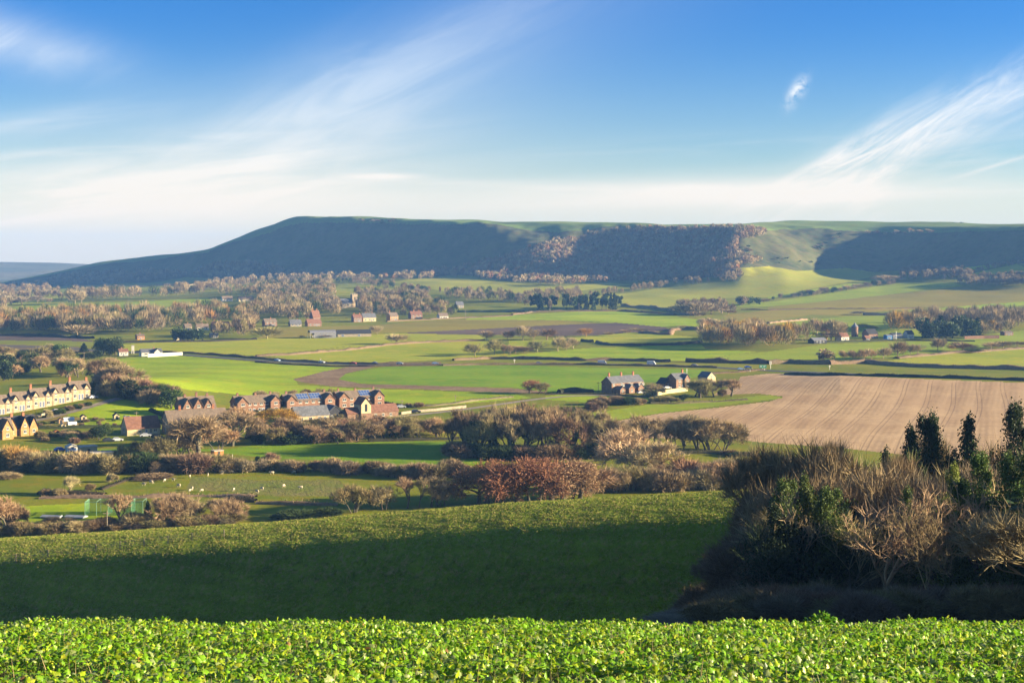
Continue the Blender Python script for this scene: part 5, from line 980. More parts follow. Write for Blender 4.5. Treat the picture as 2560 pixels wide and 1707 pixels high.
def off(P, rot, x, y=0):
    c, s = math.cos(math.radians(rot)), math.sin(math.radians(rot)); X, Y = P[0]+x*c-y*s, P[1]+x*s+y*c; return np.array([X, Y, hgt(X, Y)])
def box_shed(nm, label, cat, P, rot, w, d, h, wall, roof, pitch=.25, group=None, parts=True, door=True, low=False):
    root = empty(nm, P, math.radians(rot)); tag(root, label, cat, group)
    mb = MB()
    if pitch > 0: gable(mb, d, w, h, h+w/2*pitch, 0, -d/2, 'y', low=-.4)
    else: mb.box(-w/2, w/2, -d/2, d/2, -.4, h)
    mb.obj('wall', M_[wall], root); mb = MB()
    if pitch > 0: roofp(mb, d+.2, w, h, h+w/2*pitch, 0, -d/2, 'y', oh=.15, th=.06)
    else: mb.box(-w/2-.15, w/2+.15, -d/2-.15, d/2+.15, h+.003, h+.22)
    mb.obj('roof', M_[roof], root)
    if door: mb = MB(); mb.box(-.45, .45, -d/2-.04, -d/2+.02, 0, min(1.9, h-.1)); mb.obj('door', M_['dark' if wall != 'dark' else 'white'], root)
    return root
# stone terrace stepping up the slope
T0 = at(226, 996); rotT = 39; uw = 8.4; TG = 'stone terrace cottages in a stepped row'
names_t = ['right hand end cottage of the stone terrace with two chimneys', 'stone cottage next to the right end of the terrace', 'third stone cottage from the right end of the terrace', 'fourth stone cottage from the right end of the terrace', 'fifth stone cottage from the right end of the terrace', 'sixth stone cottage from the right end, cut by the photo edge', 'stone terrace cottage just beyond the photo edge']
for i in range(6):
    P = off(T0, rotT, -uw*(i+.5)+.3); P[2] = max(P[2], T0[2]-1.05*(i+.2)); P2 = off(T0, rotT, -uw*(i+.5), 3.2); P = np.array([P2[0], P2[1], P[2]])
    house('stone_cottage', names_t[i], 'cottage', P, rotT, uw-.02, 6.6, 4.6, 7.7, 'stone', 'tile', chims=[(-uw/2+.5, 0, 1.6)]+([(uw/2-.6, 0, 1.2)] if i == 0 else []),
          wings=[(-2.6, 2.4, .12, 4.7, 6.5), (2.6, 2.4, .12, 4.7, 6.5)], wins=[('f', -2.6, 3.6, .8, 1.1), ('f', 2.6, 3.6, .8, 1.1), ('f', -2.6, 1.0, 1.3, 1.4), ('f', 2.6, 1.0, 1.3, 1.4)], doors=[('f', -.65, 1.05, 2.4), ('f', .65, 1.05, 2.4)], group=TG)
# gabled golden cottages
def A5(x, y): return at(*Z(5, [(x, y)])[0])
house('stone_house', 'golden stone house with three pointed front gables below the terrace', 'house', off(A5(170, 712), 42, 0, 3), 42, 13, 6.5, 3.0, 7.0, 'gold', 'dark', chims=[(-2, 0, .9), (2.4, 0, .9)], wings=[(-3.5, 3.4, 1.2, 3.4, 6.8), (1.2, 3.2, 1.6, 3.4, 7.0), (4.9, 3, .8, 3.2, 6.6)], wins=[('f', -3.5, 1, 1.2, 1.2), ('f', 1.2, 1, 1.2, 1.2), ('f', 1.2, 3.4, .9, 1.1), ('f', 4.9, 1, 1.1, 1.2), ('l', 0, 1, 1, 1.2), ('l', 0, 3.4, .9, 1)], doors=[('f', -.9, 1, 2.1)])
house('stone_house', 'golden stone house with one pointed gable at the left edge', 'house', off(A5(10, 745), 42, 0, 3), 42, 9, 6.5, 3.4, 7.2, 'gold', 'tile', chims=[(-2, 0, .9)], wings=[(1.8, 3.8, 1.2, 3.6, 7.2)], wins=[('f', 1.8, 1, 1.2, 1.2), ('f', 1.8, 3.4, .9, 1.1), ('f', -2.5, 1, 1.2, 1.2)], doors=[('f', -.8, 1, 2.1)])
house('village_hall', 'single storey hall with a big red tiled roof beside parked cars', 'hall', off(A5(1225, 706), 33, 0, 3.6), 33, 12.5, 7.4, 2.7, 6.6, 'cream', 'redtile', wins=[('f', -1.5, 1, 1.3, 1.1), ('f', 2.6, .5, 1, 1.8), ('f', 4.4, 1, 1.3, 1.1), ('l', 0, 1.2, 1.4, 1.8)], doors=[('f', 1, 1, 2.1)])
house('pair_house', 'long buff stone house half hidden by pinkish trees', 'house', off(A5(1690, 690), 30, 0, 4), 30, 23, 8, 5.2, 8.6, 'stone', 'tile', chims=[(-6, 0, 1.3), (7, 0, 1.3)], wins=[('l', -1, 1, 1, 1.2), ('l', -1, 3.4, 1, 1.2)]+[('f', u_, z_, 1.2, 1.2) for u_ in (-9, -5, -1, 3, 7) for z_ in (1, 3.6)], doors=[('f', -3, 1, 2.1), ('f', 5, 1, 2.1)])
house('tile_hung_house', 'dark brown house with three pointed gables and three chimneys', 'house', off(A5(1690, 545), 30, 0, 4), 30, 15, 8, 3.4, 7.6, 'dbrick', 'tile', chims=[(-4.5, 0, .9), (.4, 0, 1.5), (5, 0, .9)], wings=[(-4.6, 4, .6, 3.6, 7.2), (0, 4.2, .6, 3.6, 7.2), (4.2, 3.6, .6, 3.6, 6.8)], wins=[('f', u_, z_, 1.3, 1.1) for u_ in (-4.6, 0, 4.2) for z_ in (1, 3.5)], doors=[('f', 2.3, 1, 2.1)])
def estate(px0, px1, yb, label, solar, chn):
    P = at((px0+px1)/2, yb); m = P[1]/F; rot = 33; L = (px1-px0)*m/math.cos(math.radians(rot))*.92; P = off(P, rot, 0, 3.9); w = 4.8; x1 = L/2-w/2
    house('estate_house', label, 'house', P, rot, L, 7.0, 4.7, 7.3, 'dbrick', 'tile', chims=[(-x1, 1.5, .9), (x1, 1.5, .9)]+[(c*L, 0, .9) for c in chn], wings=[(-x1, w, 1.3, 4.7, 7.1), (x1, w, 1.3, 4.7, 7.1)],
          wins=[('f', s*x1, z_, 1.7, 1.2) for s in (-1, 1) for z_ in (1, 3.4)]+[('f', q*L, 3.45, 1.4, 1.1) for q in (-.2, -.07, .07, .2)]+[('f', q*L, .9, 1.6, 1.3) for q in (-.2, .04, .2)]+[('l', 0, 1, 1, 1.1), ('l', 0, 3.5, 1, 1.1)], doors=[('f', -.1*L, 1.1, 2.1), ('f', .11*L, 1.1, 2.1)], solar=[(a_*L, b_*L) for a_, b_ in solar], group='twin gabled estate houses')
estate(594, 700, 1033, 'leftmost twin gabled brick estate house with a plain brown roof', [], [0])
estate(716, 836, 1027, 'middle twin gabled brick estate house with two banks of solar panels', [(-.24, -.01), (.02, .25)], [])
estate(846, 960, 1019, 'rightmost twin gabled brick estate house with one bank of solar panels', [(.0, .24)], [-.05])
def A4(x, y): return at(680+x/5.88, 960+y/5.88)
house('slate_barn', 'long low converted barn with a grey slate roof and glazed left end', 'barn', off(A4(600, 560), 32, 0, 3.4), 32, 14.5, 7, 2.9, 6.2, 'stone', 'slate', wins=[('f', u_, .7, 1.4, 1.5) for u_ in (-5, -1, 3)]+[('l', q, .4, 1.1, 2.2) for q in (-2.2, -.8, .8, 2.2)], doors=[('f', 5.4, 1.1, 2.1)])
house('dark_barn', 'small dark blue gabled barn joined to the slate roofed one', 'barn', off(A4(900, 528), 32, 0, 1.5), 122, 7, 7.5, 3.0, 6.0, 'dark', 'slate', wins=[('l', 1.5, 1, 1.1, 1.2)], doors=[('l', -1.6, 1.1, 2.1)])
fr_ = empty('farmhouse', off(A4(1430, 520), 32, 0, 3.2), math.radians(32)); tag(fr_, 'red roofed farm range with a tall cream gable and brick walls', 'farmhouse')
mb = MB(); gable(mb, 6.5, 5, 2.8, 4.9, -6.2, 0, 'x'); mb.obj('wall', M_['brick'], fr_); mb = MB(); roofp(mb, 6.5, 5, 2.8, 4.9, -6.2); mb.obj('roof', M_['redtile'], fr_)
mb = MB(); gable(mb, 13, 6, 3.0, 5.6, 7.0, 0, 'x'); mb.obj('wall', M_['brick'], fr_); mb = MB(); roofp(mb, 13, 6, 3.0, 5.6, 7.0); mb.obj('roof', M_['redtile'], fr_)
mb = MB(); gable(mb, 7, 4.4, 6.4, 9.0, -1.6, -3.6, 'y'); mb.obj('gable_wall', M_['cream'], fr_); mb = MB(); roofp(mb, 7, 4.4, 6.4, 9.0, -1.6, -3.6, 'y', oh=.3); mb.obj('gable_roof', M_['redtile'], fr_)
mb = MB(); mb.box(-3.8, .6, -3.68, -3.605, -.5, 2.7); mb.obj('brick_plinth', M_['brick'], fr_)
mb = MB(); mb.box(-2.1, -1.1, -3.7, -3.61, 3.4, 6.4); mb.obj('window', M_['glass'], fr_)
for q in (3, 6.5, 10): o_ = opening(fr_, 'f', q, 1.0, 1.1, 1.2, 0, 6)
# brick terrace by the lane, and its neighbours
def A7(x, y): return at(1480+x/4.356, 890+y/4.356)
house('brick_terrace', 'brick terrace with slate roof, three big chimneys and small front annexes', 'terrace', off(A7(400, 398), 38, 0, 4.5), 38, 21, 7.5, 5.2, 8.0, 'brick', 'slate', chims=[(-9, 0, 1.6), (-1, 0, 1.6), (7, 0, 1.6)], wings=[(-7, 3.4, 4.2, 2.2, 3.6), (-1.2, 3.8, 4.4, 2.6, 4.4), (5, 3.8, 4.4, 2.6, 4.4)], wins=[('f', -9.2+i*2.6, 3.9, 1.1, .9) for i in range(8)]+[('f', u_, .9, 1.2, 1.1) for u_ in (-7, -1.2, 5)], doors=[('f', 2, 1, 2.1), ('f', 8.6, 1, 2.1)])
house('brick_house', 'brick house with slate roof and tall aerial behind bare trees', 'house', off(A7(990, 350), 38, 0, 3.5), 38, 9.5, 7, 4.8, 7.4, 'brick', 'slate', chims=[(3, 0, 1.5)], wings=[(2.4, 3.6, .8, 4.8, 7.0)], wins=[('f', -2.4, 3.4, 1.3, 1.1), ('f', -2.4, .9, 1.3, 1.2), ('f', 2.4, 3.4, 1.3, 1.1), ('f', 2.4, .9, 1.3, 1.2)], doors=[('f', -.2, 1, 2.1)])
house('garage', 'low dark roofed outbuilding between the brick terrace and the brick house', 'garage', off(A7(840, 348), 38, 0, 3), 128, 6, 6, 2.4, 5.0, 'brick', 'dark', doors=[('l', 0, 2.0, 2.0)])
house('cream_house', 'cream gabled house half hidden among the garden trees', 'house', off(A7(1295, 295), 38, 0, 3), 128, 7, 6, 3.4, 5.8, 'cream', 'slate', wins=[('l', 0, 1.0, 1.2, 1.2), ('l', 0, 3.0, 1, 1)])
box_shed('garden_shed', 'tiny cream gabled shed at the right of the garden trees', 'shed', A7(1418, 330), 30, 2.4, 3, 1.8, 'cream', 'slate', 1.0)
def wallrun(nm, label, pts, h, t, m, cat='wall', tg=0):
    P = Z(tg, pts); G = [at(x, y) for x, y in P]; mb = MB()
    for a, b in zip(G[:-1], G[1:]):
        d = nrm((b-a)*np.array([1, 1, 0])); s = np.array([-d[1], d[0], 0])*t/2; z = np.array([0, 0, h]); dn = np.array([0, 0, -.6])
        mb.add([a-s+dn, b-s+dn, b+s+dn, a+s+dn, a-s+z, b-s+z, b+s+z, a+s+z], [(0,3,2,1), (4,5,6,7), (0,1,5,4), (1,2,6,5), (2,3,7,6), (3,0,4,7)])
    tag(mb.obj(nm, M_[m]), label, cat); 
wallrun('garden_wall', 'long buff garden wall below the brick house', [(1635, 991), (1660, 985), (1719, 977.5)], 2.0, .4, 'cream')
wallrun('garden_wall', 'pale low wall along the lane right of the red roofed farm', [(1003, 1036), (1040, 1031), (1090, 1027), (1165, 1019)], 1.1, .4, 'flint')
wallrun('garden_wall', 'low stone front wall of the stone terrace gardens', [(-10, 1068), (60, 1051), (120, 1036), (190, 1018), (226, 1010)], 1.0, .35, 'flint')
wallrun('garden_wall', 'long white wall right of the bungalow by the road', [(369, 893), (456, 888)], 2.2, .4, 'white')
wallrun('garden_wall', 'long brick wall right of the dark farm grove', [(2411, 848), (2460, 846.5), (2498, 846)], 2.6, .5, 'dbrick')
# bungalow group
def A3(x, y): return at(280+x/5.6, 740+y/5.6)
house('bungalow', 'white bungalow with a grey roof and small gable beside the road', 'bungalow', off(A3(560, 842), 28, 0, 3.5), 28, 14, 7, 2.8, 4.9, 'white', 'slate', chims=[(2, 0, .8)], wings=[(3.6, 4.6, 1.6, 2.8, 5.0)], wins=[('f', -4, 1, 2.2, 1.1), ('f', 3.6, 1, 2.4, 1.2), ('f', -.6, 1, 1.2, 1.1)], doors=[('f', .9, 1, 2.1)])
t_ = empty('white_tower', A3(292, 806), 0.3); tag(t_, 'slim white tower standing left of the bungalow', 'tower'); mb = MB(); mb.box(-.95, .95, -.95, .95, -.5, 5.6); mb.obj('wall', M_['white'], t_); mb = MB(); mb.box(-1.05, 1.05, -1.05, 1.05, 5.603, 5.8); mb.obj('roof', M_['lead'], t_); mb = MB(); mb.box(-.3, .3, -1.0, -.94, 0, 1.9); mb.obj('door', M_['dark'], t_)
house('cottage', 'small white cottage with an orange brick end beside dark evergreens', 'cottage', off(A3(165, 836), 28, 0, 2.5), 28, 6, 5, 2.8, 4.6, 'white', 'redtile', chims=[(-1, 0, .9)], wins=[('f', -1.5, 1, 1.2, 1.1), ('f', 1.5, 1, 1.2, 1.1)], doors=[('f', 0, .9, 2)])
# barns in the fields
def AB(x, y): return at(620+x/4.2, 720+y/4.2)
P = off(AB(790, 526), 20, 0, 5); d_ = empty('dutch_barn', P, math.radians(20)); tag(d_, 'open ended dutch barn with a curved corrugated roof', 'barn')
mb = MB(); n_ = 12; pr = [(5*math.cos(math.pi*k/n_), 4.2+2.3*math.sin(math.pi*k/n_)) for k in range(n_+1)]; pr2 = [(4.85*math.cos(math.pi*k/n_), 4.1+2.2*math.sin(math.pi*k/n_)) for k in range(n_, -1, -1)]
for k in range(n_): mb.prism([pr[k], pr[k+1], pr2[n_-k-1], pr2[n_-k]], -11, 11, 'x')
mb.obj('roof', M_['corr'], d_)
mb = MB(); mb.box(-7, 11, -4.9, -4.75, 0, 4.1); mb.obj('wall', M_['corr'], d_); mb = MB(); mb.box(-7, 11, 4.75, 4.9, 0, 4.1); mb.obj('wall', M_['corr'], d_)
for x_ in (-10.8, -7.1):
    for y_ in (-4.8, 4.8): mb = MB(); mb.box(x_-.12, x_+.12, y_-.12, y_+.12, -.3, 4.2); mb.obj('post', M_['alu'], d_)
house('long_barn', 'long low barn with a black roof and pale wall', 'barn', off(AB(1120, 512), 20, 0, 5), 20, 29, 9, 2.6, 5.6, 'flint', 'dark', wins=[('l', 0, .8, 1.4, 1.3)], doors=[('f', -10, 2.4, 2.2), ('f', 4, 2.0, 2.1)])
# village
VG = [('house', 'red brick hipped house at the left end of the village street', (242, 403), 30, 12, 8, 4.0, 7.2, 'brick', 'tile', [(1, 0, 1)]),
 ('house', 'tall red gabled house rising above the village roofs', (722, 372), 35, 8, 8, 6.5, 12.5, 'brick', 'redtile', [(-2.5, 0, 1.2), (2, 0, 1.5)]), ('house', 'low red house with a white gable in front of the tall gabled one', (700, 402), 30, 14, 7, 3.2, 6.8, 'brick', 'redtile', []),
 ('house', 'orange brick house in the middle of the village street', (1155, 358), 28, 9, 7, 4.4, 7.6, 'brick', 'redtile', [(-3, 0, 1.3), (3, 0, 1.3)]), ('house', 'grey roofed pale house right of the orange brick one', (1278, 352), 28, 14, 7.5, 4.2, 8.2, 'cream', 'slate', [(-3, 0, 1.2), (4, 0, 1.2)]),
 ('house', 'yellow stone house standing alone at the field edge', (1536, 343), 35, 9.5, 8, 5.0, 8.2, 'gold', 'tile', [(-3.5, 0, 1.4)]), ('house', 'red roofed pair of houses right of the yellow house', (1772, 324), 28, 13, 7.5, 4.6, 7.8, 'brick', 'redtile', [(-2, 0, 1.4), (4, 0, 1.4)]),
 ('house', 'small white walled house at the right end of the village street', (2058, 326), 28, 10, 7, 3.2, 6.2, 'white', 'tile', []), ('house', 'dark roofed house among shrubs left of the tall gabled house', (505, 405), 25, 11, 7, 2.6, 6.4, 'flint', 'slate', [(2, 0, 1)]),
 ('house', 'grey roofed house glimpsed behind the trees right of the village', (2230, 210), 25, 9, 7, 3.4, 7.4, 'flint', 'slate', []), ('cottage', 'low yellowish cottage left of the church', (712, 188), 25, 6, 5, 2.6, 5, 'gold', 'tile', []),
 ('house', 'dark roofed barn above the village trees on the right', (1800, 145), 20, 11, 8, 3, 7, 'dark', 'dark', [])]
for nm, lb, (x_, y_), rot, L, W, e, r, wm, rm, ch in VG:
    house(nm, lb, 'house', off(AB(x_, y_), rot, 0, W/2), rot, L, W, e, r, wm, rm, chims=ch, wins=[('f', q*L, z_, 1.6, 1.3) for q in (-.3, 0, .3) for z_ in ((1, 3.4) if e > 3.9 else (1,))], doors=[('f', .15*L, 1.1, 2.1)])
for lb, (x_, y_), L, e, r, wm, rm in [('brown roofed house with a long white wall left of the village', (1275, 478), 11, 2.8, 5.6, 'white', 'tile'), ('long red roofed house with an orange gable left of the village', (1530, 468), 16, 3.4, 7, 'brick', 'redtile'), ('cream gable showing among bare trees left of the village', (1072, 482), 6, 3.4, 6, 'cream', 'tile'),
   ('orange fronted building deep in the lower wood', (405, 612), 6, 3, 4.4, 'orange', 'tile'), ('small cream cottage under the clipped evergreens', (950, 622), 6, 2.6, 4.2, 'cream', 'tile'), ('pale shed beside the round clipped bush', (1440, 586), 6, 2.6, 3.8, 'flint', 'slate'),
   ('white gabled house high in the upper wood', (1620, 72), 14, 3, 6.6, 'white', 'tile'), ('long pale house high in the upper wood', (1880, 75), 20, 3, 6.6, 'cream', 'tile')]:
    house('house', lb, 'house', off(A3(x_, y_), 28, 0, 3.5), 28, L, 7, e, r, wm, rm, chims=[(0, 0, 1.0)], wins=[('f', q*L, 1, 1.4, 1.2) for q in (-.3, .3)], doors=[('f', 0, 1.1, 2.1)])
P = off(AB(1120, 205), 25, 0, 6); ch_ = empty('church', P, math.radians(25)); tag(ch_, 'flint church with a square tower among the village trees', 'church')
mb = MB(); mb.box(-2.2, 4.6, -3.4, 3.4, -1, 15); mb.box(-2.35, 4.75, -3.55, 3.55, 15, 15.5)
for x_ in (-2.35, .1, 2.5, 4.15):
    for y_ in (-3.55, 2.95): mb.box(x_, x_+.6, y_, y_+.6, 15.5, 16.6)
mb.obj('tower', M_['stone'], ch_); mb = MB(); mb.cyl(1.2, 0, 15.5, 17.6, .9, .05, 8); mb.obj('spirelet', M_['lead'], ch_)
mb = MB(); mb.prism([(-4.7, -1), (4.7, -1), (4.7, 5.2), (0, 10.4), (-4.7, 5.2)], -18, -2.203, 'x'); mb.obj('wall', M_['flint'], ch_); mb = MB(); roofp(mb, 15.3, 9.4, 5.2, 10.5, -10.2); mb.obj('roof', M_['slate'], ch_)
mb = MB(); mb.prism([(-3.6, -1), (3.6, -1), (3.6, 3.8), (0, 7.4), (-3.6, 3.8)], -27, -18.003, 'x'); mb.obj('chancel_wall', M_['flint'], ch_); mb = MB(); roofp(mb, 8.6, 7.2, 3.8, 7.5, -22.8); mb.obj('chancel_roof', M_['slate'], ch_)
for x_ in (-15, -11, -7): opening(ch_, 'f', x_, 1.6, 1.2, 2.6, 0, 9.4)
mb = MB(); mb.box(.6, 1.8, -3.5, -3.405, 9.5, 12.5); mb.obj('belfry_opening', M_['dark'], ch_)
for s_ in (-2.2, 4.2): mb = MB(); mb.box(s_, s_+.8, -4.4, -3.403, -1, 9); mb.obj('buttress', M_['stone'], ch_)
# farm with the round tower
def AF(x, y): return at(1980+x/4.055, 760+y/4.055)
rt_ = empty('round_tower', off(AF(645, 335), 0, 0, 3), 0); tag(rt_, 'round brick tower with a pale conical roof at the farm', 'tower'); mb = MB(); mb.cyl(0, 0, -1, 8.6, 2.8, 2.8, 20); mb.obj('wall', M_['brick'], rt_); mb = MB(); mb.cyl(0, 0, 8.603, 11.0, 3.1, .7, 20); mb.cyl(0, 0, 11.0, 12.2, .8, .1, 12); mb.obj('roof', M_['corr'], rt_); mb = MB(); mb.box(-.6, .6, -2.95, -2.6, 0, 2.1); mb.obj('door', M_['dark'], rt_)
for lb, (x_, y_), rot, L, W, e, r, wm, rm in [('tall dark roofed barn with a brick end at the farm', (825, 352), 28, 10, 8, 4.2, 7.8, 'brick', 'dark'), ('white gabled farmhouse left of the round tower', (540, 372), 28, 8, 6, 3.4, 6.2, 'white', 'redtile'), ('low open barn with a bluish roof at the left of the farm', (288, 400), 24, 12, 8, 2.4, 4.2, 'dark', 'corr'),
    ('bright blue clad shed at the farm', (990, 360), 20, 5, 5, 3.2, 3.9, 'blue', 'corr'), ('wide grey shed right of the blue one', (1075, 352), 20, 9, 7, 3.2, 4.6, 'corr', 'felt'), ('white house with a dark roof beside the dark grove', (1205, 350), 24, 6.4, 6, 3.8, 6.6, 'white', 'dark'), ('brick outhouse with an orange roof below the round tower', (770, 375), 28, 4, 4, 2.4, 4.2, 'brick', 'redtile'),
    ('small orange brick building right of the long wall', (2200, 318), 20, 9, 6, 2.6, 3.6, 'brick', 'tile')]:
    house('farm_building' if 'house' not in lb else 'farmhouse', lb, 'farm building', off(AF(x_, y_), rot, 0, W/2), rot, L, W, e, r, wm, rm, wins=[('f', q*L, 1, 1.2, 1.2) for q in (-.25, .25)], doors=[('f', 0, 1.4, 2.1)])
# yard with flat roofs, sheds of the allotments
def A2(x, y): return at(x/6.27, 930+y/6.27)
SH = [('flat_roofed_building', 'tallest flat roofed buff building in the yard', 'building', (1370, 1282), 30, 5.5, 4, 2.6, 'cream', 'conc', 0), ('flat_roofed_building', 'wide flat roofed cream building at the front of the yard', 'building', (1590, 1372), 30, 6.6, 4, 2.4, 'cream', 'conc', 0),
 ('flat_roofed_building', 'low dark flat roofed building left in the yard', 'building', (1060, 1400), 30, 7.5, 5, 1.8, 'conc', 'felt', 0), ('shed', 'white gabled shed with a dark door behind the yard', 'shed', (1125, 1245), 30, 3.8, 3.5, 1.8, 'white', 'white', .4), ('brick_hut', 'small flat roofed brick hut standing alone by the meadow', 'hut', None, 35, 3.2, 3, 2.1, 'orange', 'conc', 0),
 ('shed', 'large cream allotment shed on the green', 'shed', (1305, 765), 30, 2.2, 2.6, 1.8, 'cream', 'dark', .7), ('shed', 'wooden allotment shed with a dark pitched roof', 'shed', (1820, 738), 30, 2.2, 2.6, 1.6, 'cream', 'dark', .9), ('shed', 'left of the two tiny white allotment sheds', 'shed', (1968, 745), 30, 1.4, 1.6, 1.3, 'white', 'white', .5), ('shed', 'right of the two tiny white allotment sheds', 'shed', (2022, 748), 30, 1.4, 1.6, 1.3, 'white', 'white', .5),
 ('shed', 'small brown allotment shed with a red roof', 'shed', (950, 800), 30, 1.8, 2.2, 1.5, 'wood', 'redtile', .6), ('shed', 'rounded buff allotment hut by the hedge', 'shed', (990, 865), 30, 1.7, 2, 1.1, 'cream', 'cream', .6), ('shed', 'orange allotment shed below the hedge', 'shed', (885, 975), 30, 1.8, 2, 1.3, 'orange', 'orange', .4), ('shed', 'pale garden shed with a dark window below the hedge', 'shed', (1165, 1035), 35, 2.8, 2.4, 1.6, 'cream', 'conc', .15), ('shed', 'grey sliver of a shed left of the orange one', 'shed', (505, 965), 30, 2.2, 2.2, 1.7, 'flint', 'tile', .5)]
for nm, lb, ct, q, rot, w_, d2, h_, wm, rm, pt_ in SH:
    P = A2(*q) if q else at(543, 1142); box_shed(nm, lb, ct, P, rot, w_, d2, h_, wm, rm, pt_)
for lb, q, L, r_ in (('curved white polytunnel on the allotments', (1075, 765), 4.2, 1.2), ('pale glasshouse in front of the polytunnel', (1130, 825), 3.4, 1.0)):
    P = A2(*q); g_ = empty('polytunnel' if 'poly' in lb else 'greenhouse', P, math.radians(30)); tag(g_, lb, 'greenhouse'); mb = MB(); pr = [(r_*math.cos(math.pi*k/10), r_*1.25*math.sin(math.pi*k/10)) for k in range(11)] if 'poly' in lb else [(r_, 0), (r_, r_), (0, r_*1.6), (-r_, r_), (-r_, 0)]
    mb.prism(pr, -L/2, L/2, 'x'); mb.obj('cover', M_['plast'], g_)
    mb = MB()
    for k in range(5): x_ = -L/2+L*k/4; mb.box(x_-.03, x_+.03, -r_-.03, -r_+.03, 0, r_*.9)
    mb.obj('frame', M_['alu'], g_)
def roofless_fence(nm, label, tg, pts, h, panel, post, gap, cat='fence', rails=0, pr=.05, wires=None, ymin=300):
    P = Z(tg, pts); G = [at(x, y, ymin) for x, y in P]; root = empty(nm, G[0]); tag(root, label, cat); k = 0; Gs = []
    for a, b in zip(G[:-1], G[1:]):
        L = np.hypot(*(b-a)[:2]); m = max(1, int(L/gap))
        for i in range(m): q = a+(b-a)*i/m; q[2] = hgt(q[0], q[1]); Gs.append(q-G[0])
    Gs.append(G[-1]-G[0])
    for q in Gs[:90]: mb = MB(); mb.box(q[0]-pr, q[0]+pr, q[1]-pr, q[1]+pr, q[2]-.4, q[2]+h); mb.obj('post', post, root)
    mb = MB()
    for a, b in zip(Gs[:-1], Gs[1:]):
        d = nrm((b-a)*np.array([1, 1, 0])); s = np.array([-d[1], d[0], 0])*.02
        for z0, z1 in ([(0.05, h-.05)] if wires is None else [(w_-.015, w_+.015) for w_ in wires]):
            A_, B_ = np.array([0, 0, z0]), np.array([0, 0, z1]); mb.add([a-s+A_, b-s+A_, b+s+A_, a+s+A_, a-s+B_, b-s+B_, b+s+B_, a+s+B_], [(0,3,2,1), (4,5,6,7), (0,1,5,4), (1,2,6,5), (2,3,7,6), (3,0,4,7)])
    mb.obj('panel' if wires is None else 'wire', panel, root); return root
roofless_fence('panel_fence', 'pale concrete panel fence with white posts in front of the yard', 0, [(164, 1167), (228, 1164)], 1.6, M_['conc'], M_['white'], 2.4, pr=.12)
roofless_fence('panel_fence', 'short pale panel fence under the blue tarpaulin', 0, [(357, 1171), (390, 1170)], 1.6, M_['conc'], M_['white'], 2.0, pr=.12)
g_ = at(371, 1168); mb = MB(); mb.prism([(-.9, 1.75), (.9, 1.75), (.7, 2.2), (0, 2.45), (-.7, 2.2)], -2.0, 2.0, 'x'); t_ = mb.obj('tarpaulin', M_['blue']); t_.location = g_; tag(t_, 'bright blue tarpaulin cover showing above the panel fence', 'tarpaulin')
# practice nets
P = at(212, 1289); nt_ = empty('practice_nets', P, math.radians(4)); tag(nt_, 'green netted cricket practice cage on the sports ground', 'practice nets')
for i in range(6):
    for j in range(2):
        mb = MB(); x_, y_ = i*2.9, j*5.0; mb.cyl(x_, y_, -.3, 3.5, .06, n=6); mb.obj('post', M_['steel'], nt_)
mb = MB()
for j in range(2): mb.box(0, 14.5, j*5-.04, j*5+.04, 3.46, 3.54)
for i in range(6): mb.box(i*2.9-.04, i*2.9+.04, 0, 5, 3.46, 3.54)
mb.obj('top_rail', M_['steel'], nt_)
def netmesh(x0, y0, x1, y1, z0, z1, step=.3, w=.012):
    L = math.hypot(x1-x0, y1-y0); ux, uy = (x1-x0)/L, (y1-y0)/L; mb = MB(); n = int(L/step)
    for k in range(n+1): a = L*k/n; mb.add([(x0+ux*(a-w), y0+uy*(a-w), z0), (x0+ux*(a+w), y0+uy*(a+w), z0), (x0+ux*(a+w), y0+uy*(a+w), z1), (x0+ux*(a-w), y0+uy*(a-w), z1)], [(0,1,2,3)])
    n = int((z1-z0)/step)
    for k in range(n+1): z = z0+(z1-z0)*k/n; mb.add([(x0, y0, z-w), (x1, y1, z-w), (x1, y1, z+w), (x0, y0, z+w)], [(0,1,2,3)])
    return mb
for q in ((0, 5.0, 14.5, 5.0), (0, 0, 0, 5), (5.8, 0, 5.8, 5), (11.6, 0, 11.6, 5), (5.8, 0, 14.5, 0)): netmesh(*q, .05, 3.45, .17, .022).obj('net', M_['net'], nt_)
for x_, lb in ((130, 'blue grey wheeled pitch cover left of its twin on the sports ground'), (190, 'blue grey wheeled pitch cover nearer the practice nets')):
    P = at(x_, 1294); c_ = empty('pitch_cover', P, math.radians(-12)); tag(c_, lb, 'pitch cover'); mb = MB(); mb.prism([(-1.3, .15), (1.3, .15), (1.3, .4), (0, .75), (-1.3, .4)], -2.6, 2.6, 'x'); mb.obj('cover', M_['lead'], c_)
    for a_ in (-2.2, 2.2):
        for b_ in (-1.1, 1.1): mb = MB(); mb.prism([(b_+.2*math.cos(k*.785), .2+.2*math.sin(k*.785)) for k in range(8)], a_-.06, a_+.06, 'x'); mb.obj('wheel', M_['tyre'], c_)
# wire fence along the bottom of the shaded bank
P_ = [(-40, 1506), (120, 1514), (300, 1521), (480, 1531), (560, 1536)]
roofless_fence('wire_fence', 'post and wire fence along the foot of the shaded grass bank', 0, P_, 1.15, M_['postwood'], M_['postwood'], 3.4, rails=0, wires=(.3, .6, .9, 1.1), ymin=215, pr=.06)
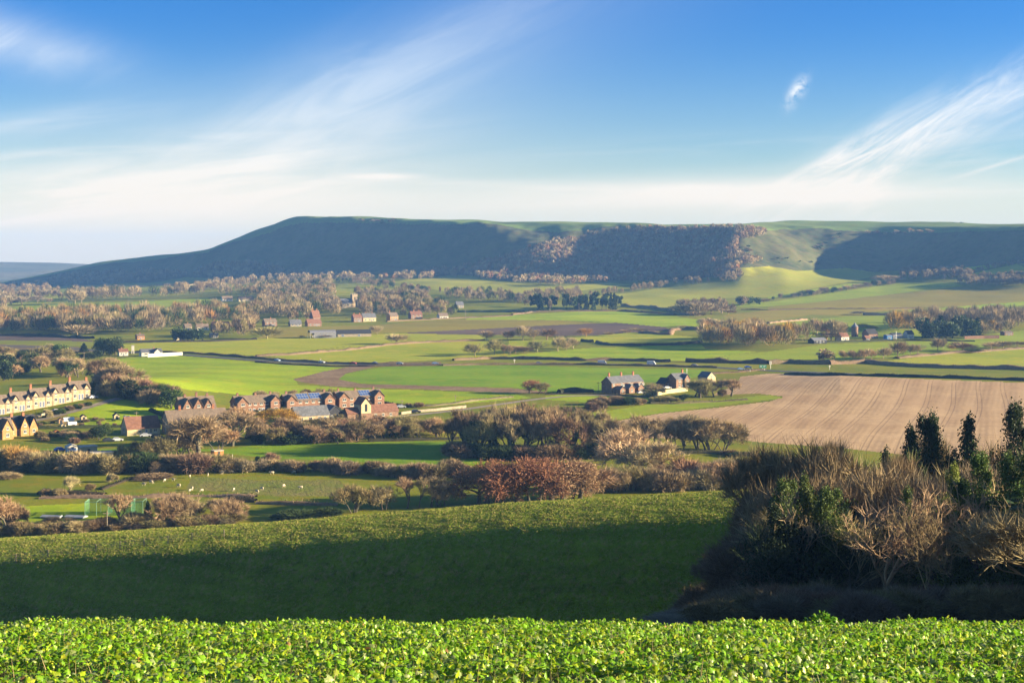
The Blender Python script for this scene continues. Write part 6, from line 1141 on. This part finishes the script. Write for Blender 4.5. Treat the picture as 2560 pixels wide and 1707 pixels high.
# ================= roads and vehicles =================
def strip(nm, label, pts, w, m, lift, cat='road'):
    G = [at(x, y) for x, y in pts]; C = [G[0]]
    for a, b in zip(G[:-1], G[1:]):
        k = max(2, int(np.hypot(*(b-a)[:2])/8)); C += [a+(b-a)*i/k for i in range(1, k+1)]
    C = np.array(C); 
    for _ in range(4): C[1:-1] = (C[:-2]+2*C[1:-1]+C[2:])/4
    T_ = nrm(np.gradient(C[:, :2], axis=0)); S_ = np.stack([-T_[:, 1], T_[:, 0]], 1); V_ = []
    for c, s in zip(C, S_):
        for q in (-.5, 0, .5): x_, y_ = c[0]+s[0]*w*q, c[1]+s[1]*w*q; V_.append((x_, y_, max(hgt(x_, y_), hgt(c[0], c[1]))+lift))
    n = len(C); i = np.arange(n-1); Q1 = np.concatenate([np.stack([i*3+k, i*3+k+1, i*3+k+4, i*3+k+3], 1) for k in (0, 1)])
    o = obj(nm, mesh_np(nm, V_, [Q1], m)); tag(o, label, cat, kind='structure'); return C
ROAD = strip('road', 'main road crossing the vale between hedges', [(-120, 861), (60, 866), (250, 876), (400, 884), (520, 892), (640, 901), (740, 906), (880, 911), (1000, 912), (1150, 911.5), (1300, 911), (1500, 911), (1640, 912.5), (1740, 916), (1820, 920), (1880, 925), (1960, 928), (2100, 933), (2300, 941), (2600, 953)], 8.5, M_['asph'], .12)
strip('lane', 'pale lane from the farm to the brick terrace', [(930, 1046), (1005, 1040), (1100, 1031), (1200, 1018), (1300, 1003), (1400, 990), (1520, 986), (1640, 994)], 4.5, M_['kerb'], .06)
strip('lane', 'lane curving past the stone terrace gardens', [(-30, 1073), (60, 1056), (150, 1036), (225, 1018), (262, 1006), (300, 996)], 4.5, M_['kerb'], .06)
mb = MB(); mbm = []
def carmesh(kind):
    if kind == 'van': body = [(-2.7, .35), (2.7, .35), (2.75, 1.0), (2.2, 1.35), (1.55, 2.3), (-2.6, 2.35), (-2.7, 2.2)]; glass = [(1.5, 1.35), (2.1, 1.35), (1.55, 2.1), (.9, 2.1)]; w = 1.0
    else: body = [(-2.05, .3), (2.05, .3), (2.1, .75), (1.1, .92), (.5, 1.38), (-1.0, 1.42), (-1.75, .98), (-2.1, .9)]; glass = [(-1.45, .98), (.95, .95), (.42, 1.33), (-.95, 1.36)]; w = .87
    b_ = MB(); pr = [(p, z) for p, z in body]; n = len(pr); V_ = [(p, -w*(1 if z < 1.0 or kind == 'van' else .8), z) for p, z in pr]+[(p, w*(1 if z < 1.0 or kind == 'van' else .8), z) for p, z in pr]
    b_.add(V_, [tuple(range(n)), tuple(range(2*n-1, n-1, -1))]+[((i+1) % n, i, n+i, n+(i+1) % n) for i in range(n)])
    g = MB()
    for s in (-1, 1): k = w*(.88 if kind != 'van' else 1.0)*s; g.prism([(p, z) for p, z in glass], k-.03, k+.03, 'y')
    if kind == 'car': g.add([(1.08, -.66, .94), (1.08, .66, .94), (.55, .6, 1.36), (.55, -.6, 1.36)], [(0,1,2,3)]); g.add([(-1.74, -.66, 1.0), (-1.74, .66, 1.0), (-1.06, .6, 1.4), (-1.06, -.6, 1.4)], [(0,3,2,1)])
    wl = MB(); wl.prism([(.33*math.cos(k*.52), .33+.33*math.sin(k*.52)) for k in range(12)], -.11, .11, 'y')
    hl = MB(); hl.box(-.05, .05, -.16, .16, -.08, .08)
    return b_, g.mesh('window', M_['glass']), wl.mesh('wheel', M_['tyre']), hl.mesh('headlight', M_['frame']), w
CM = {k: carmesh(k) for k in ('car', 'van')}
PAINT = {'white': (.6,.6,.6), 'silver': (.45,.47,.5), 'blue': (.04,.1,.4), 'dark': (.025,.03,.04), 'grey': (.18,.2,.21), 'lightblue': (.3,.42,.6), 'red': (.4,.03,.02)}
PM = {}
for k, c in PAINT.items(): PM[k] = simple(k+' car paint', c, rough=.25, var=.03, spec=.6)
BMC = {}
def car(kind, colr, P, heading, label, group=None):
    b_, gl, wh, hl, w = CM[kind]; key = (kind, colr)
    if key not in BMC: BMC[key] = b_.mesh('body', PM[colr])
    root = empty('van' if kind == 'van' else 'car', P, heading); tag(root, label, kind, group); obj('body', BMC[key], root); obj('window', gl, root)
    for x_ in ((-1.7, 1.75) if kind == 'van' else (-1.3, 1.3)):
        for s in (-1, 1): o = obj('wheel', wh, root); o.location = (x_, s*(w-.08), 0)
    for s in (-1, 1): o = obj('headlight', hl, root); o.location = (2.72 if kind == 'van' else 2.06, s*.6, .75 if kind == 'van' else .68)
    return root
def onroad(px, side=0.0):
    a = ROAD; pxs = 1280+F*a[:, 0]/a[:, 1]; i = int(np.argmin(np.abs(pxs-px))); t = nrm(a[min(i+1, len(a)-1), :2]-a[max(i-1, 0), :2]); X = (px-1280)/F*a[i, 1]; x_, y_ = X-t[1]*side, a[i, 1]+t[0]*side
    return np.array([x_, y_, hgt(x_, y_)+.16]), math.atan2(t[1], t[0])
RV = [('car', 'lightblue', 688, 'pale blue car at the left end of the road traffic'), ('car', 'silver', 800, 'silver car by a small signpost, second in the road traffic'), ('car', 'red', 880, 'dull red car, third from the left in the road traffic'), ('car', 'blue', 935, 'blue car above the bend of the stream bank'), ('car', 'silver', 998, 'silver car right of the bend of the stream bank'), ('car', 'lightblue', 1088, 'pale blue car where the roadside hedge thickens'),
      ('car', 'blue', 1347, 'deep blue car alone left of the two vans'), ('van', 'white', 1505, 'white van, left of the two on the road'), ('van', 'white', 1627, 'white van, right of the two on the road'), ('car', 'grey', 1733, 'grey car half hidden by the hedge right of the vans')]
for kd, cl_, px_, lb in RV:
    P, hd = onroad(px_, 1.9); car(kd, cl_, P, hd, lb, 'traffic on the main road')
for kd, cl_, (x_, y_), hd, lb in [('car', 'lightblue', (1852, 925), .1, 'pale blue car at the junction beside the bollards'), ('car', 'blue', (1870, 920), .1, 'blue car just behind the pale one at the junction'), ('car', 'white', (44, 1052), .7, 'white car on the lane in front of the terrace'), ('car', 'white', (141, 1031), .7, 'white car beside the round bush by the terrace'), ('car', 'lightblue', (79, 1044), 1.2, 'small pale blue car on the terrace lane'), ('car', 'silver', (232, 996), .9, 'silver car at the right end of the terrace'),
      ('car', 'dark', (271, 1104), .4, 'black car beside the big evergreen'), ('car', 'silver', (293, 1103), .4, 'silver car right of the black one by the evergreen'), ('car', 'silver', (364, 1092), .3, 'silver car parked in front of the red roofed hall'), ('car', 'dark', (392, 1095), .3, 'dark blue black car parked right of the hall'), ('car', 'blue', (151, 1128), .5, 'blue car in the yard left of the white shed'), ('car', 'lightblue', (183, 1130), .8, 'pale blue car in front of the white shed'),
      ('car', 'white', (808+8, 1047), .4, 'white car in front of the dark blue barn'), ('car', 'white', (878, 1029), .5, 'white car by the rightmost estate house'), ('car', 'white', (895, 1027), .5, 'white car against the cream gabled farm'), ('car', 'silver', (1003, 1020), .2, 'silver car behind the end of the red farm roof'), ('car', 'white', (1603, 984), .5, 'white car in front of the brick terrace annexes'), ('car', 'dark', (1040, 1032), .2, 'dark car on the lane beside the pale wall'), ('car', 'white', (1668, 972), .4, 'white car by the low garage')]:
    car(kd, cl_, at(x_, y_)+np.array([0, 0, .05]), hd, lb)
rr_ = R(17); its = []
for i in range(26):
    px_ = 2388+i*7.1+rr_.uniform(-1, 1); g = at(px_, 557.2+ (px_-2388)*.006, 1900); o = car('car', ['white', 'silver', 'dark', 'white', 'blue', 'white'][i % 6], g, rr_.uniform(0, 3.1), '', None); its.append((px_, o, ['white', 'silver', 'dark', 'white', 'blue', 'white'][i % 6]+' parked car'))
rowlabel(its, 'in the line on the hill crest', 'cars parked on the hill crest')
# ================= signs, poles, posts =================
def pole(tg, x, yb, yt, label, arm=True, m='postwood'):
    (a, b), (c, d) = Z(tg, [(x, yb), (x, yt)]); P = at(a, b); h = (b-d)*P[1]/F; root = empty('telegraph_pole' if arm else 'pole', P, .3); tag(root, label, 'pole'); r_ = max(.13, min(.22, P[1]/6000)); mb = MB(); mb.cyl(0, 0, -.5, h, r_, r_*.7, 8); mb.obj('pole', M_[m], root)
    if arm: mb = MB(); mb.box(-.9, .9, -.06, .06, h-.7, h-.55); mb.obj('crossarm', M_[m], root)
for a_ in [(2, 1925, 1100, 1005, 'tall pale pole at the right end of the village'), (3, 615, 1038, 948, 'tall pale pole in front of the dark pine row'), (4, 1163, 1062, 985, 'thin pole between the olive fields'), (1, 2290, 1190, 1100, 'pale pole at the edge of the lower wood'), (5, 1163, 575, 505, 'wooden pole on the green behind the hall'), (6, 1700, 435, 362, 'wooden pole right of the estate houses'), (6, 1245, 450, 405, 'short pole beside the bushes right of the estate'),
           (7, 735, 350, 252, 'pole left of the brick terrace'), (7, 1340-1280+1280, 1, 1, '')][:-1]: pole(*a_)
pole(5, 912, 1520, 1350, 'slim pole behind the brow before the sports ground'); pole(5, 215, 130, 45, 'pole in the wooded bank at the left', True); pole(5, 716, 75, 0, 'pole among shrubs left of the small white cottage'); pole(7, 1490, 215, 140, 'tall thin aerial mast behind the brick house', False, 'alu'); pole(4, 1177, 1280, 1205, 'thin mast beside the blue farm shed', False, 'alu'); pole(5, 1980, 925, 870, 'pale lamp post beside the brick hut', False, 'white')
def sign(nm, label, x, yb, yt, w_, hh, m, extra=None):
    P = at(x, yb); k = P[1]/F; h = (yb-yt)*k; root = empty(nm, P, .25); tag(root, label, 'sign'); mb = MB(); mb.cyl(0, 0, -.3, h, .09, n=8); mb.obj('post', M_['alu'], root); mb = MB(); mb.box(-w_/2, w_/2, -.16, -.1, h-hh, h); p_ = mb.obj('panel', M_[m], root)
    mb = MB(); 
    for q in (extra or []): mb.box(q[0], q[1], -.19, -.163, h-q[3], h-q[2])
    if extra: mb.obj('marking', M_['frame' if m == 'green' else 'dark'], p_)
sign('road_sign', 'white direction sign on a post at the road junction', 1926, 922, 903, 1.5, 2.0, 'white', [(-.5, .5, .35, .5), (-.5, .3, .9, 1.05), (-.5, .5, 1.4, 1.5)]); sign('road_sign', 'wide green direction sign left of the white sign', 1907, 924, 912, 4.6, 1.9, 'green', [(-1.9, -.4, .4, .6), (-1.9, -.6, 1.0, 1.2), (.3, 1.8, .4, .6), (.3, 1.4, 1.0, 1.2)])
sign('road_sign', 'small white sign by the road left of the two vans', 1286, 908, 898, 1.0, 1.2, 'white'); sign('road_sign', 'small buff sign beside the second car on the road', 801, 906, 896, .7, .8, 'cream'); sign('road_sign', 'tiny white sign above the hedge at the right', 2074, 924, 913, 1.0, 1.0, 'white'); sign('road_sign', 'yellow board beside the bushes at the left edge', 48, 1152, 1137, 1.1, 1.5, 'gold')
for x_, y_, lb in ((1863, 919, 'white bollard behind the pale blue junction car'), (1875, 929, 'white bollard in front of the blue junction car'), (1881, 926, 'reddish bollard right of the junction cars'), (1911, 926, 'white bollard under the green sign')):
    P = at(x_, y_); b_ = empty('bollard', P, 0); tag(b_, lb, 'bollard', 'bollards at the road junction'); mb = MB(); mb.cyl(0, 0, -.2, 1.0, .22, .2, 10); mb.obj('post', M_['white' if 'white' in lb else 'pot'], b_); mb = MB(); mb.cyl(0, 0, 1.003, 1.2, .26, .15, 10); mb.obj('cap', M_['frame'], b_)
# ================= sheep =================
def sheepmesh(graze):
    rings = [(-.62, .62, .05), (-.58, .66, .2), (-.4, .68, .3), (-.1, .66, .32), (.2, .68, .3), (.42, .72, .24), (.55, .74 if not graze else .6, .15), (.68, .84 if not graze else .35, .1), (.82, .88 if not graze else .16, .085), (.93, .82 if not graze else .07, .045)]
    V_, F_ = [], []; n = 10
    for x_, z_, r_ in rings: V_ += [(x_, r_*.8*math.cos(k*2*math.pi/n), z_+r_*math.sin(k*2*math.pi/n)) for k in range(n)]
    for i in range(len(rings)-1):
        for k in range(n): F_.append((i*n+k, i*n+(k+1) % n, (i+1)*n+(k+1) % n, (i+1)*n+k))
    F_ += [tuple(range(n-1, -1, -1)), tuple((len(rings)-1)*n+k for k in range(n))]
    mb = MB(); mb.add(V_, F_)
    for x_ in (-.42, .36):
        for y_ in (-.14, .14): mb.cyl(x_, y_, 0, .5, .035, .06, 6)
    for y_ in (-.1, .1): x_, z_ = (.78, .95) if not graze else (.75, .34); mb.add([(x_, y_*.6, z_-.02), (x_+.06, y_*.6, z_-.02), (x_, y_*1.7, z_+.02)], [(0,1,2), (0,2,1)])
    return mb.mesh('sheep', M_['sheep'], True)
SM = [sheepmesh(True), sheepmesh(False)]; items = []; rr_ = R(4)
spz = [(x/3.92, 1150+y/3.92) for x, y in [(1410,250),(1480,230),(1613,211),(1700,204),(1860,173),(2038,155),(2175,140),(2210,127),(2270,129),(2277,112),(1750,266),(1885,294),(1860,312),(1975,311),(2290,302)]]+[tuple(Z(6, [q])[0]) for q in [(135,1044),(325,1033),(235,1153),(380,1168),(50,1177),(10,1202)]]
for i, (x_, y_) in enumerate(spz):
    o = obj('sheep', SM[i % 3 == 0]); o.location = at(x_, y_); o.rotation_euler = (0, 0, rr_.uniform(0, 6.28)); s = rr_.uniform(.85, 1.1); o.scale = (s, s, s); o['category'] = 'sheep'; items.append((x_, o, 'white sheep'))
rowlabel(items, 'grazing the rough pasture', 'sheep on the rough pasture')
# ================= sky, sun, air, camera =================
w = bpy.data.worlds.new('World'); scene.world = w; w.use_nodes = True; nt = w.node_tree
for n in list(nt.nodes): nt.nodes.remove(n)
out = nt.nodes.new('ShaderNodeOutputWorld'); bg = nt.nodes.new('ShaderNodeBackground')
sky = nt.nodes.new('ShaderNodeTexSky'); sky.sky_type = 'NISHITA'; sky.sun_disc = False
sky.sun_elevation = SUN_EL; sky.sun_rotation = SUN_AZ; sky.altitude = 80; sky.air_density = 1.0; sky.dust_density = 0.35; sky.ozone_density = 2.2
tc = nt.nodes.new('ShaderNodeTexCoord'); sp = nt.nodes.new('ShaderNodeSeparateXYZ'); nt.links.new(tc.outputs['Generated'], sp.inputs[0])
dx, dy, dz = (N(nt, sp.outputs[i]) for i in range(3))
ysafe = dy.mx(0.05)
u = dx/ysafe; v = dz/ysafe              # tangent of bearing and of height above the horizon
fr = dy.ramp(0.02, 0.3)
def U(px): return (px-1280)/F
def Vv(py): return (YH-py)/F
def blob(px, py, ang, la, lb):
    """soft patch centred at a bearing; ang in degrees, half lengths in photo pixels"""
    c, s = math.cos(math.radians(ang)), math.sin(math.radians(ang))
    du = u - U(px); dv = v - Vv(py)
    a = (du*c + dv*s)*(F/la); b = (dv*c - du*s)*(F/lb)
    return ((a*a + b*b)*-1.0).exp()
def wisps(ang, sa, sb, seed, det=6, rough=.6, lo=.42, hi=.75, dist=.6):
    c, s = math.cos(math.radians(ang)), math.sin(math.radians(ang))
    a = (u*c + v*s)*sa; b = (v*c - u*s)*sb
    return noise(nt, vec(nt, a, b, seed), 1.0, det, rough, dist).ramp(lo, hi)
w1 = wisps(6, 5, 42, 1.3, lo=.3, hi=.72); w2 = wisps(24, 9, 40, 4.1, det=8, lo=.25, hi=.85, dist=1.2); w3 = wisps(30, 12, 60, 7.7, det=8, rough=.65, lo=.3, hi=.75, dist=1.3); w4 = wisps(2, 4, 60, 9.2, lo=.35, hi=.7)
big = noise(nt, vec(nt, u*4.0, v*9.0, 3.0), 1.0, 4, .55, .3)
cl = (v.ramp(0.075, 0.0))*0.62 + blob(200, 420, 3, 1100, 150)*0.22 + blob(1000, 260, 25, 900, 170)*.12
cl = cl + blob(300, 480, 4, 700, 75)*(w1*0.55+0.22) + blob(420, 420, 10, 620, 60)*w1*0.35
cl = cl + blob(250, 375, 6, 420, 26)*w4*0.6 + blob(130, 300, 8, 260, 30)*w1*0.4
cl = cl + blob(1010, 190, 33, 520, 130)*(w2*0.12+0.1) + blob(1180, 90, 24, 420, 60)*w2*0.06 + blob(700, 300, 22, 500, 110)*(w2*.25+.1)
cl = cl + blob(0, 100, -12, 250, 62)*(w2*0.5+0.35)
cl = cl + blob(2250, 345, 28, 420, 56)*(w3*0.75+0.1)*(big.ramp(.35, .6)*.6+.4) + blob(2480, 265, 22, 260, 60)*(w3*0.6+0.3) + blob(2400, 400, 8, 420, 50)*w1*0.55 + blob(2200, 430, 60, 130, 60)*w3*.45
cl = cl + blob(2080, 400, 33, 130, 22)*w3*0.5
cl = cl + blob(2140, 398, 24, 75, 3.2)*0.55 + blob(2495, 412, 17, 90, 5)*0.4
cl = cl + blob(1400, 465, -1, 900, 12)*w4*0.4 + blob(1900, 480, 1, 900, 40)*(w4*0.3+0.25) + blob(960, 441, 0, 90, 7)*0.5
cl = cl + blob(1800, 365, 3, 500, 25)*w4*0.3 + blob(1500, 500, 1, 1500, 60)*0.25
puff = noise(nt, vec(nt, u*110.0, v*110.0, 2.0), 1.0, 5, .65, .4).ramp(.3, .6)
cl = cl + blob(1996, 225, 60, 32, 15)*puff*1.1 + blob(1978, 250, 70, 28, 14)*puff*0.35
wide = noise(nt, tc.outputs['Generated'], 2.2, 5, .6, .5).ramp(.5, .8)
cl = (cl*fr + wide*(fr.rsub(1.0))*0.35)
cl = cl.clamp()
tint = mixc(nt, v.ramp(0.0, 0.19), SKY_LOW, SKY_HI)
tint = mixc(nt, v.ramp(0.4, 0.9), tint, (0.5, .68, .92))
skyc = mixc(nt, 1.0, sky.outputs[0], tint, 'MULTIPLY')
# haze near the horizon is paler than the clean model sky
clc = mixc(nt, v.ramp(0.0, 0.14), CLOUD_LOW, CLOUD_HI)
fin = mixc(nt, cl*0.92, skyc, clc)
nt.links.new(fin, bg.inputs[0]); bg.inputs[1].default_value = SKY_STR
nt.links.new(bg.outputs[0], out.inputs[0])
sl = bpy.data.lights.new('sun', 'SUN'); sl.energy = SUN_STR; sl.angle = math.radians(0.5); sl.color = (1.0, 0.81, 0.52)
so = bpy.data.objects.new('sun', sl); COL.objects.link(so)
so.rotation_euler = Vector(tuple(-SUN)).to_track_quat('-Z', 'Y').to_euler()
# air
if HAZE > 0:
    hm = bpy.data.materials.new('air'); hm.use_nodes = True; hn = hm.node_tree
    for n in list(hn.nodes):
        if n.type != 'OUTPUT_MATERIAL': hn.nodes.remove(n)
    pv = hn.nodes.new('ShaderNodeVolumePrincipled'); pv.inputs['Density'].default_value = HAZE; pv.inputs['Color'].default_value = HAZE_COL
    pv.inputs['Anisotropy'].default_value = 0.0
    hn.links.new(pv.outputs[0], [n for n in hn.nodes if n.type == 'OUTPUT_MATERIAL'][0].inputs['Volume'])
    mb = MB(); mb.box(-5000, 5000, -500, 7000, -82, 125); ho = mb.obj('haze', hm); tag(ho, 'thin blue haze filling the vale and paling the far hill', 'haze', kind='stuff')
cam = bpy.data.cameras.new('camera'); cam.lens = 50; cam.sensor_width = 36; cam.sensor_fit = 'HORIZONTAL'
cam.shift_y = -(853.5-YH)/2560; cam.clip_start = 0.3; cam.clip_end = 40000
co = bpy.data.objects.new('camera', cam); COL.objects.link(co); co.location = (0, 0, 0); co.rotation_euler = (math.pi/2, 0, 0); scene.camera = co
scene.view_settings.view_transform = 'Standard'; scene.view_settings.look = 'None'; scene.view_settings.gamma = 1
scene.view_settings.exposure = EXPO
scene.cycles.volume_bounces = 0; scene.cycles.max_bounces = 5; scene.cycles.diffuse_bounces = 2; scene.cycles.glossy_bounces = 2
scene.cycles.transmission_bounces = 3; scene.cycles.transparent_max_bounces = 8
# ================= final bookkeeping: whole far groups beyond 300 trees of a kind become one mass =================
def appsize(o): return o.scale[2]*F/max(o.location[1], 1)
def fullsize(o): return appsize(o)
groups_ = []
for items, where, group in ROWS:
    bt = [o for _, o, _ in items if o.name.split('.')[0] == 'bare_tree']
    groups_.append((float(np.median([appsize(o) for o in bt])) if bt else 1e9, len(bt), items, where, group))
total = sum(g[1] for g in groups_); groups_.sort(key=lambda g: g[0]); drop = []
for g in groups_:
    if total <= 298: break
    if g[1] == 0: continue
    drop.append(g); total -= g[1]
mv, mf_, mc, off_ = [], [[], []], [], 0
for g in drop:
    for _, o, _ in g[2]:
        if o.name.split('.')[0] != 'bare_tree': continue
        Mw = np.array(Matrix.Translation(o.location) @ o.rotation_euler.to_matrix().to_4x4() @ Matrix.Diagonal((*o.scale, 1)))
        for ch in ([o] if o.type == 'MESH' else list(o.children)):
            me = ch.data; co_ = np.empty(len(me.vertices)*3, dtype=np.float32); me.vertices.foreach_get('co', co_); co_ = co_.reshape(-1, 3) @ Mw[:3, :3].T + Mw[:3, 3]
            ls = np.empty(len(me.polygons), dtype=np.int32); me.polygons.foreach_get('loop_total', ls); vi = np.empty(len(me.loops), dtype=np.int32); me.loops.foreach_get('vertex_index', vi); st = np.concatenate([[0], np.cumsum(ls)[:-1]])
            for q, n_ in enumerate((3, 4)):
                k = np.where(ls == n_)[0]
                if len(k): mf_[q].append(vi[st[k][:, None]+np.arange(n_)[None]]+off_)
            c = np.array(ch.color[:3]); a = me.attributes.get('tint'); t = np.full(len(co_), .5, dtype=np.float32)
            if a: a.data.foreach_get('value', t)
            mv.append(co_); mc.append(c[None]*(.65+.7*t[:, None])); off_ += len(co_)
        for ch in list(o.children): bpy.data.objects.remove(ch)
        g[2][:] = [it for it in g[2] if it[1] is not o]; bpy.data.objects.remove(o)
if mv:
    me = mesh_np('distant_trees', np.concatenate(mv), [np.concatenate(f) if f else np.zeros((0, n_), int) for f, n_ in zip(mf_, (3, 4))], bpy.data.materials['wood mass']); ca_ = me.attributes.new('leafcol', 'FLOAT_COLOR', 'POINT')
    ca_.data.foreach_set('color', np.concatenate([np.concatenate(mc), np.ones((off_, 1))], 1).astype(np.float32).ravel()); tag(obj('distant_trees', me), 'small far bare trees scattered through the hedges and fields', 'trees', kind='stuff')
print('merged groups', [(round(g[0]), g[1], g[3]) for g in drop], 'left', total)
for items, where, group in ROWS:
    if items: dorow(items, where, group)
